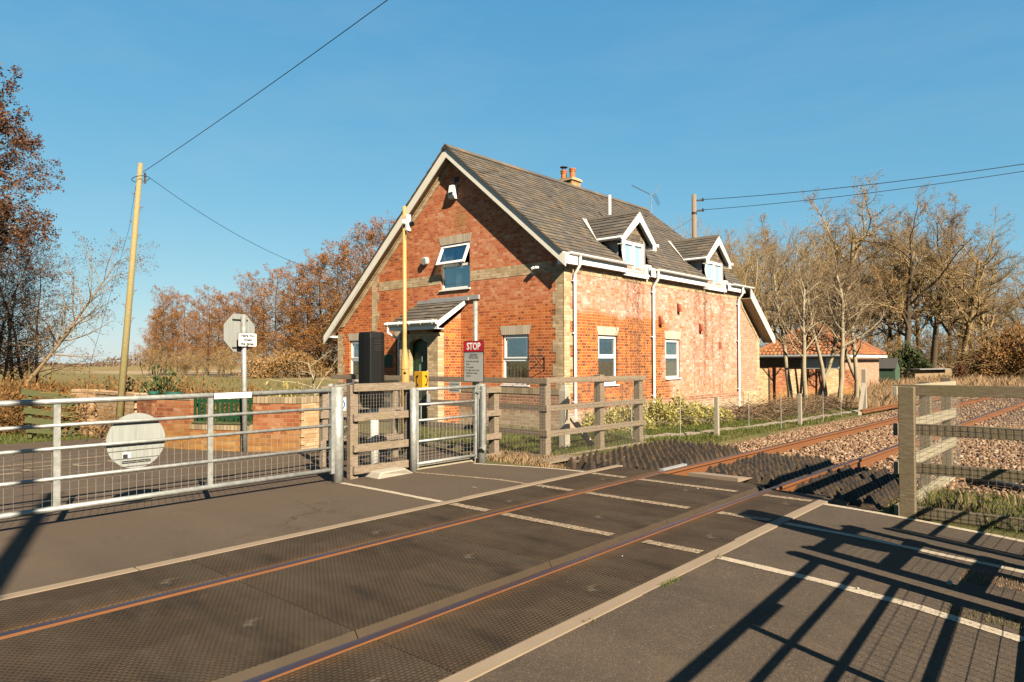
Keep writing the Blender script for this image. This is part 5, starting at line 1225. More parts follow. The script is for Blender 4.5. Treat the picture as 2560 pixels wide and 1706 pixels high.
# ------------------------------------------------------------------ the matching gates and barrier on the near side (outside the view, their shadows fall across the road)
c = copy_tree(G1); c.location = (5.20, .20, .0); c.rotation_euler = (0, 0, R(3.4))
for ch in list(c.children):
    if ch.name.startswith('round_sign'):
        for q in list(ch.children):
            for q2 in list(q.children): bpy.data.objects.remove(q2)
            bpy.data.objects.remove(q)
        bpy.data.objects.remove(ch)
tag(c, 'second galvanised vehicle gate just beside the camera, its bars shadowed on the near road', 'gate')
steel_post('thick galvanised round post beside the camera, at the end of the second vehicle gate', 5.30, .34, 1.29, .075)
c = copy_tree(TP); c.location = (5.5, .25, 0); tag(c, 'second short timber barrier with mesh, right of the camera between the near gates', 'fence')
c = copy_tree(LB); c.location = (6.12, .17, 0); tag(c, 'second black light housing, right of the camera, behind the near barrier', 'signal light')
c = copy_tree(PG); c.location = (6.85, .0, 0); c.rotation_euler = (0, 0, R(-2)); tag(c, 'second pedestrian gate with mesh, right of the camera', 'gate')
steel_post('slim galvanised post left of the second pedestrian gate, right of the camera', 6.77, .02, 1.24, .052)

# ------------------------------------------------------------------ posts, poles and signs
t = thing('mast', 'tall yellow tubular mast with white camera housing in front of the porch', 'mast', (7.92, 9.5, 0))
mb = MB(); mb.tube([(7.92, 9.5, -.2), (7.92, 9.5, 1.5), (7.92, 9.5, 1.62), (7.915, 9.5, 1.80), (7.91, 9.5, 1.9), (7.91, 9.5, 4.40)], [.076, .076, .076, .045, .037, .034], 20); mb.build('tube', 'yellow', t, smooth=True)
mb = MB(); mb.tube([(7.92, 9.5, 1.50), (7.92, 9.5, 1.53)], .086, 20); mb.box((7.84, 9.40, 1.44), (7.88, 9.43, 1.47)); mb.build('collar', 'yellow', t)
mb = MB(); mb.box((7.88, 9.38, 3.95), (7.96, 9.45, 4.24)); mb.tube([(7.87, 9.42, 4.10), (7.83, 9.46, 4.10)], .05, 10); hb = mb.build('camera_housing', 'white', t, bevel=.008)
mb = MB(); mb.tube([(7.95, 9.375, 4.08), (7.95, 9.33, 4.07)], .045, 12); mb.build('lens', 'black', hb)
mb = MB(); mb.tube([(7.88, 9.42, 3.95), (7.89, 9.40, 3.85), (7.95, 9.40, 3.80), (7.97, 9.42, 3.88), (7.95, 9.44, 3.95)], .007, 5); mb.build('cable', 'dark', hb)
t = thing('telephone_box', 'small bright yellow telephone sign box with black handset symbols at the gate', 'telephone box', (7.25, 8.3, 0))
v_ = lambda px, d: None
bx0, by0 = 7.17, 8.28
mb = MB(); mb.box((bx0, by0 - .10, 1.20), (bx0 + .125, by0 + .10, 1.475)); yb_ = mb.build('box', 'phone', t, bevel=.006)
mb = MB(); mb.tube([(bx0 + .16, by0 - .03, .9), (bx0 + .16, by0 - .03, 1.49)], .016, 8); mb.box((bx0 + .13, by0 - .06, .92), (bx0 + .2, by0 - .05, 1.12)); mb.build('bracket', 'galv', t)
def handset(P):
    m = MB(); n = 10; V = []; 
    for k in range(n + 1):
        a = R(-62 + 124 * k / n); r0 = .062; th = .009 + .014 * (abs(k - n / 2) / (n / 2)) ** 3
        V.append((r0 * math.cos(a), .085 * math.sin(a), th))
    outer = [P(.0 + x + h, z) for x, z, h in V]; inner = [P(x - h, z) for x, z, h in V]
    for k in range(n): m.quad(outer[k], outer[k + 1], inner[k + 1], inner[k])
    for s in (0, n):
        x, z, h = V[s]; m.tube([P(x - .012, z * .93), P(x + .02, z * .93)], .012, 8)
    return m
m = handset(lambda x, z: (bx0 + .035 + x, by0 - .1035, 1.335 + z)); m.build('handset_symbol', 'ink', yb_)
m = handset(lambda x, z: (bx0 - .0035, by0 + .03 - x * -1 - .05, 1.335 + z)); m.build('handset_symbol', 'ink', yb_)
# STOP sign
t = thing('stop_sign', 'red and grey STOP pedestrian instructions sign on a grey pole', 'sign', (8.2, 8.05, 0))
mb = MB(); mb.tube([(8.24, 8.06, -.1), (8.24, 8.06, 2.64)], .038, 14); mb.build('pole', 'galv', t, smooth=True)
sy0, sy1, sz0, sz1, sx = 7.81, 8.275, 1.285, 1.975, 8.17
def rrect(mb, x, y0, y1, z0, z1, r, th, n=5):
    pts = []
    for cy_, cz_, a0 in ((y1 - r, z1 - r, 0), (y0 + r, z1 - r, 90), (y0 + r, z0 + r, 180), (y1 - r, z0 + r, 270)):
        for k in range(n + 1): a = R(a0 + 90 * k / n); pts.append((x, cy_ + r * math.cos(a), cz_ + r * math.sin(a)))
    mb.prism(pts, (th, 0, 0)); return mb
bk = rrect(MB(), sx, sy0, sy1, sz0, sz1, .03, .008).build('sign_plate', 'ink', t)
rrect(MB(), sx - .0025, sy0 + .012, sy1 - .012, 1.795, sz1 - .012, .02, .002).build('red_panel', 'red', bk)
rrect(MB(), sx - .0025, sy0 + .012, sy1 - .012, sz0 + .012, 1.780, .02, .002).build('grey_panel', 'signgrey', bk)
rotg = (R(90), 0, R(-90))
text('STOP', (sx - .0032, 8.04, 1.877), rotg, .165, 'white', bk, 'lettering', .0005, sx=.80, bold=.004)
text('PEDESTRIAN', (sx - .0032, 8.04, 1.742), rotg, .038, 'ink', bk, 'lettering', .0005, sx=.8); text('INSTRUCTIONS', (sx - .0032, 8.04, 1.696), rotg, .038, 'ink', bk, 'lettering', .0005, sx=.8)
mb = MB(); mb.box((sx - .0035, 7.93, 1.718), (sx - .003, 8.15, 1.722)); mb.box((sx - .0035, 7.92, 1.672), (sx - .003, 8.16, 1.676)); mb.build('underline', 'ink', bk)
for i_, (nn, s_t, z) in enumerate((('1.', 'Check that green light', 1.632), ('', 'shows', 1.585), ('2.', 'Cross quickly', 1.535), ('3.', 'If no light do not cross', 1.485), ('', 'Telephone crossing', 1.438), ('', 'operator', 1.390))):
    if nn: text(nn, (sx - .0032, 8.255, z), rotg, .040, 'ink', bk, 'lettering', .0005, 'LEFT', sx=.78)
    text(s_t, (sx - .0032, 8.215, z), rotg, .040, 'ink', bk, 'lettering', .0005, 'LEFT', sx=.83)
# octagonal sign seen from behind
t = thing('octagon_sign', 'grey back of an octagonal road sign with a small white plate on a galvanised pole', 'sign', (6.23, 12.0, 0))
mb = MB(); mb.tube([(6.23, 12.0, -.1), (6.20, 12.0, 2.50)], .046, 16); mb.build('pole', 'galv', t, smooth=True)
ux = Vector((math.cos(R(13.7)), math.sin(R(13.7)), 0)); cn = Vector((6.16, 12.07, 2.17)); rr = .375; mb = MB(); nn_ = Vector((-ux.y, ux.x, 0))
mb.prism([cn + ux * rr * math.cos(R(22.5 + 45 * k)) + Vector((0, 0, rr * math.sin(R(22.5 + 45 * k)))) for k in range(8)], nn_ * .006); ob_ = mb.build('sign_back', 'signback', t)
for z in (.24, -.27):
    mb = MB(); mb.beam(cn - ux * .17 - nn_ * .012 + Vector((0, 0, z)), cn + ux * .17 - nn_ * .012 + Vector((0, 0, z)), .015, .02); mb.build('channel', 'dark', ob_)
pc = Vector((6.245, 11.94, 2.04)) ; hw, hh = .215, .125
mb = MB(); pts = []
for cx_, cz_, a0 in ((hw - .02, hh - .02, 0), (-hw + .02, hh - .02, 90), (-hw + .02, -hh + .02, 180), (hw - .02, -hh + .02, 270)):
    for k in range(5): a = R(a0 + 22.5 * k); pts.append(pc + ux * (cx_ + .02 * math.cos(a)) + Vector((0, 0, cz_ + .02 * math.sin(a))))
mb.prism(pts, nn_ * .006); pp = mb.build('white_plate', 'maroon', t)
mb = MB(); mb.prism([pc - nn_ * .003 + (p - pc) * .945 for p in pts], nn_ * .002); mb.build('plate_face', 'white', pp)
for s_t, dz in (('Have you', .075), ('closed', .0), ('the gates?', -.075)):
    text(s_t, pc - nn_ * .0036 + Vector((0, 0, dz)), (R(90), 0, R(13.7)), .082, 'ink', pp, 'lettering', .0005, sx=.95, bold=.003)
# telegraph poles and wires
def telepole(label, b, tp, r0, r1, steps=True, mat='pole_timber', n0=3.2, rtop=None):
    t = thing('telegraph_pole', label, 'telegraph pole', b); b = Vector(b); tp = Vector(tp)
    mb = MB(); mb.tube([b - (tp - b) * .05, b.lerp(tp, .5), tp], [r0, (r0 + r1) / 2, r1], 14); mb.build('shaft', mat, t, smooth=True)
    if steps:
        for k in range(11):
            p = b.lerp(tp, .44 + k * .05); s = -1 if k % 2 else 1; d = rt * s; rr_ = r0 + (r1 - r0) * (.44 + k * .05)
            m = MB(); m.tube([p, p + d * (rr_ + .07)], .006, 4); m.tube([p + d * (rr_ + .055) , p + d * rr_ - Vector((0, 0, .09))], .004, 4); m.tube([p + d * (rr_ + .07), p + d * (rr_ + .07) + Vector((0, 0, .02))], .006, 4); m.build('step', 'rust', t)
    return t
TPb = (5.32, 15.6, 0.); TPt = (5.65, 15.35, 5.82)
tp1 = telepole('tall leaning telegraph pole with climbing steps in front of the brick wall', TPb, TPt, .078, .048)
pt = Vector(TPt); mb = MB(); mb.tube([pt + Vector((.17 * math.cos(a), .10 * math.sin(a), -.33 + .06 * math.cos(a + 1))) for a in np.linspace(0, 6.28, 18)], .007, 4); mb.tube([pt + Vector((.07, -.05, -.2)), pt + Vector((.07, -.06, -.42))], .02, 6); mb.build('wire_loop', 'dark', tp1)
mb = MB(); mb.tube([pt + Vector((-.10, -.02, -.5)), pt + Vector((-.20, .05, -1.4)), Vector(TPb) + Vector((-.42, .3, 1.6)), Vector(TPb) + Vector((-.50, .4, .0))], .004, 4); mb.build('stay_wire', 'cable', tp1)
def wire(name, label, p, q, sag, r, mat='cable'):
    p = Vector(p); q = Vector(q); mb = MB(); n = 40; mb.tube([p.lerp(q, k / n) - Vector((0, 0, sag * 4 * (k / n) * (1 - k / n))) for k in range(n + 1)], r, 4, False); return tag(mb.build(name, mat), label, 'overhead wire')
qa = pt + Vector((.04, -.03, -.18)); qb = Vector(at(944, 9., 6.43)); qc = qa + (qb - qa) * 1.9
wire('overhead_wire', 'single overhead wire rising from the leaning telegraph pole out of the top of the view', qa, tuple(qc), .12, .006)
wire('overhead_wire', 'thin overhead wire sagging from the leaning telegraph pole towards the cottage roof', pt + Vector((.16, -.05, -.28)), (13.17, 17.86, 4.2), .42, .006)
tp2 = telepole('plain telegraph pole rising behind the cottage roof', (27.7, 13.75, -.2), (27.7, 13.75, 8.87), .125, .10, False, 'weathered_timber')
mb = MB(); 
for z in (8.6, 8.15): mb.tube([(27.7, 13.7, z), (27.95, 13.45, z + .03)], .035, 6); mb.tube([(27.93, 13.45, z - .02), (27.93, 13.45, z + .1)], .05, 8)
mb.tube([(27.7, 13.75, 8.0), (27.7, 13.75, 8.1)], .115, 12); mb.build('insulator', 'dark', tp2)
wire('overhead_wire', 'upper of the two overhead wires leaving the plain pole to the right', (27.95, 13.43, 8.65), (30.0, -8.0, 8.9), .5, .016)
wire('overhead_wire', 'lower of the two overhead wires leaving the plain pole to the right', (27.95, 13.43, 8.2), (30.0, -8.0, 8.75), .45, .014)
wire('overhead_wire', 'short stay wire with a dark bobbin sloping from the plain pole to the roof', (27.6, 13.8, 7.8), (25.2, 16.5, 5.6), 0, .014)
tb, tt = (-1.51, -1.32, 0), (-1.62, -1.30, 8.5)
telepole('telegraph pole behind the camera, its long shadow crossing the left gate', tb, tt, .13, .09, True)

# ------------------------------------------------------------------ helpers: a pixel of the 2560-wide photograph at a depth -> a place
# ------------------------------------------------------------------ brick garden wall with green picket infill
GW = [(7.38, 11.22), (6.87, 11.15), (6.40, 12.03), (5.80, 13.28), (5.50, 14.3), (5.47, 15.0), (5.46, 16.0), (5.44, 17.3)]
wt = thing('garden_wall', 'orange and cream brick garden wall with soldier coping, curving behind the vehicle gate', 'wall', (6.87, 11.15, 0))
def wall_seg(a, b, z1, mat, cop, th=.23, z0=-.2, coping=True, ch=.115):
    a = Vector((a[0], a[1], 0)); b = Vector((b[0], b[1], 0)); d = (b - a).normalized(); n = Vector((d.y, -d.x, 0))
    n = n if n.dot(a) < 0 else -n      # towards the camera
    m = MB(); m.prism([a + Vector((0, 0, z0)), b + Vector((0, 0, z0)), b - n * th + Vector((0, 0, z0)), a - n * th + Vector((0, 0, z0))], (0, 0, z1 - z0 - (ch if coping else 0))); o = m.build('wall', mat, wt)
    if coping:
        m = MB(); q = .012; m.prism([a + n * q + Vector((0, 0, z1 - ch)), b + n * q + Vector((0, 0, z1 - ch)), b - n * (th + q) + Vector((0, 0, z1 - ch)), a - n * (th + q) + Vector((0, 0, z1 - ch))], (0, 0, ch)); m.build('coping', cop, wt, bevel=.006)
wall_seg(GW[0], GW[1], .99, 'gpale_x', 'coping_x'); wall_seg(GW[1], GW[2], .985, 'garden_y', 'coping_y')
wall_seg(GW[2], GW[3], .47, 'garden_y', 'coping_y'); wall_seg(GW[3], GW[4], .98, 'garden_y', 'coping_y', ch=.07); wall_seg(GW[4], GW[5], .98, 'garden_y', 'coping_y', ch=.07)
wall_seg((5.46, 15.06), GW[6], 1.0, 'gpale_y', 'gpale_y', ch=.07); wall_seg(GW[6], GW[7], 1.0, 'gpale_y', 'gpale_y', ch=.07); wall_seg((5.44, 17.3), (5.2, 18.1), 1.02, 'gpale_y', 'gpale_y', ch=.07)
mb = MB()      # broken quoin bricks sticking out of the unfinished corners
r = random.Random(12)
for (x, y) in ((6.87, 11.15), (5.45, 17.25)):
    for k in range(5): z = .12 + k * .15; mb.box((x - .018 - r.random() * .012, y - .02, z), (x + .05, y + .04, z + .06))
for k in range(6): z = .1 + k * .15; mb.box((5.43, 15.0, z), (5.5, 15.045, z + .065))
mb.build('toothing_bricks', 'gpale_y', wt)
mb = MB(); 
for k in range(9): mb.box((5.5 + k * .17, 13.0 - k * .22, -.02), (5.5 + k * .17 + .28, 13.0 - k * .22 + .2, .012))
# picket fence section
pk = thing('picket_fence', 'dark green picket fence panel standing on the low part of the brick wall', 'fence', (6.1, 12.65, .47))
A = Vector((6.38, 12.07, 0)); B = Vector((5.82, 13.24, 0)); d = (B - A).normalized(); n = Vector((-d.y, d.x, 0)); n = n if n.dot(A) < 0 else -n
L = (B - A).length
for k in range(13):
    s = .04 + k * (L - .08) / 12; w_ = .026; c0 = A + d * s - n * .04; z0, z1 = .50, 1.02
    m = MB(); pts = [(-w_, z0), (w_, z0), (w_, z1 - .045), (w_ * .6, z1 - .012), (0, z1), (-w_ * .6, z1 - .012), (-w_, z1 - .045)]
    m.prism([c0 + d * u + Vector((0, 0, z)) for u, z in pts], n * .018); m.build('picket', 'picket', pk)
for z in (.60, .90):
    m = MB(); m.beam(A - n * .065 + Vector((0, 0, z)), B - n * .065 + Vector((0, 0, z)), .03, .055); m.build('rail', 'picket', pk)
m = MB(); m.beam(A - n * .05 + Vector((0, 0, .49)), B - n * .05 + Vector((0, 0, .49)), .16, .035); m.build('timber_sill', 'green_timber', pk)
# leaning slatted hurdle at the verge
t = thing('slatted_gate', 'leaning mossy slatted gate at the verge beside the cream end of the wall', 'gate', (4.9, 17.9, 0))
a = Vector((4.22, 17.7, 0)); b = Vector((5.25, 17.65, 0)); d = (b - a).normalized(); nrm = Vector((0, -1, 0))
for k in range(5):
    z = .1 + k * .2; m = MB(); m.beam(a + Vector((0, .1 * k, z + .10)), b + Vector((0, .1 * k, z - .08)), .025, .13); m.build('slat', 'green_timber', t)
for q in (.12, .6, .9):
    p = a.lerp(b, q); m = MB(); m.beam(p + Vector((-.05, .03, 0)), p + Vector((.06, .5, 1.0)), .07, .03, (0, 1, 0)); m.build('brace', 'green_timber', t)
for (x, y, z, rr_) in ((at(384, 13.9)[0], at(384, 13.9)[1], 1.0, .09), (at(434, 13.6)[0], at(434, 13.6)[1], .99, .15)):
    m = MB(); m.lathe((x, y, 0), [(0, rr_ * .8), (z, rr_), (z, rr_ + .02), (z + .05, rr_ + .02), (z + .05, rr_ * .9)], 16); tag(m.build('water_butt', 'greenpot'), ('smaller' if rr_ < .15 else 'larger') + ' green tub whose rim shows behind the brick wall', 'tub', 'green tubs behind the wall')

# ------------------------------------------------------------------ lineside wire fence
def conc_post(x, y, h, label, s=.09):
    z = float(gz(x, y)); m = MB(); m.tube([(x, y, z - .4), (x, y, z + h - .02), (x, y, z + h)], [s * .74, s * .6, s * .5], 4); o = m.build('fence_post', 'concrete_post'); tag(o, label, 'fence post', 'concrete posts of the lineside wire fence'); return o
conc_post(15.7, 7.25, .92, 'square concrete fence post in front of the low bushes by the side wall', .10)
conc_post(20.6, 6.95, .92, 'square concrete fence post in the grass in front of the brushwood pile', .10)
conc_post(27.6, 7.0, 1.55, 'tall concrete straining post near the loose rail', .16)
m = MB(); m.beam((26.2, 6.8, -.35), (27.5, 6.98, .75), .11, .11); tag(m.build('strut_post', 'concrete_post'), 'leaning concrete strut propping the tall straining post', 'strut')
m = MB(); m.tube([(10.62, 8.0, -.4), (10.62, 8.0, 1.05), (10.62, 8.0, 1.17)], [.105, .10, .06], 4); sp = m.build('straining_post', 'concrete'); tag(sp, 'round-topped concrete straining post behind the timber corner fence', 'fence post')
m = MB(); m.tube([(10.60, 7.9, .95), (10.5, 7.85, .85), (10.58, 7.9, .7), (10.54, 7.88, .5)], .012, 4); m.build('wire_knot', 'dark', sp)
m = MB(); m.beam((10.72, 7.98, .62), (11.35, 7.82, -.1), .08, .09); tag(m.build('strut_post', 'concrete'), 'leaning concrete strut behind the timber fence, propping the round-topped post', 'strut')
rods = [(12.9, 7.9), (14.06, 7.35), (17.5, 7.2), (19.1, 6.95), (22.6, 6.92), (24.4, 6.9)]
for k, (x, y) in enumerate(rods):
    z = float(gz(x, y)); m = MB(); m.tube([(x, y, z - .3), (x + rng.uniform(-.02, .02), y, z + .95)], .011, 5)
    tag(m.build('fence_rod', 'galv'), ['thin steel fence rod nearest the timber fence', 'thin steel fence rod in front of the yellow-leaved bush', 'thin steel fence rod just right of the first concrete post', 'thin steel fence rod in front of the rear pink wall', 'thin steel fence rod right of the second concrete post', 'thin steel fence rod farthest along the lineside wire fence'][k], 'fence rod', 'steel rods of the lineside wire fence')
chain = [(10.62, 7.95), (12.9, 7.9), (14.06, 7.35), (15.7, 7.25), (17.5, 7.2), (19.1, 6.95), (20.6, 6.95), (22.6, 6.92), (24.4, 6.9), (27.6, 7.0)]
for k, h in enumerate((.9, .62, .34)):
    m = MB(); m.tube([(x, y, float(gz(x, y)) + h) for x, y in chain], .003, 3, False); tag(m.build('fence_wire', 'wire_rust'), ['top', 'middle', 'bottom'][k] + ' wire of the lineside fence along the grass verge', 'wire')

# ------------------------------------------------------------------ outbuilding, sheds
OB = thing('outbuilding', 'low brick outbuilding with orange pantile hipped roof behind the bare saplings', 'outbuilding', (40.85, 11.1, -.2))
ox0, oy0, LX, WY, ez_, rz_ = 40.85, 11.1, 7.9, 5.4, 1.93, 3.75
mb = MB(); mb.box((ox0 + .35, oy0 + .3, -.6), (ox0 + LX - .3, oy0 + WY - .3, ez_ - .1)); mb.build('wall', 'brick_rear', OB)
mb = MB(); mb.box((ox0 + .25, oy0 + 2.6, 1.2), (ox0 + .36, oy0 + WY - .3, ez_ - .12)); mb.build('opening_shade_panel', 'bark_dark', OB)  # solid dark panel, paints the shade inside the open front
mb = MB(); mb.box((ox0 + .2, oy0 + .55, .95), (ox0 + .34, oy0 + 1.3, 1.75)); mb.build('white_panel', 'white_paint', OB)
mb = MB(); mb.box((ox0 + .2, oy0 + 1.35, .95), (ox0 + .30, oy0 + 2.5, 1.72)); mb.build('louvre_panel', 'lead', OB)
def tiles(name, P0, P1, Q0, Q1, parent):
    """pantiles as half-round rolls, eaves P0-P1 to ridge Q0-Q1"""
    P0, P1, Q0, Q1 = map(Vector, (P0, P1, Q0, Q1)); L = (P1 - P0).length; up_ = (Q0 + Q1) / 2 - (P0 + P1) / 2; H_ = up_.length; nrm = (P1 - P0).cross(up_).normalized()
    if nrm.z < 0: nrm = -nrm
    e = (P1 - P0).normalized(); uu = (up_ - e * up_.dot(e)).normalized(); Hn = (Q0 - P0).dot(uu); nrow = int(Hn / .3); r = random.Random(3); mb = MB(); w_ = .23
    for i in range(nrow + 1):
        t0 = i / (nrow + 1); t1 = min(1, (i + 1.15) / (nrow + 1)); A0 = P0.lerp(Q0, t0); A1 = P1.lerp(Q1, t0)
        x = 0; Lr = (A1 - A0).length
        while x < Lr - .05:
            a = A0 + e * x; b = a + uu * (Hn * (t1 - t0)); ln = []
            for s in (0, .25, .5, .75, 1.): hh = .055 * math.sin(PI * s); ln.append((e * (w_ * s) + nrm * hh))
            j = nrm * (.03 + r.uniform(0, .012)); vs = [a + q + j for q in ln] + [b + q for q in ln]
            mb.add(vs, [(k, k + 1, 6 + k, 5 + k) for k in range(4)] + [(0, 1, 2, 3, 4)]); x += w_
    return mb.build(name, 'pantile', parent)
R0v = (ox0 + 2.3, oy0 + WY / 2, rz_); R1v = (ox0 + LX - 2.3, oy0 + WY / 2, rz_)
tiles('roof', (ox0, oy0 + WY, ez_), (ox0, oy0, ez_), R0v, R0v, OB); tiles('roof', (ox0, oy0, ez_), (ox0 + LX, oy0, ez_), R0v, R1v, OB)
mb = MB()
for a, b in (((ox0, oy0, ez_), R0v), ((ox0 + LX, oy0, ez_), R1v), (R0v, R1v), ((ox0, oy0 + WY, ez_), R0v)):
    a = Vector(a); b = Vector(b); n = int((b - a).length / .4); mb.tube([a.lerp(b, k / n) + Vector((0, 0, .06 + .015 * (k % 2))) for k in range(n + 1)], .13, 8)
mb.build('ridge_tiles', 'pantile', OB)
mb = MB(); mb.box((ox0 - .1, oy0 - .1, ez_ - .16), (ox0 + LX + .1, oy0 + .0, ez_ - .02)); mb.build('fascia', 'white', OB)
mb = MB(); mb.tube([(ox0 - .06, oy0 + WY, ez_ - .07), (ox0 - .06, oy0 - .05, ez_ - .07)], .08, 8); mb.build('gutter', 'lead', OB)
BF = thing('panel_wall', 'old lichened brick and flint wall with dark posts behind the pale saplings', 'wall', (27.8, 10.8, -.3))
a = Vector((26.9, 11.1, -.5)); b = Vector((33.6, 8.95, -.5)); 
for k in range(6):
    p = a.lerp(b, k / 6); q = a.lerp(b, (k + .96) / 6); m = MB(); hgt = [1.80, 1.82, 1.75, 1.75, 1.72, 1.7][k]; d = (q - p); n = Vector((d.y, -d.x, 0)).normalized() * .08
    m.prism([p, q, q + n, p + n], (0, 0, hgt)); m.build('wall_panel', ['garden_x', 'gpale_x', 'garden_x', 'gpale_x', 'flint', 'garden_x'][k] if False else ['gpale_x', 'garden_x', 'gpale_x', 'garden_x', 'gpale_x', 'garden_x'][k], BF)
    m = MB(); m.box((q.x, q.y - .12, -.5), (q.x + .10, q.y + .02, 1.25)); m.build('post', ['bark_dark', 'weathered_timber'][k % 2], BF)
SH_ = thing('garden_shed', 'small dark green weatherboarded shed with felt roof beyond the outbuilding', 'shed', (49.9, 11.3, -.2))
s0 = Vector(at(2237, 45, -.3)); ux_ = Vector((1, 0, 0)); uy_ = Vector((0, 1, 0)); lw, gw = 1.5, 1.35
mb = MB()
for k in range(9):
    z = -.3 + k * .155; mb.box((s0.x - .004 * (k % 2), s0.y - .006, z), (s0.x + gw, s0.y + lw, z + .15))
mb.prism([(s0.x, s0.y, 1.09), (s0.x + gw, s0.y, 1.09), (s0.x + gw / 2, s0.y, 1.66)], (0, lw, 0)); mb.build('boarding', 'green_shed', SH_)
mb = MB(); mb.prism([(s0.x - .08, s0.y - .06, 1.02), (s0.x + gw / 2, s0.y - .06, 1.66), (s0.x + gw / 2, s0.y - .06, 1.72), (s0.x - .1, s0.y - .06, 1.07)], (0, lw + .1, 0)); mb.build('roof', 'felt', SH_)
mb = MB(); mb.prism([(s0.x + gw + .08, s0.y - .06, 1.02), (s0.x + gw / 2, s0.y - .06, 1.66), (s0.x + gw / 2, s0.y - .06, 1.72), (s0.x + gw + .1, s0.y - .06, 1.07)], (0, lw + .1, 0)); mb.build('roof', 'felt', SH_)
p = Vector(at(2285, 50, -.3)); q = Vector(at(2378, 52, -.3)); mb = MB(); mb.beam(p + Vector((0, 0, .62)), q + Vector((0, 0, .62)), .12, 1.15); rsn = mb.build('reed_screen', 'reed'); tag(rsn, 'low reed screen with a grey lid beyond the green shed', 'screen')
mb = MB(); mb.beam(p + Vector((-.1, 0, 1.24)), p.lerp(q, .8) + Vector((0, 0, 1.24)), .9, .05); mb.build('lid', 'lead', rsn)

# ------------------------------------------------------------------ trees
def grow(seed, h, style, trunk_r=None):
    """returns arrays: thick segments, twig segments, tips"""
    r = random.Random(seed); T = [[], [], [], []]; W = [[], [], [], []]; tips = []
    def rv(s): return Vector((r.gauss(0, s), r.gauss(0, s), r.gauss(0, s)))
    def branch(p, d, l, rad, lv):
        S = style[lv]; n = S['n']; d = d.normalized(); st = l / n; q = Vector(p); pts = [Vector(q)]; rads = [rad]
        for k in range(n):
            d = (d + rv(S['w']) + Vector((0, 0, S['up']))).normalized(); q = q + d * st; pts.append(Vector(q)); rads.append(rad * (1 - S.get('tp', .75) * (k + 1) / n))
        dst = T if lv < S.get('thick', 2) else W
        for k in range(n): dst[0].append(pts[k]); dst[1].append(pts[k + 1]); dst[2].append(rads[k]); dst[3].append(rads[k + 1])
        if lv + 1 >= len(style): tips.append(pts[-1]); tips.append(pts[-2].lerp(pts[-1], r.random())); return
        N = style[lv + 1]; m = N['num'] if not isinstance(N['num'], tuple) else r.randint(*N['num'])
        for c in range(m):
            t = N['t0'] + (1 - N['t0']) * (c + r.random()) / m; k = min(n - 1, int(t * n)); fp = pts[k].lerp(pts[k + 1], t * n - k)
            ax = (pts[k + 1] - pts[k]).normalized(); a = R(r.uniform(*N['ang'])); o = ax.orthogonal().normalized(); o.rotate(Matrix.Rotation(c * 2.4 + r.uniform(-.6, .6), 3, ax)) 
            nd = ax * math.cos(a) + o * math.sin(a)
            if 'zs' in N: nd.z *= N['zs']
            ll = l * N['len'] * r.uniform(.7, 1.2) * (1 - N.get('fall', .5) * t)
            branch(fp, nd, ll, max(rads[k] * N['r'], .004), lv + 1)
    for s in range(style[0].get('stems', 1)):
        a = s * 2.1 + r.uniform(0, 1); ln = style[0].get('lean', .06)
        d0 = Vector((math.cos(a) * ln * r.uniform(.4, 1.4), math.sin(a) * ln * r.uniform(.4, 1.4), 1)) if 'dir' not in style[0] else Vector(style[0]['dir'])
        branch(Vector((math.cos(a), math.sin(a), 0)) * style[0].get('spread', 0.) * (s > 0), d0, h * r.uniform(.85, 1.), (trunk_r or h * .014), 0)
    return T, W, tips
ALDER = [dict(n=12, w=.035, up=.03, tp=.9), dict(num=52, t0=.16, ang=(55, 85), len=.30, fall=.55, r=.32, n=5, w=.12, up=.05), dict(num=8, t0=.15, ang=(30, 65), len=.45, r=.5, n=3, w=.15, up=.04), dict(num=5, t0=.2, ang=(30, 60), len=.5, r=.6, n=2, w=.15, up=.02)]
OAK = [dict(n=7, w=.07, up=.02, tp=.55, lean=.1), dict(num=9, t0=.30, ang=(25, 75), len=.80, fall=.2, r=.55, n=9, w=.17, up=.05, tp=.85), dict(num=11, t0=.12, ang=(25, 65), len=.46, r=.5, n=6, w=.22, up=.06), dict(num=9, t0=.12, ang=(25, 60), len=.46, r=.5, n=4, w=.2, up=.06), dict(num=7, t0=.12, ang=(20, 55), len=.55, r=.6, n=3, w=.2, up=.06)]
ASH = [dict(n=9, w=.07, up=.05, tp=.8, stems=3, spread=.0, lean=.27), dict(num=12, t0=.3, ang=(20, 45), len=.42, fall=.4, r=.5, n=6, w=.12, up=.10), dict(num=9, t0=.2, ang=(20, 50), len=.5, r=.5, n=4, w=.14, up=.10), dict(num=8, t0=.15, ang=(20, 45), len=.55, r=.6, n=3, w=.14, up=.08)]
POLL = [dict(n=9, w=.07, up=.06, tp=.5, lean=.10), dict(num=16, t0=.42, ang=(15, 70), len=.42, fall=.3, r=.42, n=5, w=.16, up=.07), dict(num=8, t0=.1, ang=(15, 50), len=.6, r=.5, n=4, w=.15, up=.06), dict(num=7, t0=.2, ang=(20, 50), len=.55, r=.6, n=3, w=.15, up=.03)]
SHRUB = [dict(n=5, w=.15, up=.05, tp=.7, stems=7, spread=.4, lean=.6), dict(num=9, t0=.15, ang=(20, 60), len=.5, r=.55, n=4, w=.2, up=.05), dict(num=7, t0=.15, ang=(20, 60), len=.55, r=.6, n=3, w=.2, up=.04), dict(num=4, t0=.2, ang=(20, 60), len=.5, r=.6, n=2, w=.2, up=.02)]
protos = {}
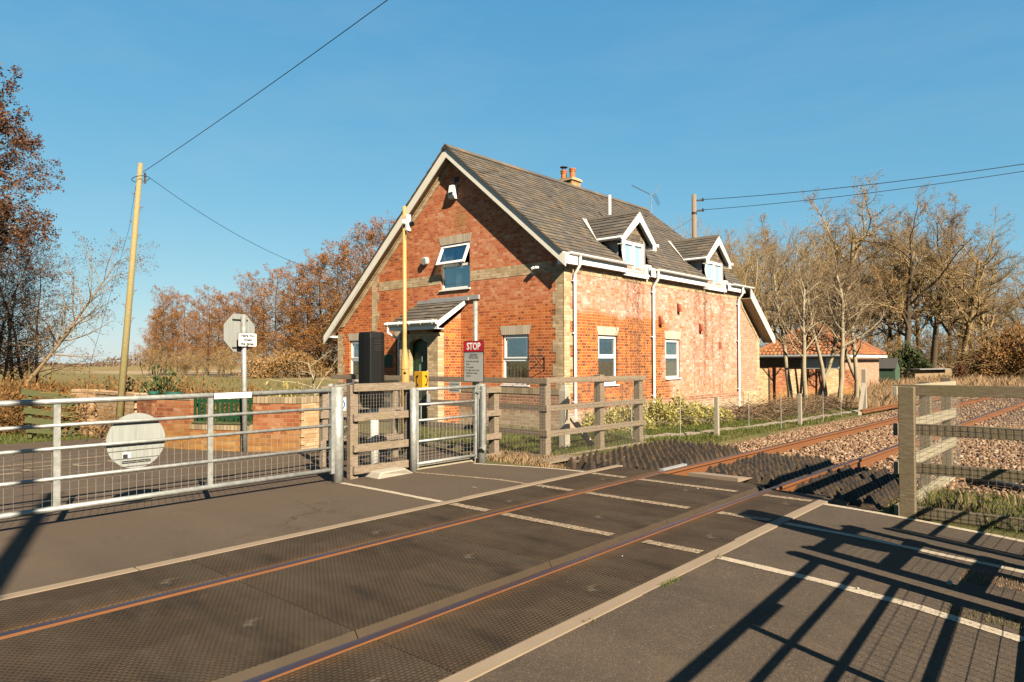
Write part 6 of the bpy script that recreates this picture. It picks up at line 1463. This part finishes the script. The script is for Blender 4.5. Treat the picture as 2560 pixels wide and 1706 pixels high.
def make_tree(key, kind, style, h, seed, bark, leaf=None, nleaf=0, lsize=.05, tr=None, twig=1., bark2=None):
    T, W, tips = grow(seed, h, style, tr)
    root = bpy.data.objects.new(kind, None); C.objects.link(root)
    V, F = segs_np(T[0], T[1], T[2], T[3], 6); npmesh('trunk', V, F, 4, bark, root, smooth=True)
    V, F = segs_np(W[0], W[1], np.array(W[2]) * twig, np.array(W[3]) * twig, 3); mi = np.zeros(len(F), int); mats = [bark2 or bark]
    if leaf:
        rs_ = np.random.RandomState(seed); tp = np.array([tuple(t) for t in tips]); idx = rs_.randint(0, len(tp), nleaf); pos = tp[idx] + rs_.normal(size=(nleaf, 3)) * lsize * 1.6
        V2, F2 = cards(pos, lsize, seed + 1); F = np.concatenate([F, F2 + len(V)]); V = np.concatenate([V, V2]); mi = np.concatenate([mi, np.ones(len(F2), int)]); mats.append(leaf)
    npmesh('crown', V, F, 4, mats, root, mi)
    protos[key] = [root, False]
    return root
def put(key, px, d, s=1., rz=0., label='', cat='tree', group=None, z=None, sz=None, tilt=0.):
    P = protos[key]; root = P[0] if not P[1] else copy_tree(P[0]); P[1] = True
    root.location = at(px, d, z); root.rotation_euler = (tilt, 0, rz); root.scale = (s, s, sz or s); tag(root, label, cat, group); return root
for k in range(4): make_tree('al%d' % k, 'alder_tree', ALDER, 12., 40 + k, 'bark_dark', 'alder_far', 8500, .048, .13, 1.7, 'bark_orange')
make_tree('aln', 'alder_tree', [dict(ALDER[0], n=14), dict(ALDER[1], num=46, t0=.34, len=.40, n=7), dict(ALDER[2], num=10), dict(ALDER[3], num=7)], 14., 61, 'bark_dark', 'alder_near', 40000, .046, .2, 1.2, 'bark_dark')
make_tree('alb', 'alder_tree', [dict(ALDER[0], w=.05), dict(ALDER[1], num=42, t0=.10, len=.44, n=7), dict(ALDER[2], num=9), dict(ALDER[3], num=5)], 8., 66, 'bark_dark', 'alder_near', 5000, .03, .09, 1.0, 'bark_dark')
make_tree('lean', 'leaning_tree', [dict(n=10, w=.05, up=.035, tp=.85, dir=(.56, -.46, .9)), dict(num=22, t0=.25, ang=(25, 60), len=.45, r=.5, n=7, w=.10, up=.03), dict(num=10, t0=.15, ang=(25, 60), len=.45, r=.5, n=4, w=.16, up=.01), dict(num=5, t0=.2, ang=(25, 60), len=.5, r=.6, n=3, w=.15, up=.0)], 8.5, 70, 'bark_tan', 'alder_near', 2500, .03, .11, .9, 'bark_olive')
for k in range(4): make_tree('oak%d' % k, 'oak_tree', OAK, 10.5, 90 + k, 'bark_dark' if k % 2 else 'bark_olive', 'oak_leaf', [7000, 20000, 3500, 13000][k], .035, .27, 1.6, 'bark_olive')
for k in range(3): make_tree('ash%d' % k, 'bare_tree', ASH, 9., 110 + k, 'bark_olive', None, 0, .05, .12, 1.3, 'bark_olive')
for k in range(4): make_tree('pol%d' % k, 'sapling', POLL, 5.4, 130 + k, 'bark_pale', None, 0, .05, .10, 1.35, 'bark_tan')
for k in range(2): make_tree('shr%d' % k, 'bare_shrub', SHRUB, 3.2, 150 + k, 'bark_olive', 'oak_leaf', 2500, .04, .035, 1.3, 'bark_olive')

r = random.Random(77)
# row of orange alders beyond the field
spots = [(372, 88, 0.75, 'slender orange alder at the left end of the row beyond the field'), (402, 84, 0.89, 'second orange alder from the left of the far row, full crowned'), (432, 88, 0.94, 'third orange alder from the left of the far row'), (462, 86, 0.87, 'thin pale orange alder left of the octagonal sign'), (492, 82, 0.83, 'orange alder fifth from the left in the far row'), (520, 86, 0.91, None), (548, 83, 0.86, None), (578, 84, 0.88, 'orange alder directly behind the octagonal sign'), (606, 82, 0.92, None), (634, 80, 0.99, None), (660, 82, 1.03, None), (688, 78, 1.06, 'tall orange alder right of the octagonal sign'), (716, 80, 1.01, None), (742, 76, 1.03, None), (770, 78, 1.13, None), (800, 74, 1.14, None), (826, 76, 1.18, None), (852, 72, 1.16, None), (880, 72, 1.28, 'tall russet alder rising behind the lower roof edge of the cottage'), (912, 70, 1.36, 'tallest russet alder showing above the sloping roof edge of the cottage'), (945, 70, 1.41, 'russet alder mostly hidden behind the cottage gable'), (980, 72, 1.36, None)]
for i, (px, d, s, lb) in enumerate(spots):
    put('al%d' % (i % 4), px, d, s * 1.0, r.uniform(0, 6.28), lb or 'orange brown alder in the middle of the dense row beyond the field', 'tree', 'row of alders beyond the field')
for i in range(16):
    px = 380 + i * 36 + r.uniform(-10, 10); put('al%d' % (i % 4), px, 94 + r.uniform(0, 8), .78 + .012 * i + r.uniform(-.05, .05), r.uniform(0, 6.28), 'orange brown alder in the back row beyond the field', 'tree', 'back row of alders beyond the field')
for i in range(13): put('shr%d' % (i % 2), 385 + i * 42 + r.uniform(-12, 12), 76 + r.uniform(-3, 5), 1.0 + r.uniform(-.2, .3), r.uniform(0, 6.28), 'brown shrub under the alder row at the edge of the field', 'shrub', 'shrubs under the alder row')
# left margin
put('aln', -112, 23.5, 1.0, 1.0, 'big dark alder hung with cones at the left edge of the view', 'tree')
put('aln', -130, 32, 1.0, 4.1, 'second large alder behind the big one at the left edge', 'tree')
for i, (px, d, s) in enumerate(((30, 30, .98), (62, 33, .9), (98, 31, .86), (-20, 28, .95), (5, 36, 1.0))):
    put('alb', px, d, s, i * 1.3, ['slim alder with a dark straight stem at the left, nearest the edge', 'slim alder between two others at the left margin', 'slim alder rightmost of the left margin group, behind the leaning tree', 'slim alder partly cut off by the left edge', 'slim alder at the back of the left margin group'][i], 'tree', 'slim alders at the left margin')
put('lean', 28, 28, .95, 0., 'pale barked tree leaning to the right at the left margin', 'tree')
# right hand wood
def w_(key, px, d, s, lb, cat='tree', grp='bare trees of the right-hand wood', rz=None, sz=None): put(key, px, d, s, r.uniform(0, 6.28) if rz is None else rz, lb, cat, grp, sz=sz)
w_('ash0', 1765, 52, 1.25, 'bare multi-stemmed tree just above the rear dormer'); w_('ash1', 1830, 50, 1.2, 'bare multi-stemmed tree right of the rear dormer'); w_('ash2', 1890, 54, 1.25, 'bare upright tree above the rear lean-to roof'); w_('ash0', 1950, 50, 1.15, 'bare upright tree left of the outbuilding ridge'); w_('ash1', 2010, 54, 1.15, 'bare upright tree behind the outbuilding')
w_('oak2', 2050, 64, 1.08, 'tall bare oak left of the tallest crown', rz=1.); w_('oak0', 2115, 66, 1.36, 'tallest bare oak with a rounded crown in the right-hand wood', rz=5.3)
w_('oak1', 2270, 60, 1.12, 'spreading dark-limbed oak in the middle of the right-hand wood', rz=.4); w_('oak3', 2330, 64, 1.12, 'broad bare oak leaning right of the spreading oak', rz=3.)
w_('oak2', 2400, 64, 1.12, 'bare oak towards the right edge with reaching limbs', rz=5.); w_('oak0', 2460, 70, .98, 'smaller bare oak near the right edge', rz=1.2); w_('oak1', 2190, 76, 1.2, 'russet oak between the tallest and the spreading oak', rz=2.)
w_('oak3', 1900, 78, 1.15, 'bare oak at the back, right of the cottage roof', rz=1.); w_('oak1', 2060, 84, 1.15, 'russet oak at the back behind the outbuilding', rz=4.); w_('oak3', 2400, 88, 1.0, 'bare oak at the back of the wood towards the right', rz=2.5); w_('oak2', 1800, 80, 1.05, 'bare oak at the back above the cottage dormers', rz=3.3); w_('oak0', 2250, 90, 1.2, 'bare oak at the back behind the spreading oak', rz=.8)
for i, (px, d, s, k_, rz_k) in enumerate(((1985, 72, 1.2, 3, .5), (2150, 70, 1.15, 2, 3.3), (2215, 68, 1.0, 3, 5.1), (2300, 78, 1.2, 0, 2.0), (2365, 72, 1.08, 1, 4.4), (2440, 78, .95, 3, .9), (2500, 74, .72, 1, 2.9), (2120, 92, 1.25, 1, .2), (1860, 66, 1.0, 1, 2.7), (2550, 80, .65, 3, 1.9))):
    w_('oak%d' % k_, px, d, s, 'tangled bare oak filling the middle of the right-hand wood', rz=rz_k)
for i, (px, d, s) in enumerate(((2080, 62, 1.1), (2150, 58, 1.2), (2230, 66, 1.3), (2310, 70, 1.3), (2380, 70, 1.4), (2440, 66, 1.2), (2500, 62, 1.35), (2550, 58, 1.3), (2600, 60, 1.5), (1960, 60, 1.3), (1880, 60, 1.4), (2020, 70, 1.5), (2190, 74, 1.5), (2460, 78, 1.6), (2530, 76, 1.6), (2340, 82, 1.6))):
    w_('shr%d' % (i % 2), px, d, s, 'brown understorey shrub in the right-hand wood', 'shrub', 'understorey shrubs of the right-hand wood')
w_('oak1', 2620, 62, .75, 'brown leafy tree cut off by the right edge', rz=2.)
# pale saplings in front of the outbuilding
for i, (px, d, s, rz_k, lb) in enumerate(((1976, 27.5, 1.03, .3, 'pale stemmed sapling leftmost of those in front of the outbuilding'), (2012, 27.0, .98, 2., 'pale stemmed sapling second from the left before the outbuilding'), (2042, 28.2, .92, 4., 'thin pale sapling forking low before the outbuilding'), (2066, 28.0, .95, 1.1, 'pale sapling below the pantile roof apex'), (2098, 27.2, 1.03, 5., 'straight pale sapling right of the roof apex'), (2140, 28.0, .98, 3., 'leaning pale sapling before the outbuilding corner'), (2158, 28.6, .9, .8, 'thin pale sapling rightmost before the outbuilding'), (1992, 29.5, .9, 3.3, 'slim sapling at the back between the two leftmost pale ones'))):
    o = put('pol%d' % (i % 4), px, d, s, rz_k, lb, 'sapling', 'pale saplings in front of the outbuilding', tilt=[0, .05, -.04, .03, -.02, .09, -.05, .05][i])
# small bare tree behind the wall
make_tree('wee', 'bare_tree', [dict(n=4, w=.1, up=.02, tp=.5), dict(num=9, t0=.3, ang=(50, 85), len=1.2, r=.55, n=6, w=.14, up=.0), dict(num=6, t0=.2, ang=(30, 60), len=.45, r=.6, n=3, w=.15, up=.03), dict(num=3, t0=.3, ang=(30, 60), len=.5, r=.6, n=2, w=.1, up=0)], 1.5, 171, 'bark_pale', None, 0, .03, .035, 1., 'bark_olive')
put('wee', 790, 19, 1.3, .6, 'small spreading bare fruit tree behind the brick wall, left of the cottage', 'tree')

# ------------------------------------------------------------------ scrub, bushes and grass
def leaf_mass(name, label, cat, centre, rad, n, size, mat, seed, stems=40, stuff=False, smat='bark_olive', arch=.6, shell=.5):
    rs_ = np.random.RandomState(seed); cx_, cy_, cz_ = centre; rx, ry, rz2 = rad
    k = int(n); u = rs_.normal(size=(k, 3)); u /= np.linalg.norm(u, axis=1)[:, None]; rr_ = rs_.uniform(shell, 1., (k, 1)) ** .6
    lump = 1 + .22 * np.sin(u[:, :1] * 5 + seed) * np.cos(u[:, 1:2] * 6) + .12 * np.sin(u[:, 2:3] * 11 + u[:, :1] * 7)
    p = u * rr_ * lump * np.array([rx, ry, rz2]); p[:, 2] = np.abs(p[:, 2]); p += np.array([cx_, cy_, cz_])
    t = thing(name, label, cat, (cx_, cy_, cz_))
    if stuff: t['kind'] = 'stuff'
    V, F = cards(p, size, seed, .55); npmesh('leaves', V, F, 4, mat, t)
    P0_, P1_, R0_, R1_ = [], [], [], []; r = random.Random(seed)
    for s in range(stems):
        q = Vector((cx_ + r.uniform(-rx, rx) * .7, cy_ + r.uniform(-ry, ry) * .7, cz_)); d = Vector((r.uniform(-1, 1), r.uniform(-1, 1), r.uniform(.5, 1.6))).normalized(); L = rz2 * r.uniform(.9, 1.5)
        for k2 in range(7): q2 = q + d * L / 7; P0_.append(q); P1_.append(q2); R0_.append(.007); R1_.append(.006); q = q2; d = (d + Vector((r.uniform(-.2, .2), r.uniform(-.2, .2), -arch * .35))).normalized()
    V, F = segs_np(P0_, P1_, R0_, R1_, 3); npmesh('stems', V, F, 4, smat, t)
    return t
r = random.Random(5)
for i, (x, y, rx, rz2) in enumerate(((14.3, 9.55, .8, .55), (15.4, 9.5, .8, .75), (16.6, 9.4, .8, .78), (17.8, 9.35, .8, .80), (18.9, 9.3, .8, .62), (20.0, 9.3, .75, .45))):
    leaf_mass('variegated_bush', ['low yellow-green bush at the corner end of the side wall', 'yellow-green bush under the first side window', 'yellow-green bush between first window and middle downpipe', 'tallest yellow-green bush, right by the middle downpipe', 'yellow-green bush below the second side window', 'small yellow-green bush, last along the side wall'][i], 'bush', (x, y, float(gz(x, y)) - .05), (rx, .55, rz2), 3400, .032, 'variegated', 200 + i, 30, smat='bark_pale')
# brambles behind the garden wall
bl = [(5.0, 20.0, 1.6, 1.25), (6.2, 18.0, 1.4, 1.2), (6.6, 16.3, 1.2, 1.15), (3.6, 21.2, 1.6, 1.4), (7.6, 16.9, 1.2, 1.1), (8.2, 15.0, 1.0, .95)]
for i, (x, y, rx, h) in enumerate(bl):
    leaf_mass('bramble', ['rusty bramble thicket behind the slatted gate', 'rusty bramble thicket behind the cream end of the wall', 'rusty bramble behind the orange brick wall', 'rusty bramble at the edge of the reeds', 'rusty bramble behind the picket fence', 'low bramble nearest the cottage behind the wall'][i], 'bramble', (x, y, 0), (rx, rx, h), 7000, .035, 'bramble', 300 + i, 130, smat='bark_orange', shell=.2)
leaf_mass('evergreen_shrub', 'dark leafy evergreen shrub above the green tubs behind the wall', 'shrub', at(410, 14.8, .2), (.50, .5, 1.25), 1500, .05, 'evergreen', 320, 25, shell=.1)
leaf_mass('evergreen_shrub', 'sparse low shrub above the coping left of the thick gate post', 'shrub', (7.6, 12.9, .2), (.55, .5, 1.0), 900, .045, 'variegated', 321, 30, shell=.1)
p = at(2270, 56); leaf_mass('ivy_bush', 'dark green ivy-covered bush behind the green shed', 'bush', p, (1.6, 1.5, 2.6), 3800, .12, 'evergreen', 322, 20)
p = at(2545, 52); leaf_mass('dark_bush', 'large rounded dark brown bush at the right edge', 'bush', p, (3.6, 3.0, 3.7), 14000, .10, 'bramble', 323, 160, shell=.3)
p = at(2480, 60); leaf_mass('dark_bush', 'rounded dark olive bush left of the big one at the right edge', 'bush', p, (3.0, 3.0, 2.6), 9000, .10, 'bramble', 324, 100, shell=.3)
p = at(2400, 50); leaf_mass('stump_bush', 'small brown clipped bush beside the reed screen', 'bush', p, (.6, .6, 1.45), 2500, .06, 'alder_near', 325, 40, shell=.3)
p = at(560, 74, 0); leaf_mass('dark_bush', 'olive scrub under the alders right of the octagonal sign', 'bush', at(745, 72, 0), (5.5, 2, 2.6), 5000, .12, 'oak_leaf', 326, 20)
# brushwood pile
P0_, P1_, R0_, R1_ = [], [], [], []; r = random.Random(9)
for k in range(2600):
    x = r.uniform(20.5, 30.); y = 9.0 + (x - 20.5) * -.05 + r.gauss(0, .55); z = float(gz(x, y)) + abs(r.gauss(0, .16)) * (1.3 - abs(y - 9) * .4); a = r.uniform(0, 6.28); l = r.uniform(.15, .7); e = r.uniform(-.3, .6)
    P0_.append((x, y, z)); P1_.append((x + l * math.cos(a), y + l * math.sin(a), z + l * e)); q = r.uniform(.004, .014); R0_.append(q); R1_.append(q * .7)
V, F = segs_np(P0_, P1_, R0_, R1_, 3); o = npmesh('brushwood', V, F, 4, 'bark_brush'); tag(o, 'long pile of dead brushwood and twigs along the foot of the rear wall', 'brushwood'); o['kind'] = 'stuff'

def blades(name, n, region, hgt, wid, mat, seed, lean=.5, zf=gz, keep=None):
    rs_ = np.random.RandomState(seed); x = rs_.uniform(region[0], region[1], n); y = rs_.uniform(region[2], region[3], n)
    if keep is not None: k = keep(x, y, rs_); x = x[k]; y = y[k]
    n = len(x); z = zf(x, y) - .01; a = rs_.uniform(0, 2 * PI, n); h = hgt * rs_.uniform(.4, 1.15, n); ln = lean * rs_.uniform(.1, 1, n) * h; la = rs_.uniform(0, 2 * PI, n)
    b = np.stack([x, y, z], 1); d = np.stack([np.cos(a), np.sin(a), 0 * a], 1) * wid * .5; mid = b + np.stack([np.cos(la) * ln * .3, np.sin(la) * ln * .3, h * .6], 1); tp = b + np.stack([np.cos(la) * ln, np.sin(la) * ln, h], 1)
    V = np.stack([b - d, b + d, mid + d * .7, tp, mid - d * .7], 1).reshape(-1, 3); F = np.arange(n * 5).reshape(-1, 5)
    o = npmesh(name, V, F, 5, mat); o['kind'] = 'stuff'; return o
def clump(x, y, f=1.3, t=.0, s=0): return (np.sin(x * f * 2.1 + s) * np.cos(y * f * 2.7 - s) + np.sin(x * f * 5.3 + y * f * 3.1 + s) * .6) > t
tag(blades('grass', 70000, (9.3, 30, 6.75, 9.9), .085, .010, 'grass_green', 1, .7, keep=lambda x, y, q: (~((y > 7.68 - (x - 12.6) * .045) & (y < 8.0 - (x - 12.6) * .045) & (x > 12.6))) & (clump(x, y, 1.3, -1.1)) & (y > 6.85 + (x < 13) * .45)), 'short green lineside grass between the track and the cottage wall', 'grass')
tag(blades('dry_grass', 5000, (9.3, 30, 6.6, 9.9), .15, .007, 'straw', 2, .9, keep=lambda x, y, q: clump(x, y, 1., .7, 2) & (y > 6.8 + (x < 13) * .45)), 'tufts of straw-coloured grass among the green lineside grass', 'grass')
tag(blades('grass', 9000, (9.15, 13.4, 7.6, 12.5), .12, .008, 'grass_green', 3, .7, keep=lambda x, y, q: clump(x, y, 1.1, -.5)), 'rough green grass inside the timber fence in front of the cottage', 'grass')
tag(blades('dry_grass', 2600, (8.35, 9.3, 6.4, 8.6), .11, .007, 'straw', 4, .9), 'dry grass and litter at the foot of the timber corner fence', 'grass')
tag(blades('grass', 9000, (8.15, 10.6, -1.5, 1.95), .16, .007, 'grass_green', 5, .8, keep=lambda x, y, q: (x > 8.3 - .3 * (y < 1)) & clump(x, y, 1.7, -.3)), 'grass and weeds at the foot of the right-hand timber fence', 'grass')
tag(blades('dry_grass', 2600, (8.1, 10.2, -1.5, 1.9), .22, .006, 'straw', 6, .9, keep=lambda x, y, q: clump(x, y, 2., .3, 1) & (x > 8.2)), 'dead grass stalks behind the right-hand mesh fence', 'grass')
tag(blades('grass', 26000, (-12, 5.4, 16.7, 23), .10, .012, 'grass_green', 7, .6, keep=lambda x, y, q: clump(x, y, .8, -.9)), 'shaded green verge beyond the road at the left', 'grass')
tag(blades('reeds', 26000, (-12, 4.2, 20., 25), 1.15, .02, 'straw', 8, .6, keep=lambda x, y, q: q.uniform(size=len(x)) < np.clip((y - 19.6 + (x - 4) * -.05) / 1.2, .12, 1)), 'bank of pale dead reeds and grass behind the left verge', 'reeds')
tag(blades('reeds', 14000, (-14, 9, 25., 34), 1.0, .03, 'bramble', 18, .6), 'brown scrubby growth between the reeds and the far field', 'reeds')
tag(blades('rough_grass', 9000, (-2, 30, 24, 60), .35, .035, 'grass_mixed', 9, .7, keep=lambda x, y, q: clump(x, y, .25, .1)), 'rough tussocks scattered over the far field', 'grass')
def rough(x, y): return gz(x, y)
pr = [at(px, d) for px in (2230, 2600) for d in (48, 62)]
tag(blades('dry_grass', 30000, (44, 75, -14, 14), .65, .035, 'straw', 10, .7, keep=lambda x, y, q: (y < 12 - (x - 44) * .1) & (y > 5.5 - (x - 44) * .28)), 'tall pale dead grass in front of the right-hand wood', 'grass')
tag(blades('dry_grass', 9000, (28, 46, 6.8, 10.5), .5, .02, 'straw', 11, .8), 'pale dead grass around the green shed and beside the track', 'grass')
# weeds and moss breaking through the near asphalt
for i, (x0, x1, y0, y1, n, m_) in enumerate(((6.0, 6.35, .5, .9, 700, 'straw'), (5.15, 5.35, .45, .85, 350, 'grass_mixed'), (4.45, 4.72, 2.46, 2.52, 160, 'grass_green'), (5.38, 5.46, 2.46, 2.51, 60, 'grass_mixed'), (3.5, 3.6, 2.47, 2.52, 40, 'grass_mixed'))):
    tag(blades('weeds', n, (x0, x1, y0, y1), .022, .004, m_, 30 + i, .9, zf=lambda x, y: 0 * x + .008), ['patch of yellow moss on the near footpath in the fence shadow', 'mossy weeds along the footpath line in the shade', 'tuft of green weeds against the near concrete edging', 'tiny weeds where the footpath line meets the edging', 'tiny weeds on the near concrete edging at lower middle'][i], 'weeds')
xs_ = np.array([5.85, 5.3, 4.9, 6.9, 8.1, 9.3]); ys_ = np.array([.93, 1.4, 3.1, 5.55, 4.0, 7.45])
for i in range(len(xs_)):
    o = stone_mesh('loose_stone', xs_[i:i + 1], ys_[i:i + 1], np.array([.012 if i < 5 else .03]), [.028, .012, .012, .018, .018, .06][i], 'concrete'); tag(o, ['small pale stone lying on the near footpath in the fence shadow', 'tiny pebble on the near asphalt', 'tiny pebble on the middle rubber panel', 'pale pebble on the far rubber panel', 'pale pebble near the end of the middle panels', 'pale round stone at the foot of the timber fence'][i], 'stone')
# far treeline and hills on the horizon
rs2 = np.random.RandomState(3); pos = []
for k in range(30000):
    ang = rs2.uniform(-.95, 1.2); d = rs2.uniform(260, 420); dr = Vector((fw.x, fw.y, 0)).normalized(); x = dr.x * d + rt.x * math.tan(ang) * d; y = dr.y * d + rt.y * math.tan(ang) * d; hh = (3.2 + 2.2 * math.sin(ang * 23) + 1.5 * math.sin(ang * 61 + 1)) * 1.1; pos.append((x, y, rs2.uniform(0, max(1.2, hh)) * rs2.uniform(.3, 1.)))
V, F = cards(pos, .6, 5, .5); o = npmesh('distant_treeline', V, F, 4, 'far_hedge'); tag(o, 'low brown line of distant trees and hedges along the horizon', 'treeline'); o['kind'] = 'stuff'
